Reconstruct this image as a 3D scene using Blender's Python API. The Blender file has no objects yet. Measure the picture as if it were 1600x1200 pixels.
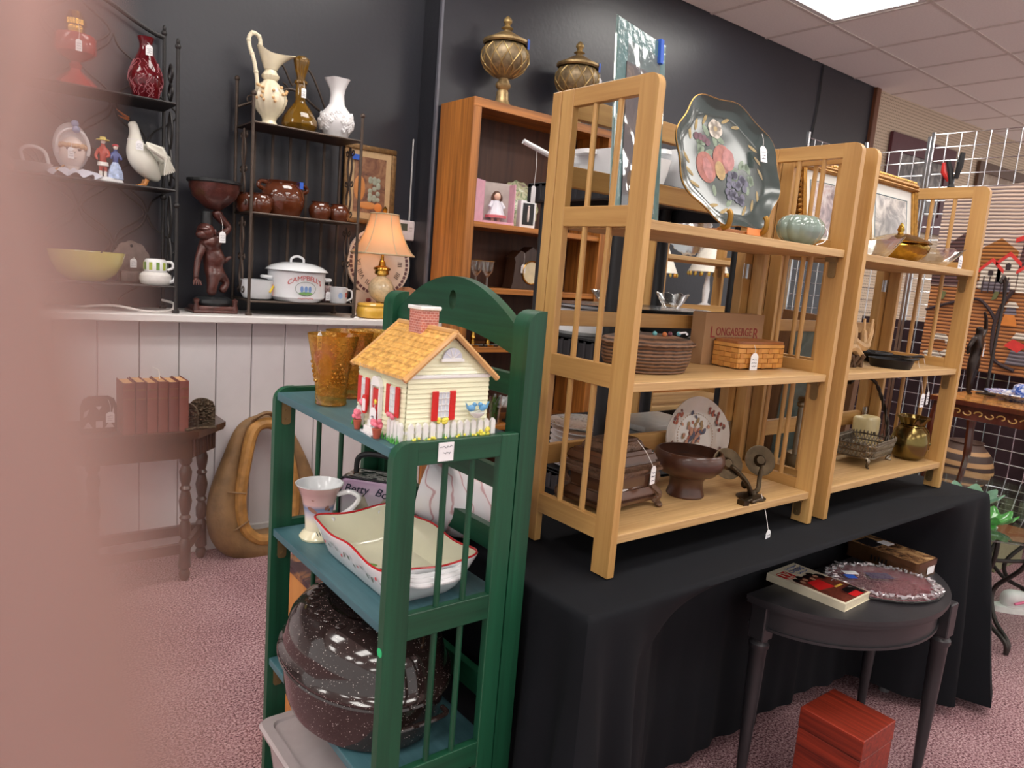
import bpy, bmesh, math, random
from mathutils import Vector, Matrix
random.seed(7)
PI = math.pi
S = bpy.context.scene
COL = S.collection

# ------------------------------------------------------------------ camera
cam_data = bpy.data.cameras.new('camera')
cam = bpy.data.objects.new('camera', cam_data); COL.objects.link(cam)
YAW, PITCH, ROLL = math.radians(38.417), math.radians(8.818), math.radians(4.65)
CAM = Vector((-1.0296, -0.9447, 1.3308))
_f = Vector((math.sin(YAW)*math.cos(PITCH), math.cos(YAW)*math.cos(PITCH), -math.sin(PITCH)))
_r0 = Vector((math.cos(YAW), -math.sin(YAW), 0)); _u0 = _r0.cross(_f)
_r = _r0*math.cos(ROLL)+_u0*math.sin(ROLL); _u = _u0*math.cos(ROLL)-_r0*math.sin(ROLL)
cam.matrix_world = Matrix(((_r.x,_u.x,-_f.x,CAM.x),(_r.y,_u.y,-_f.y,CAM.y),(_r.z,_u.z,-_f.z,CAM.z),(0,0,0,1)))
cam_data.sensor_fit = 'HORIZONTAL'; cam_data.sensor_width = 36; cam_data.lens = 1141/1600*36
cam_data.clip_start = 0.001; cam_data.clip_end = 60
cam_data.dof.use_dof = True; cam_data.dof.focus_distance = 1.9; cam_data.dof.aperture_fstop = 6.6
S.camera = cam
# ------------------------------------------------------------------ world and exposure
w = bpy.data.worlds.new('World'); S.world = w; w.use_nodes = True
w.node_tree.nodes['Background'].inputs[0].default_value = (1.0, 0.97, 0.94, 1)
w.node_tree.nodes['Background'].inputs[1].default_value = 0.85
S.view_settings.view_transform = 'Standard'; S.view_settings.look = 'None'
S.view_settings.gamma = 1; S.view_settings.use_curve_mapping = False
S.view_settings.exposure = 0.22
PANEL_STRENGTH = 10.5

# ------------------------------------------------------------------ materials
def C(r, g, b):
    f = lambda v: (v/255/12.92) if v/255 <= .04045 else ((v/255+.055)/1.055)**2.4
    return (f(r), f(g), f(b), 1)
def mul(c, k): return (min(1,c[0]*k), min(1,c[1]*k), min(1,c[2]*k), 1)
def newmat(name):
    m = bpy.data.materials.new(name); m.use_nodes = True
    nt = m.node_tree; return m, nt, nt.nodes['Principled BSDF']
def mapping(nt, scale, coord='Object', rot=(0,0,0)):
    tc = nt.nodes.new('ShaderNodeTexCoord'); mp = nt.nodes.new('ShaderNodeMapping')
    mp.inputs['Scale'].default_value = scale if hasattr(scale,'__len__') else (scale,)*3
    mp.inputs['Rotation'].default_value = rot
    nt.links.new(tc.outputs[coord], mp.inputs[0]); return mp.outputs[0]
def noise(nt, vec, scale=1, detail=3, dist=0, rough=.5):
    n = nt.nodes.new('ShaderNodeTexNoise'); n.inputs['Scale'].default_value = scale
    n.inputs['Detail'].default_value = detail; n.inputs['Distortion'].default_value = dist; n.inputs['Roughness'].default_value = rough
    nt.links.new(vec, n.inputs['Vector']); return n.outputs['Fac']
def ramp(nt, fac, stops, interp='LINEAR'):
    r = nt.nodes.new('ShaderNodeValToRGB'); r.color_ramp.interpolation = interp
    el = r.color_ramp.elements
    while len(el) < len(stops): el.new(0.5)
    for e, (p, c) in zip(el, stops): e.position = p; e.color = c
    nt.links.new(fac, r.inputs[0]); return r.outputs[0]
def bump(nt, b, h, strength=.3, dist=.002):
    n = nt.nodes.new('ShaderNodeBump'); n.inputs['Strength'].default_value = strength; n.inputs['Distance'].default_value = dist
    nt.links.new(h, n.inputs['Height']); nt.links.new(n.outputs[0], b.inputs['Normal'])
def P(name, c, rough=.5, metal=0, var=.08, vs=30, bmp=0, bs=200, bd=.001, trans=0, ior=1.5, coat=0, sss=0, alpha=1, emit=None, spec=.5):
    m, nt, b = newmat(name)
    b.inputs['Roughness'].default_value = rough; b.inputs['Metallic'].default_value = metal
    b.inputs['Transmission Weight'].default_value = trans; b.inputs['IOR'].default_value = ior
    b.inputs['Coat Weight'].default_value = coat; b.inputs['Coat Roughness'].default_value = .08
    b.inputs['Subsurface Weight'].default_value = sss; b.inputs['Alpha'].default_value = alpha
    b.inputs['Specular IOR Level'].default_value = spec
    if sss: b.inputs['Subsurface Radius'].default_value = (.01,.004,.003); b.inputs['Subsurface Scale'].default_value = 1.0
    if emit: b.inputs['Emission Color'].default_value = emit[0]; b.inputs['Emission Strength'].default_value = emit[1]
    v = mapping(nt, 1)
    n = noise(nt, v, vs)
    nt.links.new(ramp(nt, n, [(.3, mul(c,1-var)), (.7, mul(c,1+var))]), b.inputs['Base Color'])
    if bmp: bump(nt, b, noise(nt, v, bs, 2), bmp, bd)
    return m
def wood(name, c1, c2, axis='z', rough=.4, fine=55, long=2.2, contrast=.5, coat=0, bmp=.12):
    m, nt, b = newmat(name); b.inputs['Roughness'].default_value = rough; b.inputs['Coat Weight'].default_value = coat
    sc = {'x':(long,fine,fine),'y':(fine,long,fine),'z':(fine,fine,long)}[axis]
    sb = {'x':(long*.5,7,7),'y':(7,long*.5,7),'z':(7,7,long*.5)}[axis]
    n1 = noise(nt, mapping(nt, sc), 1, 5, .4, .65); n2 = noise(nt, mapping(nt, sb), 1, 2, 1.2)
    mx = nt.nodes.new('ShaderNodeMath'); mx.operation = 'MULTIPLY_ADD'; mx.inputs[1].default_value = contrast; 
    nt.links.new(n1, mx.inputs[0]); 
    m2 = nt.nodes.new('ShaderNodeMath'); m2.operation = 'MULTIPLY'; m2.inputs[1].default_value = 1-contrast; nt.links.new(n2, m2.inputs[0])
    nt.links.new(m2.outputs[0], mx.inputs[2])
    nt.links.new(ramp(nt, mx.outputs[0], [(.32, c2), (.62, c1)]), b.inputs['Base Color'])
    if bmp: bump(nt, b, n1, bmp, .0006)
    return m
def glass(name, c, rough=.03, ior=1.48, tint=.5):
    # thin-walled tinted glass: reflection over a tinted see-through body
    m, nt, b = newmat(name); nt.nodes.remove(b); out = nt.nodes['Material Output']
    tr = nt.nodes.new('ShaderNodeBsdfTransparent'); tr.inputs[0].default_value = c
    gl = nt.nodes.new('ShaderNodeBsdfGlossy'); gl.inputs['Roughness'].default_value = rough
    gl.inputs[0].default_value = (.95,.95,.95,1)
    lw = nt.nodes.new('ShaderNodeLayerWeight'); lw.inputs[0].default_value = tint
    rp = nt.nodes.new('ShaderNodeMapRange'); rp.inputs[3].default_value = .07; rp.inputs[4].default_value = .75
    nt.links.new(lw.outputs['Facing'], rp.inputs[0])
    mx = nt.nodes.new('ShaderNodeMixShader')
    nt.links.new(rp.outputs[0], mx.inputs[0]); nt.links.new(tr.outputs[0], mx.inputs[1]); nt.links.new(gl.outputs[0], mx.inputs[2])
    nt.links.new(mx.outputs[0], out.inputs[0]); return m
def speckle(name, base, dot, scale=260, thr=.12, rough=.12):
    m, nt, b = newmat(name); b.inputs['Roughness'].default_value = rough; b.inputs['Coat Weight'].default_value = .5
    v = nt.nodes.new('ShaderNodeTexVoronoi'); v.inputs['Scale'].default_value = scale
    nt.links.new(mapping(nt,1), v.inputs['Vector'])
    n = noise(nt, mapping(nt,1), scale*.35, 2)
    a = nt.nodes.new('ShaderNodeMath'); a.operation='MULTIPLY_ADD'; a.inputs[1].default_value=.5; nt.links.new(n,a.inputs[0]); nt.links.new(v.outputs['Distance'],a.inputs[2])
    nt.links.new(ramp(nt, a.outputs[0], [(thr+.22, dot), (thr+.26, base)], 'LINEAR'), b.inputs['Base Color'])
    return m
def picture(name, cols, scale=9, dist=1.5, rough=.35, coord='Object', coat=0):
    m, nt, b = newmat(name); b.inputs['Roughness'].default_value = rough; b.inputs['Coat Weight'].default_value = coat
    n = noise(nt, mapping(nt, scale, coord), 1, 5, dist, .6)
    k = len(cols)
    nt.links.new(ramp(nt, n, [(.3+.4*i/(k-1), c) for i, c in enumerate(cols)]), b.inputs['Base Color'])
    return m

# ------------------------------------------------------------------ geometry helpers
class G:
    def __init__(s): s.bm = bmesh.new()
    def _add(s, vs, fs):
        v = [s.bm.verts.new(p) for p in vs]
        for f in fs:
            try: s.bm.faces.new([v[i] for i in f])
            except ValueError: pass
        return v
    def box(s, a, b, bev=0, seg=1):
        x0,y0,z0 = [min(p,q) for p,q in zip(a,b)]; x1,y1,z1 = [max(p,q) for p,q in zip(a,b)]
        v = s._add([(x0,y0,z0),(x1,y0,z0),(x1,y1,z0),(x0,y1,z0),(x0,y0,z1),(x1,y0,z1),(x1,y1,z1),(x0,y1,z1)],
            [(3,2,1,0),(4,5,6,7),(0,1,5,4),(1,2,6,5),(2,3,7,6),(3,0,4,7)])
        if bev:
            es = set(e for p in v for e in p.link_edges)
            bmesh.ops.bevel(s.bm, geom=list(es), offset=bev, segments=seg, affect='EDGES', profile=.5)
        return s
    def tube(s, pts, r, n=8, closed=False, caps=True, flat=1.0):
        pts = [Vector(p) for p in pts]; k = len(pts)
        rr = r if hasattr(r,'__len__') else [r]*k
        up = None; rings = []
        for i, p in enumerate(pts):
            a = pts[(i-1)%k] if (closed or i>0) else p; b = pts[(i+1)%k] if (closed or i<k-1) else p
            t = (b-a); t = t.normalized() if t.length>1e-9 else Vector((0,0,1))
            if up is None:
                up = Vector((0,0,1)) if abs(t.z)<.9 else Vector((1,0,0))
            sd = t.cross(up); sd = sd.normalized() if sd.length>1e-6 else t.orthogonal().normalized()
            up = sd.cross(t).normalized()
            rings.append([s.bm.verts.new(p+(sd*math.cos(2*PI*j/n)+up*math.sin(2*PI*j/n)*flat)*rr[i]) for j in range(n)])
        m = k if closed else k-1
        for i in range(m):
            A, B = rings[i], rings[(i+1)%k]
            for j in range(n): s.bm.faces.new((A[j],B[j],B[(j+1)%n],A[(j+1)%n]))
        if caps and not closed:
            s.bm.faces.new(rings[0]); s.bm.faces.new(rings[-1][::-1])
        return s
    def cyl(s, a, b, r, r2=None, n=16): return s.tube([a,b],[r, r if r2 is None else r2], n)
    def lathe(s, prof, n=28, c=(0,0,0), sx=1, sy=1, rf=None, zf=None, closed=False):
        rings = []
        for (r, z) in prof:
            if r < 1e-6: rings.append([s.bm.verts.new((c[0],c[1],c[2]+z))])
            else:
                ring = []
                for j in range(n):
                    t = 2*PI*j/n; q = r*(rf(t,r,z) if rf else 1); zz = z+(zf(t,r,z) if zf else 0)
                    ring.append(s.bm.verts.new((c[0]+q*math.cos(t)*sx, c[1]+q*math.sin(t)*sy, c[2]+zz)))
                rings.append(ring)
        pairs = list(zip(rings[:-1], rings[1:])) + ([(rings[-1],rings[0])] if closed else [])
        for A, B in pairs:
            for j in range(n):
                j2 = (j+1)%n
                if len(A)==1 and len(B)==1: continue
                if len(A)==1: s.bm.faces.new((A[0],B[j2],B[j]))
                elif len(B)==1: s.bm.faces.new((A[j],A[j2],B[0]))
                else: s.bm.faces.new((A[j],A[j2],B[j2],B[j]))
        return s
    def prism(s, poly, h0, h1, xf=lambda x,y,h:(x,y,h)):
        n = len(poly)
        A = [s.bm.verts.new(xf(x,y,h0)) for x,y in poly]; B = [s.bm.verts.new(xf(x,y,h1)) for x,y in poly]
        s.bm.faces.new(A[::-1]); s.bm.faces.new(B)
        for i in range(n): s.bm.faces.new((A[i],A[(i+1)%n],B[(i+1)%n],B[i]))
        return s
    def ell(s, c, r, nu=16, nv=10, fn=None):
        r = r if hasattr(r,'__len__') else (r,r,r)
        prof = []
        bmv = []
        for i in range(nv+1):
            ph = -PI/2+PI*i/nv
            if i in (0,nv): bmv.append([s.bm.verts.new((c[0],c[1],c[2]+r[2]*math.sin(ph)))]); continue
            bmv.append([s.bm.verts.new((c[0]+r[0]*math.cos(ph)*math.cos(2*PI*j/nu), c[1]+r[1]*math.cos(ph)*math.sin(2*PI*j/nu), c[2]+r[2]*math.sin(ph))) for j in range(nu)])
        for A,B in zip(bmv[:-1],bmv[1:]):
            for j in range(nu):
                k=(j+1)%nu
                if len(A)==1: s.bm.faces.new((A[0],B[k],B[j]))
                elif len(B)==1: s.bm.faces.new((A[j],A[k],B[0]))
                else: s.bm.faces.new((A[j],A[k],B[k],B[j]))
        return s
    def sheet(s, fn, nu, nv, wrap=False):
        gr = [[s.bm.verts.new(fn(i/nu, j/nv)) for j in range(nv+1)] for i in range(nu if wrap else nu+1)]
        k = len(gr)
        for i in range(nu):
            for j in range(nv):
                s.bm.faces.new((gr[i][j],gr[(i+1)%k][j],gr[(i+1)%k][j+1],gr[i][j+1]))
        return s
    def face(s, pts): s.bm.faces.new([s.bm.verts.new(p) for p in pts]); return s
    def disc(s, c, r, n=10, nrm=(0,-1,0)):
        nn = Vector(nrm).normalized(); a = nn.orthogonal().normalized(); b = nn.cross(a); c = Vector(c)
        rx, ry = r if hasattr(r,'__len__') else (r,r)
        s.bm.faces.new([s.bm.verts.new(c+a*math.cos(2*PI*j/n)*rx+b*math.sin(2*PI*j/n)*ry) for j in range(n)]); return s
    def mat4(s, M):
        bmesh.ops.transform(s.bm, matrix=M, verts=s.bm.verts); return s
    def solid(s, t):
        bmesh.ops.recalc_face_normals(s.bm, faces=s.bm.faces)
        bmesh.ops.solidify(s.bm, geom=list(s.bm.faces), thickness=t); return s
def link(o, parent=None):
    COL.objects.link(o)
    if parent is not None: o.parent = parent
    return o
def obj(name, g, m, parent=None, angle=35, loc=None, recalc=True):
    me = bpy.data.meshes.new(name)
    if recalc: bmesh.ops.recalc_face_normals(g.bm, faces=g.bm.faces)
    g.bm.to_mesh(me); g.bm.free()
    me.materials.append(m)
    me.shade_smooth(); me.set_sharp_from_angle(angle=math.radians(angle))
    o = link(bpy.data.objects.new(name, me), parent)
    if loc is not None: o.location = loc
    return o
def inst(o, parent, loc=None, rot=None):
    c = o.copy(); link(c, parent)
    if loc is not None: c.location = loc
    if rot is not None: c.rotation_euler = rot
    return c
def tag(o, label, cat, group=None):
    o['label'] = label; o['category'] = cat
    if group: o['group'] = group
    return o
def struct(o, label=None):
    o['kind'] = 'structure'
    if label: o['label'] = label
    return o
def thing(name, label, cat, loc=(0,0,0), rz=0, group=None):
    o = bpy.data.objects.new(name, None); o.empty_display_size = .02; COL.objects.link(o)
    o.location = loc; o.rotation_euler = (0,0,rz)
    return tag(o, label, cat, group)
def text(name, body, size, m, parent, loc, rot=(PI/2,0,0), ext=.0003, sx=1, bend=None, align='CENTER', shear=0):
    cu = bpy.data.curves.new('txt','FONT'); cu.body = body; cu.size = size; cu.extrude = ext; cu.align_x = align; cu.align_y='CENTER'; cu.shear = shear
    t = bpy.data.objects.new('txt', cu); COL.objects.link(t)
    dg = bpy.context.evaluated_depsgraph_get(); me = bpy.data.meshes.new_from_object(t.evaluated_get(dg))
    bpy.data.objects.remove(t); bpy.data.curves.remove(cu)
    for v in me.vertices:
        v.co.x *= sx
        if bend: v.co = Vector(bend(v.co))
    me.materials.clear(); me.materials.append(m)
    o = link(bpy.data.objects.new(name, me), parent); o.location = loc; o.rotation_euler = rot
    return o
def skin(name, verts, edges, radii, m, parent=None, sub=2, root=0):
    me = bpy.data.meshes.new(name); me.from_pydata([Vector(v) for v in verts], edges, [])
    t = bpy.data.objects.new(name, me); COL.objects.link(t)
    md = t.modifiers.new('s','SKIN'); md.use_smooth_shade = True
    if not me.skin_vertices: me.attributes  # layer comes with the modifier
    for i, sv in enumerate(me.skin_vertices[0].data):
        r = radii[i]; sv.radius = (r,r) if not hasattr(r,'__len__') else r
        sv.use_root = (i==root)
    sb = t.modifiers.new('u','SUBSURF'); sb.levels = sub; sb.render_levels = sub
    dg = bpy.context.evaluated_depsgraph_get(); dg.update()
    me2 = bpy.data.meshes.new_from_object(t.evaluated_get(dg)); bpy.data.objects.remove(t); bpy.data.meshes.remove(me)
    me2.materials.clear(); me2.materials.append(m); me2.shade_smooth(); me2.name = name
    return link(bpy.data.objects.new(name, me2), parent)
def arc(c, r, a0, a1, n, f=lambda x,y:(x,y)):
    return [f(c[0]+r*math.cos(a0+(a1-a0)*i/n), c[1]+r*math.sin(a0+(a1-a0)*i/n)) for i in range(n+1)]
def rrect(x0,y0,x1,y1,r,n=4):
    return (arc((x1-r,y0+r),r,-PI/2,0,n)+arc((x1-r,y1-r),r,0,PI/2,n)+arc((x0+r,y1-r),r,PI/2,PI,n)+arc((x0+r,y0+r),r,PI,1.5*PI,n))
XZ = lambda x,y,h:(x,h,y)     # outline drawn in x,z and extruded along y
YZ = lambda x,y,h:(h,x,y)     # outline drawn in y,z and extruded along x
def smooth(pts, n=6, closed=False):
    pts = [Vector(p) for p in pts]; k = len(pts); out = []
    rng = k if closed else k-1
    for i in range(rng):
        p1, p2 = pts[i], pts[(i+1)%k]
        p0 = pts[(i-1)%k] if (closed or i>0) else p1*2-p2
        p3 = pts[(i+2)%k] if (closed or i<k-2) else p2*2-p1
        for j in range(n):
            t = j/n
            out.append(.5*((2*p1)+(p2-p0)*t+(2*p0-5*p1+4*p2-p3)*t*t+(3*p1-p0-3*p2+p3)*t**3))
    if not closed: out.append(pts[-1])
    return out
# ------------------------------------------------------------------ shared materials
tanc1, tanc2 = C(202,160,98), C(166,120,64)
TAN = {a: wood('tan_wood_'+a, tanc1, tanc2, a, .42, 48, 2.0, .55) for a in 'xyz'}
TAN_EDGE = wood('tan_shelf_edge', C(208,172,120), C(168,130,80), 'x', .5, 90, 3, .7)
GRN = {a: wood('green_stain_'+a, C(26,84,58), C(13,54,36), a, .42, 60, 2.0, .55) for a in 'xyz'}
GRN_SHELF = wood('blue_green_stain', C(76,116,124), C(46,88,98), 'y', .45, 40, 2.5, .55)
OAK = {a: wood('oak_'+a, C(196,126,58), C(104,60,26), a, .4, 60, 1.3, .75) for a in 'xyz'}
WHITE_PAINT = P('white_paint', C(222,219,217), .45, var=.02, bmp=.05, bs=60)
PAPER = P('paper', C(240,240,242), .7, var=.02)
INK = P('ink', C(40,45,70), .7)
STRING = P('string', C(235,232,228), .8)
BRASS = P('brass', C(190,150,70), .22, 1, .12)
GOLD = P('gold', C(172,128,66), .36, .9, .25, 60)
STEEL = P('steel', C(200,202,205), .25, 1, .05)
BLACK_IRON = P('black_iron', C(50,48,48), .45, .4, .1)
BROWN_IRON = P('brown_iron', C(80,68,60), .45, .5, .15)
BRACKET = P('aged_bracket', C(150,124,86), .4, .8, .15)
BLUE_TAPE = P('blue_tape', C(45,95,200), .6)
GLOSS_WHITE = P('gloss_white', C(238,240,242), .12, var=.02, coat=.4)
CREAM = P('cream_ceramic', C(236,230,208), .15, var=.03, coat=.4)
BLACK_PL = P('black_plastic', C(30,30,33), .5, var=.1)
DARKWOOD = wood('dark_turned_wood', C(74,48,34), C(44,28,22), 'z', .3, 40, 2, .5, coat=.3)
RED = P('red_paint', C(205,34,30), .3)

def price_tag(parent, at, drop=.06, rz=0, w=.024, h=.038, tilt=0, scrib=True, nm='price_tag', off=(0,0)):
    """white string tag: string from 'at' down to the card; card faces local -Y before rz"""
    x,y,z = at; bx, by, bz = x+off[0], y+off[1], z-drop
    g = G(); c = w*.28
    poly = [(-w/2,-h),(w/2,-h),(w/2,-c),(w/2-c,0),(-w/2+c,0),(-w/2,-c)]
    g.prism(poly, -.0005, .0005, XZ)
    t = obj(nm, g, PAPER, parent); t.location = (bx,by,bz); t.rotation_euler = (tilt,0,rz); t['label'] = 'white paper price tag on string'
    g = G(); g.tube(smooth([(x,y,z),((x+bx)/2+.003,(y+by)/2,(z+bz)/2),(bx,by,bz-.004)],5), .0007, 5)
    g.mat4(Matrix.Translation((-bx,-by,-bz))); g.mat4(Matrix.Rotation(-rz,4,'Z'))
    obj('tag_string', g, STRING, t)
    if scrib:
        g = G(); rn = random.Random(int(1e4*abs(x+2*y+z)))
        for k in range(3):
            zz = -h*(.38+.2*k); pts = [(-w*.33+w*.66*i/9+rn.uniform(-.0006,.0006), -.0009, zz+rn.uniform(-1,1)*h*.05) for i in range(10)]
            g.tube(pts, .00045, 4)
        obj('handwriting', g, INK, t)
    return t
# ------------------------------------------------------------------ the room
def carpet():
    m, nt, b = newmat('carpet'); b.inputs['Roughness'].default_value = .95; b.inputs['Specular IOR Level'].default_value = .15
    n = noise(nt, mapping(nt,1), 150, 2, 0, .8); n2 = noise(nt, mapping(nt,1), 3, 3)
    mx = nt.nodes.new('ShaderNodeMath'); mx.operation='MULTIPLY_ADD'; mx.inputs[1].default_value=.12; nt.links.new(n2,mx.inputs[0]); nt.links.new(n,mx.inputs[2])
    nt.links.new(ramp(nt, mx.outputs[0], [(.42,C(70,44,50)),(.53,C(146,106,112)),(.68,C(204,172,174))]), b.inputs['Base Color'])
    bump(nt, b, n, .9, .006); return m
def wallpaint(name, c, c2, rough=.45):
    m, nt, b = newmat(name); b.inputs['Roughness'].default_value = rough
    n = noise(nt, mapping(nt,1), 1.4, 4); nt.links.new(ramp(nt, n, [(.3,c),(.7,c2)]), b.inputs['Base Color'])
    bump(nt, b, noise(nt, mapping(nt,1), 55, 3), .22, .003); return m
NAVY = wallpaint('charcoal_navy_wall', C(37,38,45), C(43,44,52), .36)
TILE_A = P('ceiling_tile', C(246,242,238), .9, var=.04, vs=90, bmp=.5, bs=120, bd=.002)
g = G(); g.box((-6,-6,-.05),(10,2.6,0)); struct(obj('floor', g, carpet()), 'mauve speckled carpet')
# back wall: recessed stretch above the half wall, then a stretch flush with the half wall
g = G(); g.box((-3.2,2.47,0),(.95,2.6,3.2)); struct(obj('wall_back', g, NAVY), 'charcoal painted wall above the white half wall')
g = G(); g.box((.93,2.30,0),(5.12,2.62,3.2)); struct(obj('wall_back_flush', g, NAVY), 'charcoal painted wall behind the oak bookcase')
g = G(); g.box((.922,2.292,1.06),(.934,2.31,3.05)); struct(obj('trim_2', g, P('seam_bead', C(96,97,106), .4)), 'painted vertical seam strip')
# half wall of boards, ledge, baseboard
hw = obj('wall_half', G().box((-3.2,2.285,0),(.93,2.47,1.02)), P('board_gap', C(176,172,172), .7)); struct(hw, 'white boarded half wall below the ledge')
g = G(); g.box((0,0,0),(.146,.012,.99), .003)
pm = P('plank_paint', C(224,220,222), .5, var=.025, vs=12, bmp=.12, bs=18, bd=.002)
pl = obj('plank', g, pm, hw); pl.location = (-1.9, 2.274, .03)
for i in range(1, 19): inst(pl, hw, (-1.9+.15*i, 2.274, .03))
g = G(); g.box((-3.2,2.14,1.022),(.944,2.47,1.052), .004); struct(obj('trim_1', g, WHITE_PAINT), 'white painted ledge on the half wall')
g = G(); g.box((-3.2,2.262,0),(.944,2.276,.09), .004); struct(obj('baseboard_back', g, WHITE_PAINT), 'white baseboard under the boarded half wall')
# pegboard stretch at the far right
def pegboard():
    m, nt, b = newmat('pegboard'); b.inputs['Roughness'].default_value = .7
    sep = nt.nodes.new('ShaderNodeSeparateXYZ'); nt.links.new(mapping(nt,(1/.0254,)*3), sep.inputs[0])
    def fr(o):
        f = nt.nodes.new('ShaderNodeMath'); f.operation='FRACT'; nt.links.new(o,f.inputs[0])
        s = nt.nodes.new('ShaderNodeMath'); s.operation='SUBTRACT'; s.inputs[1].default_value=.5; nt.links.new(f.outputs[0],s.inputs[0])
        q = nt.nodes.new('ShaderNodeMath'); q.operation='POWER'; q.inputs[1].default_value=2; nt.links.new(s.outputs[0],q.inputs[0]); return q.outputs[0]
    a = nt.nodes.new('ShaderNodeMath'); a.operation='ADD'; nt.links.new(fr(sep.outputs[0]),a.inputs[0]); nt.links.new(fr(sep.outputs[2]),a.inputs[1])
    nt.links.new(ramp(nt, a.outputs[0], [(.03,C(70,58,48)),(.05,C(208,190,166))]), b.inputs['Base Color']); return m
PW = Matrix.Rotation(math.radians(-3),4,'Z')
o = obj('wall_pegboard', G().box((0,0,0),(4.2,.1,3.1)), pegboard()); o.location = (5.12,2.31,0); o.rotation_euler = (0,0,math.radians(-4)); struct(o, 'beige pegboard wall beyond the charcoal wall')
o = obj('trim_3', G().box((5.08,2.27,0),(5.15,2.31,3.05), .004), wood('trim_wood', C(120,74,46), C(84,48,30),'z')); struct(o, 'brown wooden corner strip beside pegboard')
# a cable hanging on the charcoal wall
tag(obj('wall_cable', G().tube(smooth([(4.28,2.292,3.04),(4.27,2.29,2.7),(4.2,2.292,2.3),(4.05,2.292,1.95)],6), .006, 6), BLACK_PL), 'thin dark cable running down the charcoal wall from the ceiling', 'cable')
# ceiling: slab above, tiles and T bars below
ceil = obj('ceiling', G().box((-6,-6,3.1),(10,2.6,3.16)), P('ceiling_slab', C(150,140,134), .9)); struct(ceil, 'suspended tile ceiling')
TS = .61; GX, GY = 3.53, 1.825
LIGHTS = [(i,j) for i in (-14,-10,-6,-2,2,6) for j in (-10,-6,-4,-1) if (i,j) not in ((2,-1),(6,-1))]  # unseen panels off the right side are added to brighten the far right
def cellx(i): return GX+TS*i
def celly(j): return GY+TS*j
gm = G().box((.012,.012,0),(TS-.012,TS-.012,.012))
gm2 = G().box((.012,.012,0),(TS-.012,2.30-GY-.006,.012))
tile = obj('ceiling_tile', gm, TILE_A, ceil); tile.location = (cellx(0), celly(-2), 3.05)
tile_e = obj('ceiling_tile', gm2, TILE_A, ceil); tile_e.location = (cellx(-6), celly(0), 3.05)
lit = set()
for (i,j) in LIGHTS: lit |= {(i,j),(i+1,j)}
VI, VJ = range(-9, 9), range(-9, 0)
nt_ = 0
for i in VI:
    if i != -6: inst(tile_e, ceil, (cellx(i), celly(0), 3.05))
    for j in VJ:
        if (i,j) in lit or (i,j)==(0,-2): continue
        inst(tile, ceil, (cellx(i), celly(j), 3.05)); nt_ += 1
BAR = P('t_bar', C(216,208,202), .6)
gb = G().box((-.012,-5.8,-.002),(.012,2.30,.02)); bar = obj('grid_bar', gb, BAR, ceil); bar.location = (cellx(0),0,3.048)
for i in range(-14, 10):
    if i: inst(bar, ceil, (cellx(i),0,3.048))
gb = G().box((-5.8,-.012,-.002),(9.6,.012,.02)); bar = obj('grid_bar', gb, BAR, ceil); bar.location = (0,celly(0),3.0485)
for j in range(-12, 0): inst(bar, ceil, (0,celly(j),3.0485))
# outer ceiling beyond the tiles that can be seen
rest = G()
for i in range(-15, 10):
    for j in range(-12, 1):
        if i in VI and (j in VJ or j == 0) or (i,j) in lit: continue
        rest.box((cellx(i)+.012, celly(j)+.012, 3.05),(cellx(i+1)-.012, min(celly(j+1),2.29)-.012, 3.062))
o = obj('tile_field', rest, TILE_A, ceil); o['kind'] = 'stuff'
# troffer lamps
m, nt, b = newmat('lamp_diffuser'); b.inputs['Base Color'].default_value = (1,1,1,1)
b.inputs['Emission Color'].default_value = (1,.96,.90,1); b.inputs['Emission Strength'].default_value = PANEL_STRENGTH
LAMP = m
FR = P('lamp_frame', C(225,225,225), .4)
def names(i,j):
    return ('recessed fluorescent ceiling panel seen at the top right' if (i,j)==(-2,-1) else 'recessed fluorescent ceiling panel outside the view')
proto = None
for (i,j) in LIGHTS:
    if proto is None:
        t = thing('ceiling_light', names(i,j), 'light', (cellx(i),celly(j),3.05), 0, 'ceiling light panels')
        g = G()
        for a,bb in (((.012,.012,0),(2*TS-.012,.05,.01)),((.012,TS-.05,0),(2*TS-.012,TS-.012,.01)),((.012,.05,0),(.05,TS-.05,.01)),((2*TS-.05,.05,0),(2*TS-.012,TS-.05,.01))): g.box(a,bb)
        f = obj('frame', g, FR, t); d = obj('diffuser', G().box((.05,.05,.004),(2*TS-.05,TS-.05,.008)), LAMP, t)
        proto = (f,d)
    else:
        t = thing('ceiling_light', names(i,j), 'light', (cellx(i),celly(j),3.05), 0, 'ceiling light panels')
        for p in proto: inst(p, t)
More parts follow.
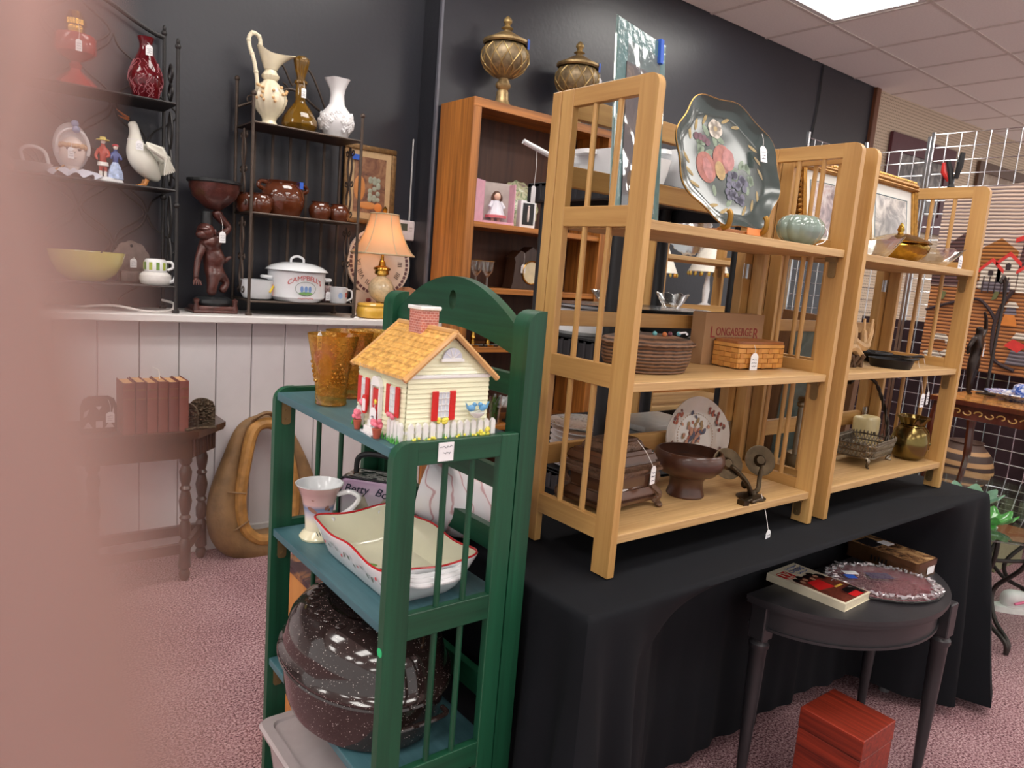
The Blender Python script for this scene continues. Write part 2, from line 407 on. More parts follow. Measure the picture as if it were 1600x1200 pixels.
# ------------------------------------------------------------------ tan folding shelves on the cloth-covered table
def hinge(parent, x, y, z, face='y'):
    g = G(); g.box((x-.018,y-.002,z-.02),(x-.001,y,z+.02), .0005); g.box((x+.001,y-.002,z-.02),(x+.018,y,z+.02), .0005); g.cyl((x,y-.003,z-.02),(x,y-.003,z+.02),.0025,n=8)
    return obj('hinge', g, STEEL, parent)
def tan_unit(label, x0, W, y0=0, z0=.74, flip=False, H=.965, zs=(.0847,.394,.7055), shelves=True):
    t = thing('folding_shelf', label, 'shelf', (x0,y0,z0) if not flip else (x0+W,y0,z0), PI if flip else 0, 'tan folding shelves')
    D, T = .30, .018
    rails = ((.069,.112),(.378,.423),(.69,.73),(.93,.965))
    for k,(xa) in enumerate((0, W-T)):
        g = G()
        # front post with a rounded top corner
        r = .022; poly = [(0,0),(.047,0),(.047,H),(r,H)]+[(r-r*math.sin(a),H-r+r*math.cos(a)) for a in (PI*.1,PI*.2,PI*.3,PI*.4)]+[(0,H-r)]
        g.prism(poly, xa, xa+T, YZ)
        g.box((xa,.228,0),(xa+T,.264,H), .0015)
        sf = obj('side_frame', g, TAN['z'], t)
        for (a,b) in rails:
            obj('side_rail', G().box((xa+.001,.047,a),(xa+T-.001,.228,b), .001), TAN['y'], sf)
        for (a,b) in ((rails[0][1],rails[1][0]),(rails[1][1],rails[2][0]),(rails[2][1],rails[3][0])):
            for yy in (.099,.168):
                obj('spindle', G().cyl((xa+T/2,yy,a),(xa+T/2,yy,b),.0062,n=10), TAN['z'], sf)
    for xa in (0, W-.05): bf = obj('back_post', G().box((xa+.0005,.267,0),(xa+.0495,.295,H), .0015), TAN['z'], t)
    for (a,b) in ((.16,.205),(.478,.512),(.778,.822),(.92,.965)):
        obj('back_rail', G().box((.05,.272,a),(W-.05,.29,b), .001), TAN['x'], t)
    if shelves:
        for z in zs:
            s = obj('shelf', G().box((T+.001,.006,z-.018),(W-T-.001,.266,z), .001), TAN_EDGE, t)
            for xa, sg in ((T,1),(W-T,-1)):
                g = G(); poly = rrect(.022,z-.07,.042,z-.019,.008); 
                g.prism(poly, xa, xa+sg*.003, YZ); g.cyl((xa+sg*.003,.034,z-.058),(xa+sg*.005,.034,z-.058),.003,n=8); g.box((xa,.020,z-.03),(xa+sg*.012,.048,z-.0185))
                obj('shelf_bracket', g, BRACKET, t)
    hinge(t, W-.036, .2665, .64); hinge(t, W-.036, .2665, .2)
    return t
tan_unit('tan wooden folding shelf with the black floral tray on top', 0, .755)
tan_unit('tan wooden folding shelf holding the golden tureen and cast iron pans', .8175, .7335)
t3 = tan_unit('tan wooden folding shelf standing further back behind the black plastic shelving', 1.17, .755, 1.27, .74, True)

# table, cloth
def folding_table(label, x0, y0, x1, y1):
    t = thing('folding_table', label, 'table', ((x0+x1)/2,(y0+y1)/2,0))
    a, b = (x1-x0)/2, (y1-y0)/2
    obj('table_top', G().box((-a,-b+.035,.702),(a,b,.734), .004), P('laminate', C(170,165,158), .5), t)
    gl = P('grey_leg', C(150,152,155), .35, .6)
    for sx in (-1,1):
        for sy in (-1,1):
            g = G(); g.cyl((sx*(a-.15),sy*(b-.11)+.03,.03),(sx*(a-.15),sy*(b-.11)+.03,.702),.013); g.cyl((sx*(a-.15),sy*(b-.11)+.03,0),(sx*(a-.15),sy*(b-.11)+.03,.05),.017)
            obj('leg', g, gl, t)
    return t
folding_table('grey legged folding table hidden under the black tablecloth', -.14, -.09, 1.66, .36)
def ss(a,b,x):
    t = max(0,min(1,(x-a)/(b-a))); return t*t*(3-2*t)
CLOTH = P('black_cloth', C(9,12,18), .85, var=.15, vs=8, bmp=.25, bs=500, bd=.0005, spec=.25)
def cloth(name, label, x0,y0,x1,y1,z=.737, push=None, flare=.07, hem=.03):
    """top sheet plus a hanging skirt with folds all round; 'push' dents the front where a small table stands"""
    r = .012
    per = []
    def seg(ax,ay,bx,by,n):
        for i in range(n): per.append((ax+(bx-ax)*i/n, ay+(by-ay)*i/n))
    NX, NY = 120, 30
    seg(x0,y0,x1,y0,NX); seg(x1,y0,x1,y1,NY); seg(x1,y1,x0,y1,NX//2); seg(x0,y1,x0,y0,NY)
    n = len(per); cx, cy = (x0+x1)/2,(y0+y1)/2
    g = G(); bm = g.bm
    rows = [0,.004,.012,.03,.06,.1,.15,.2,.27,.34,.42,.5,.58,.65,.70]
    nrm = []
    for i,(x,y) in enumerate(per):
        a = per[i-1]; b = per[(i+1)%n]; d = Vector((b[0]-a[0],b[1]-a[1])).normalized(); nrm.append((d.y,-d.x))
    rings = []
    top = [bm.verts.new((x-nrm[i][0]*r, y-nrm[i][1]*r, z)) for i,(x,y) in enumerate(per)]
    rings.append(top)
    for k, dz in enumerate(rows[1:]):
        f = dz/.70; ring = []
        for i,(x,y) in enumerate(per):
            nx,ny = nrm[i]
            dc = min(math.hypot(x-a,y-b) for a,b in ((x0,y0),(x1,y0),(x1,y1),(x0,y1)))
            wave = .010*f*math.sin(x*23+y*31+1.3*math.sin(x*7)) + .006*f*math.sin(x*61+2)+.004*f*math.sin(x*11+dz*9)
            fl = flare*f*math.exp(-(dc/.10)**2) + .055*f*math.exp(-(dc/.2)**2)*math.cos(dc*48)
            off = wave*ss(0,.25,f)+fl+ .004*f
            if dz < .015: off -= (r-.003)*(1-dz/.015)*.6
            zz = z-dz
            bot = 0
            if push and ny < -.5:
                w_ = ss(push[0]-.45,push[0]+.04,x)*(1-ss(push[1]-.02,push[1]+.14,x))
                off -= push[2]*w_*max(0,min(1,(dz-.012)/.14)) ; bot = .05*w_
            zz = max(z-dz*(1-bot), hem+.006*math.sin(x*9))
            ring.append(bm.verts.new((x+nx*off, y+ny*off, zz)))
        rings.append(ring)
    for A,B in zip(rings[:-1],rings[1:]):
        for i in range(n): bm.faces.new((A[i],B[i],B[(i+1)%n],A[(i+1)%n]))
    bm.faces.new(top)
    o = obj(name, g, CLOTH, None, 60); return tag(o, label, 'tablecloth')
cloth('tablecloth', 'black tablecloth draped to the floor under the tan folding shelves', -.15,-.105,1.672,.375, push=(.38,1.36,.235))
folding_table('folding table under the second black cloth behind', .95, .93, 2.05, 1.35)
cloth('tablecloth', 'black tablecloth on the table behind the black plastic shelving', .94,.92,2.06,1.36)

# ------------------------------------------------------------------ green folding shelf
gs = thing('green_folding_shelf', 'dark green folding shelf with an arched back and blue-green shelves', 'shelf', (-.47,.047,0))
GW, GD, GT = .539, .295, .018
for k, ya in enumerate((0, GW-GT)):
    g = G(); H = 1.044; r = .03
    poly = [(0,0),(.045,0),(.045,H),(r,H)]+[(r-r*math.sin(a),H-r+r*math.cos(a)) for a in (PI*.1,PI*.2,PI*.3,PI*.4)]+[(0,H-r)]
    g.prism(poly, ya, ya+GT, XZ)
    g.box((.215,ya,0),(.253,ya+GT,H), .0015)
    sf = obj('side_frame', g, GRN['z'], gs)
    for a,b in ((1.004,1.0435),(.697,.744),(.40,.448),(.09,.135)):
        obj('side_rail', G().box((.045,ya+.001,a),(.215,ya+GT-.001,b), .001), GRN['x'], sf)
    for a,b in ((.744,1.004),(.448,.697),(.135,.40)):
        for xx in (.105,.16): obj('spindle', G().cyl((xx,ya+GT/2,a),(xx,ya+GT/2,b),.0058,n=10), GRN['z'], sf)
for ya in (0, GW-.045):
    g = G(); H = 1.263; r=.03
    poly = [(.255,0),(.295,0),(.295,H),(.255+r,H)]+[(.255+r-r*math.sin(a),H-r+r*math.cos(a)) for a in (PI*.1,PI*.2,PI*.3,PI*.4)]+[(.255,H-r)]
    g.prism(poly, ya, ya+.045, XZ)
    obj('back_post', g, GRN['z'], gs)
# arched head board with an oval finger hole
bm_g = G(); n = 40; ya, yb = .045, GW-.045; bm = bm_g.bm
def archtop(t): return 1.222+.088*math.sin(PI*t)**.85
def archbot(t): return 1.175+.036*math.sin(PI*t)
hc = ((ya+yb)/2, 1.262)
outer = [(ya+(yb-ya)*i/n, archbot(i/n)) for i in range(n+1)]+[(yb-(yb-ya)*i/n, archtop(1-i/n)) for i in range(n+1)]
N = len(outer)
# ring between the outline and the hole, sampled by angle so that the hole stays open
ang = [math.atan2(p[1]-hc[1], p[0]-hc[0]) for p in outer]
hole = [(hc[0]+.013*math.cos(a), hc[1]+.020*math.sin(a)) for a in ang]
for x_, flip in ((.268,0),(.288,1)):
    A = [bm.verts.new((x_,p[0],p[1])) for p in outer]; B = [bm.verts.new((x_,p[0],p[1])) for p in hole]
    for i in range(N):
        j=(i+1)%N
        try: bm.faces.new((A[i],A[j],B[j],B[i]))
        except ValueError: pass
    if not flip: A0,B0 = A,B
for U,V in ((A0,A),(B0,B)):
    for i in range(N):
        j=(i+1)%N; bm.faces.new((U[i],U[j],V[j],V[i]))
bmesh.ops.remove_doubles(bm, verts=bm.verts, dist=1e-6)
obj('arched_head_board', bm_g, GRN['y'], gs)
for a,b in ((1.101,1.142),(.915,.957),(.789,.835),(.478,.526)):
    obj('back_rail', G().box((.27,.045,a),(.288,GW-.045,b), .001), GRN['y'], gs)
for z in (1.034,.729,.422,.115):
    obj('shelf', G().box((.003,GT+.001,z-.017),(.262,GW-GT-.001,z), .001), GRN_SHELF, gs)
    for ya, sg in ((GT,1),(GW-GT,-1)):
        g = G(); g.prism(rrect(.014,z-.072,.034,z-.018,.007), ya, ya+sg*.003, XZ); g.cyl((.024,ya,z-.06),(.024,ya+sg*.005,z-.06),.003,n=8); g.cyl((.024,ya,z-.04),(.024,ya+sg*.005,z-.04),.003,n=8)
        obj('shelf_bracket', g, BRACKET, gs)
# paper note and round sticker stuck on the green shelf
note = obj('paper_note', G().box((.083,-.0012,1.008),(.113,-.0002,1.04)), PAPER, gs); note['label'] = 'small handwritten paper note taped to the top rail'
g = G()
rn = random.Random(3)
for z,a,b in ((1.033,.086,.109),(1.022,.093,.107)):
    g.tube([(a+(b-a)*i/11,-.0016,z+rn.uniform(-.0022,.0022)) for i in range(12)], .0004, 4)
obj('handwriting', g, INK, note)
g = G(); g.disc((-.0008,.009,.685),.008,16,(-1,0,0)); st = obj('round_sticker', g.solid(.0005), P('green_sticker', C(40,190,120), .5), gs)
# ------------------------------------------------------------------ things on the green shelf
# house-shaped cookie jar
SID = P('pale_yellow_glaze', C(240,240,206), .15, var=.04, vs=14, coat=.5)
WHG = P('white_glaze', C(238,238,236), .15, var=.03, coat=.5)
YEL = P('yellow_glaze', C(236,222,90), .2); PNK = P('pink_glaze', C(240,130,150), .2); LEAF = P('leaf_glaze', C(90,170,80), .2, var=.3, vs=120)
TERRA = P('terracotta', C(176,88,66), .5); BLUEB = P('bluebird', C(100,160,205), .25)
hj = thing('cookie_jar', 'ceramic cottage cookie jar with orange shingle roof and red shutters', 'cookie jar', (-.357,.158,1.0345))
HX, HY, EZ = .081, .086, .116
def siding(g, p0, p1, z0, z1, nrm, k, gable=None):
    """clapboards: each course tips out at its lower edge"""
    for i in range(k):
        a = z0+(z1-z0)*i/k; b = z0+(z1-z0)*(i+1)/k
        q0, q1 = p0, p1
        if gable:
            f = lambda z: max(.03, 1-(z-gable[0])/(gable[1]-gable[0]))
            mid = ((p0[0]+p1[0])/2,(p0[1]+p1[1])/2); s = f(a)
            q0 = (mid[0]+(p0[0]-mid[0])*s, mid[1]+(p0[1]-mid[1])*s); q1 = (mid[0]+(p1[0]-mid[0])*s, mid[1]+(p1[1]-mid[1])*s)
        o = .0022
        A=(q0[0]+nrm[0]*o,q0[1]+nrm[1]*o,a); B=(q1[0]+nrm[0]*o,q1[1]+nrm[1]*o,a)
        if gable:
            s2 = f(b); q0=(mid[0]+(p0[0]-mid[0])*s2, mid[1]+(p0[1]-mid[1])*s2); q1=(mid[0]+(p1[0]-mid[0])*s2, mid[1]+(p1[1]-mid[1])*s2)
        D=(q0[0],q0[1],b); Cc=(q1[0],q1[1],b); A2=(A[0]-nrm[0]*o,A[1]-nrm[1]*o,a); B2=(B[0]-nrm[0]*o,B[1]-nrm[1]*o,a)
        g.face([A,B,Cc,D]); g.face([A2,B2,B,A])
g = G()
g.box((-HX+.001,-HY+.001,0),(HX-.001,HY-.001,EZ-.002))
for p0,p1,nr in (((-HX,-HY),(HX,-HY),(0,-1)),((HX,-HY),(HX,HY),(1,0)),((HX,HY),(-HX,HY),(0,1)),((-HX,HY),(-HX,-HY),(-1,0))):
    siding(g,p0,p1,.004,EZ-.006,nr,13)
obj('house_body', g, SID, hj, 20)
g = G(); g.box((-HX-.003,-HY-.003,EZ-.007),(HX+.003,HY+.003,EZ-.0005), .0015); obj('lid_rim', g, WHG, hj)
# roof lid with gable ends
RZ = .180; OV = .012
for sy in (-1,1):
    lid = G(); y = sy*(HY-.002); siding(lid,(-HX,y),(HX,y),EZ,RZ-.004,(0,sy),9,(EZ,RZ)); lid.face([(-HX,y,EZ),(HX,y,EZ),(0,y,RZ)]); obj('gable_end', lid, SID, hj, 20)
rm = G()
sl = math.hypot(HX+OV, RZ-EZ+.012)
for sx in (-1,1):
    k = 9
    for i in range(k):   # shingle courses stepped down the slope, ragged lower edges
        t0, t1 = i/k, (i+1)/k
        m_ = 26
        for j in range(m_):
            ya, yb = -HY-.012+(2*HY+.024)*j/m_, -HY-.012+(2*HY+.024)*(j+1)/m_
            jag = random.uniform(-.25,.25)/k
            def pt(t,y,lift): 
                return (sx*(HX+OV)*(1-t), y, EZ-.008+(RZ-EZ+.012)*t+lift)
            lf = .0045
            a,b = pt(max(0,t0+jag*.3),ya,lf+.0018), pt(max(0,t0+jag*.3),yb,lf+.0018); c,d = pt(t1+.4/k if i<k-1 else t1,yb,.0035), pt(t1+.4/k if i<k-1 else t1,ya,.0035)
            a2,b2 = pt(max(0,t0+jag*.3),ya,.001), pt(max(0,t0+jag*.3),yb,.001)
            rm.face([a,b,c,d]); rm.face([a2,b2,b,a])
ROOFM = P('orange_shingle_glaze', C(228,172,90), .2, var=.35, vs=90, bmp=.5, bs=240, bd=.002, coat=.5)
roof = obj('shingle_roof', rm, ROOFM, hj, 15)
g = G(); 
for sy in (-1,1):
    for sx in (-1,1):
        y=sy*(HY+.009); g.tube([(sx*(HX+OV),y,EZ-.008),(0,y,RZ+.006)], .0055, 8)
g.tube([(0,-HY-.01,RZ+.006),(0,HY+.01,RZ+.006)],.006,8)
obj('bargeboard', g, P('tan_glaze', C(206,158,100), .2, coat=.5), hj)
m, nt, b = newmat('chimney_brick'); b.inputs['Roughness'].default_value=.3
br = nt.nodes.new('ShaderNodeTexBrick'); br.inputs['Color1'].default_value=C(196,116,100); br.inputs['Color2'].default_value=C(170,92,80); br.inputs['Mortar'].default_value=C(225,190,178)
br.inputs['Scale'].default_value=110; br.inputs['Brick Width'].default_value=.9; br.inputs['Row Height'].default_value=.5; br.inputs['Mortar Size'].default_value=.04
sx_ = nt.nodes.new('ShaderNodeSeparateXYZ'); cb = nt.nodes.new('ShaderNodeCombineXYZ'); ad = nt.nodes.new('ShaderNodeMath'); ad.operation='ADD'
nt.links.new(mapping(nt,1),sx_.inputs[0]); nt.links.new(sx_.outputs[0],ad.inputs[0]); nt.links.new(sx_.outputs[1],ad.inputs[1]); nt.links.new(ad.outputs[0],cb.inputs[0]); nt.links.new(sx_.outputs[2],cb.inputs[1]); nt.links.new(cb.outputs[0],br.inputs['Vector'])
nt.links.new(br.outputs['Color'],b.inputs['Base Color']); bump(nt,b,br.outputs['Fac'],-.4,.001)
ch = obj('chimney', G().box((.0-.018,-.012,RZ-.02),(.018,.03,RZ+.036), .001), m, hj)
obj('chimney_cap', G().box((-.021,-.015,RZ+.036),(.021,.033,RZ+.043), .0015), WHG, ch)
# fence pickets, windows, door, planting
def picket(x,y,rz):
    g = G(); g.prism([(-.0045,.003),(.0045,.003),(.0045,.032),(0,.037),(-.0045,.032)], -.003,.003, XZ); return g
pk = obj('picket', picket(0,0,0), WHG, hj); pk.location=(-HX+.008,-HY-.005,0)
for i in range(1,13): inst(pk,hj,(-HX+.008+.0138*i,-HY-.005,0))
for y in (-.08,-.068,-.056,-.044,.06,.072): inst(pk,hj,(-HX-.005,y,0),(0,0,PI/2))
g = G(); g.box((-HX,-HY-.003,.018),(HX,-HY-.001,.023)); g.box((-HX-.003,-HY,.018),(-HX-.001,-.04,.023)); obj('fence_rail', g, WHG, hj)
PANE = P('window_glaze', C(215,222,230), .2)
def window(cx, z, face, w=.022, h=.042):
    # face 'f' = gable side (-y), 'd' = door side (-x)
    f = (lambda a,zz,o:(cx+a,-HY-.003-o,zz)) if face=='f' else (lambda a,zz,o:(-HX-.003-o,cx-a,zz))
    def bx(a0,z0,a1,z1,o0,o1):
        p=f(a0,z0,o0); q=f(a1,z1,o1); return p,q
    win = obj('house_window', G().box(*bx(-w/2,z,w/2,z+h,0,.001)), PANE, hj)
    g=G()
    for k in range(4): a=-w/2+w*k/3; g.box(*bx(a-.0006,z,a+.0006,z+h,0,.0022))
    for k in range(5): zz=z+h*k/4; g.box(*bx(-w/2,zz-.0006,w/2,zz+.0006,0,.0022))
    obj('muntin', g, WHG, win)
    for s in (-1,1):
        g=G(); a=s*(w/2+.006); g.box(*bx(a-.0062,z-.006,a+.0062,z+h+.003,0,.0035), bev=.001)
        obj('shutter', g, RED, win)
    g=G()
    for k in range(9):
        p=f(random.uniform(-w/2,w/2), z-.005+random.uniform(-.004,.003), .004); g.ell(p,.0036,8,6)
    obj('window_flowers', g, random.choice((PNK,PNK,YEL)), win)
window(-.012,.044,'f'); window(-.048,.048,'d',.02,.042); window(.058,.048,'d',.016,.04)
g=G(); g.box((-HX-.006,-.004,.022),(-HX-.002,.02,.078),.001); door=obj('house_door', g, RED, hj)
g=G(); g.box((-HX-.008,-.009,.02),(-HX-.002,-.004,.084)); g.box((-HX-.008,.02,.02),(-HX-.002,.025,.084)); g.prism([(-.011,.083),(.027,.083)]+arc((.008,.084),.016,0.1,PI-.1,8), -HX-.009,-HX-.002, YZ); obj('door_surround', g, WHG, hj)
g=G(); g.ell((-HX-.0075,.006,.055),(.002,.004,.005),8,6); obj('door_wreath', g, YEL, door)
g=G(); g.prism([(-.019,.142)]+arc((0,.142),.019,0,PI,12)[::1], -HY-.005,-HY-.001, XZ); fan=obj('fan_window', g, P('fan_glaze',C(205,208,220),.2), hj)
g=G()
for k in range(6):
    a=PI*k/5; g.tube([(0,-HY-.0055,.143),(.017*math.cos(a),-HY-.0055,.143+.017*math.sin(a))],.0009,5)
g.box((-.022,-HY-.007,.138),(.022,-HY-.001,.143)); obj('fan_rib', g, WHG, fan)
g=G(); g.prism([(-HX-.002,-.012),(-HX-.002,.026),(-HX-.022,.03),(-HX-.027,-.02)],0,.003); obj('path', g, P('path_glaze',C(225,225,228),.3,var=.15,vs=300), hj)
g=G(); g.box((-HX-.012,-.008,.002),(-HX-.002,.024,.022),.001); g.box((-HX-.018,-.01,.002),(-HX-.002,.026,.012),.001); obj('door_step', g, WHG, hj)
g=G(); g.prism(rrect(.031,.028,.048,.062,.008,3), -HX-.012,-HX-.009, YZ); sg=obj('house_sign', g, RED, hj)
g=G(); g.prism(rrect(.034,.033,.045,.055,.003,3), -HX-.0128,-HX-.012, YZ); obj('sign_panel', g, PAPER, sg)
for (y,r) in ((.045,.007),(-.028,.008)):
    g=G(); g.lathe([(0,0),(r*.7,0),(r,.014),(r*1.1,.016),(r*.9,.017),(0,.016)],14,(-HX-.02,y,0)); po=obj('flower_pot', g, TERRA, hj)
    g=G()
    for k in range(12): g.ell((-HX-.02+random.uniform(-r,r)*.8,y+random.uniform(-r,r)*.9,.02+random.uniform(0,.012)),.0042,8,6)
    obj('pot_flowers', g, PNK, po)
g=G()
for k in range(70):
    if k<45: x=random.uniform(-HX,HX); p=(x,-HY-.009+random.uniform(-.002,.002),0)
    else: p=(-HX-.009+random.uniform(-.004,.002), random.choice((random.uniform(-HY,-.03),random.uniform(.04,HY))),0)
    g.tube([p,(p[0]+random.uniform(-.003,.003),p[1]+random.uniform(-.003,0),random.uniform(.006,.017))],[.0018,.0004],5)
obj('grass_border', g, LEAF, hj)['kind']='stuff'
g=G()
for k in range(26):
    x=random.uniform(-HX,HX); g.ell((x,-HY-.011,random.uniform(.004,.013)),.0026,8,5)
for k in range(9): g.ell((random.uniform(.06,HX),-HY-.01,random.uniform(.006,.02)),.004,8,5)
obj('border_flowers', g, YEL, hj)
g=G(); g.lathe([(0,0),(.006,.001),(.013,.008),(.014,.011),(.012,.010),(0,.007)],14,(.052,-HY-.012,.040)); bb=obj('bird_bath', g, WHG, hj)
for s in (-1,1):
    g=G(); g.ell((.052+s*.012,-HY-.012,.058),(.008,.005,.006),10,8); g.ell((.052+s*.006,-HY-.012,.064),.004,8,6); g.prism([(.052+s*.017,.058),(.052+s*.024,.068),(.052+s*.02,.056)],-HY-.014,-HY-.010,XZ); g.tube([(.052+s*.003,-HY-.013,.064),(.052,-HY-.013,.063)],[.0014,.0003],5)
    obj('bluebird', g, BLUEB, bb)
price_tag(hj, (-HX-.012,.004,.052), .006, PI*-.5, .02, .044)

# carnival glass tumblers
def amber():
    m, nt, b = newmat('amber_carnival_glass')
    nt.nodes.remove(b); out = nt.nodes['Material Output']
    tr = nt.nodes.new('ShaderNodeBsdfTransparent'); gl = nt.nodes.new('ShaderNodeBsdfGlossy'); gl.inputs['Roughness'].default_value=.12
    df = nt.nodes.new('ShaderNodeBsdfDiffuse'); df.inputs[0].default_value=C(196,150,70)
    n = noise(nt, mapping(nt,18), 1, 2, 1)
    nt.links.new(ramp(nt,n,[(.35,C(214,170,80)),(.55,C(240,210,140)),(.66,C(236,180,200)),(.75,C(200,190,150))]), gl.inputs[0])
    tr.inputs[0].default_value=C(246,224,166)
    m1=nt.nodes.new('ShaderNodeMixShader'); m1.inputs[0].default_value=.16; nt.links.new(tr.outputs[0],m1.inputs[1]); nt.links.new(df.outputs[0],m1.inputs[2])
    lw=nt.nodes.new('ShaderNodeLayerWeight'); lw.inputs[0].default_value=.35; rp=nt.nodes.new('ShaderNodeMapRange'); rp.inputs[3].default_value=.14; rp.inputs[4].default_value=.7
    nt.links.new(lw.outputs['Facing'],rp.inputs[0])
    bp=nt.nodes.new('ShaderNodeBump'); bp.inputs['Strength'].default_value=.6; bp.inputs['Distance'].default_value=.004; nt.links.new(noise(nt,mapping(nt,95),1,2,.5),bp.inputs['Height']); nt.links.new(bp.outputs[0],gl.inputs['Normal'])
    m2=nt.nodes.new('ShaderNodeMixShader'); nt.links.new(rp.outputs[0],m2.inputs[0]); nt.links.new(m1.outputs[0],m2.inputs[1]); nt.links.new(gl.outputs[0],m2.inputs[2]); nt.links.new(m2.outputs[0],out.inputs[0]); return m
AMB = amber()
def tumbler(loc, label, k=1.0, s=1.0):
    t = thing('glass_tumbler', label, 'glass', loc, k, 'amber carnival glass tumblers')
    H=.142*s
    def rf(a,r,z): return 1+.018*math.sin(8*a)*ss(.02,.06,z)*(1-ss(.10,.12,z))+ (.03*max(0,math.sin(16*a+z*400)) if z<.035 else 0)+(.02*max(0,math.sin(5*a+3))*max(0,math.sin(z*160)) if .04<z<.10 else 0)
    pr=[(0,.002),(.029,.0),(.031,.003),(.030,.007),(.0305,.012),(.031,.02),(.0315,.028),(.032,.036),(.0325,.05),(.0355,.065),(.0385,.08),(.0415,.095),(.0445,.11),(.0475,.125),(.0505,H),(.0487,H),(.0457,.125),(.0427,.11),(.0367,.08),(.0305,.05),(.0285,.02),(0,.016)]
    obj('tumbler_body', G().lathe(pr,48,rf=rf), AMB, t)
    g=G()
    for c in range(3):
        a0=c*2.1
        for q in range(16):
            row=int((math.sqrt(8*q+1)-1)/2); col=q-row*(row+1)/2
            z=.085-row*.009; a=a0+(col-row/2)*.25; r=.0328+(z-.05)*.2
            g.ell((r*math.cos(a),r*math.sin(a),z),(.0034,.0034,.0042),8,6)
    obj('grape_relief', g, AMB, t)['kind']='stuff'
    return t
tt=tumbler((-.412,.418,1.0345),'amber carnival glass tumbler nearest the front corner of the green shelf',.5)
tumbler((-.345,.485,1.0345),'amber carnival glass tumbler standing just behind the front one',1.4)
tumbler((-.275,.522,1.0345),'amber carnival glass tumbler half hidden behind the cottage jar roof',2.2,.98)
g=G(); g.box((-.012,.0,.11),(.012,.001,.146)); 
price_tag(tt,(0,.034,.146),.004,.3,.022,.036,nm='price_tag')

# pedestal mug, lunch box, baking dish on the middle shelf
mg = thing('pedestal_mug', 'tall printed pedestal mug with white rim beside the baking dish', 'mug', (-.402,.478,.7295))
m, nt, b = newmat('mug_print'); b.inputs['Roughness'].default_value=.15; b.inputs['Coat Weight'].default_value=.4
sp=nt.nodes.new('ShaderNodeSeparateXYZ'); nt.links.new(mapping(nt,1),sp.inputs[0]); mr=nt.nodes.new('ShaderNodeMapRange'); mr.inputs[2].default_value=.13; nt.links.new(sp.outputs[2],mr.inputs[0])
nt.links.new(ramp(nt,mr.outputs[0],[(.0,C(234,226,190)),(.3,C(236,230,205)),(.42,C(205,200,205)),(.55,C(120,140,175)),(.62,C(214,180,176)),(.8,C(196,160,158)),(.97,C(215,180,175))]),b.inputs['Base Color'])
g=G(); g.lathe([(0,0),(.037,0),(.039,.005),(.034,.013),(.0275,.02),(.0275,.03),(.029,.05),(.032,.07),(.037,.092),(.045,.112),(.05,.120)],36); obj('mug_body', g, m, mg)
g=G(); g.lathe([(.05,.120),(.0505,.1215),(.0485,.1215),(.043,.11),(.035,.09),(.0295,.065),(.027,.035),(0,.03)],36); obj('mug_inside', g, GLOSS_WHITE, mg)
hd=smooth([(.030,-.026,.10),(.05,-.045,.108),(.064,-.058,.098),(.055,-.05,.075),(.036,-.034,.055),(.026,-.024,.05)],5)
obj('handle', G().tube(hd,.0055,8), GLOSS_WHITE, mg)
g=G()   # soft painted patches left where a printed figure would be
for (a,z,rx,rz_) in ((3.9,.07,.008,.02),(3.95,.095,.007,.006),(4.8,.075,.007,.01),(5.0,.07,.006,.006)):
    r_=.0325+(z-.07)*.18; c=(r_*math.cos(a),r_*math.sin(a),z); 
    g.disc((c[0]*1.02,c[1]*1.02,c[2]),(rz_*.6,rx*.6),12,(math.cos(a),math.sin(a),-.2))
obj('printed_patch', g, P('print_tone',C(150,110,95),.2), mg)
lb = thing('lunch_box', 'purple metal lunch box with black handle at the back of the green shelf', 'lunch box', (-.287,.52,.7295), math.radians(-72))
m, nt, b = newmat('lunchbox_print'); b.inputs['Roughness'].default_value=.25; b.inputs['Coat Weight'].default_value=.3
sp=nt.nodes.new('ShaderNodeSeparateXYZ'); nt.links.new(mapping(nt,1),sp.inputs[0]); mr=nt.nodes.new('ShaderNodeMapRange'); mr.inputs[2].default_value=.13; nt.links.new(sp.outputs[2],mr.inputs[0])
nt.links.new(ramp(nt,mr.outputs[0],[(0,C(222,228,228)),(.45,C(228,222,228)),(.75,C(214,188,214)),(.95,C(196,150,196))]),b.inputs['Base Color'])
lb.rotation_euler=(0,0,math.radians(-50)); lb.location=(-.258,.485,.7295)
g=G(); g.box((-.078,-.035,0),(.078,.035,.118),.01,3); obj('box_body', g, m, lb)
g=G(); g.tube([(x,-.0355,z) for x,z in rrect(-.077,.001,.077,.117,.012)],.0025,6,True); g.tube([(x,.0355,z) for x,z in rrect(-.077,.001,.077,.117,.012)],.0025,6,True); obj('box_rim', g, BLACK_PL, lb)
g=G(); g.tube(smooth([(-.055,0,.121),(-.052,0,.152),(-.03,0,.165),(.02,0,.165),(.042,0,.15),(.045,0,.121)],5),.0065,8); obj('handle', g, BLACK_PL, lb)
m2=picture('lunchbox_top_print',[C(20,20,22),C(60,60,62),C(220,220,216),C(30,30,30)],45,1.2,.25)
g=G(); g.box((-.071,-.03,.1178),(.071,.03,.1192),.0005); obj('box_lid_print', g, m2, lb)
text('lettering','Betty',.027,INK,lb,(-.038,-.0368,.092),(PI/2,0,0),shear=.3); text('lettering','Boop',.027,INK,lb,(.036,-.0368,.086),(PI/2,math.radians(12),0),shear=.3)
g=G(); g.prism([(-.05,.03),(-.02,.085),(.0,.04),(.03,.08),(.05,.03)],-.0362,-.0358,XZ); obj('printed_patch',g,P('print_beige',C(190,182,160),.3),lb)
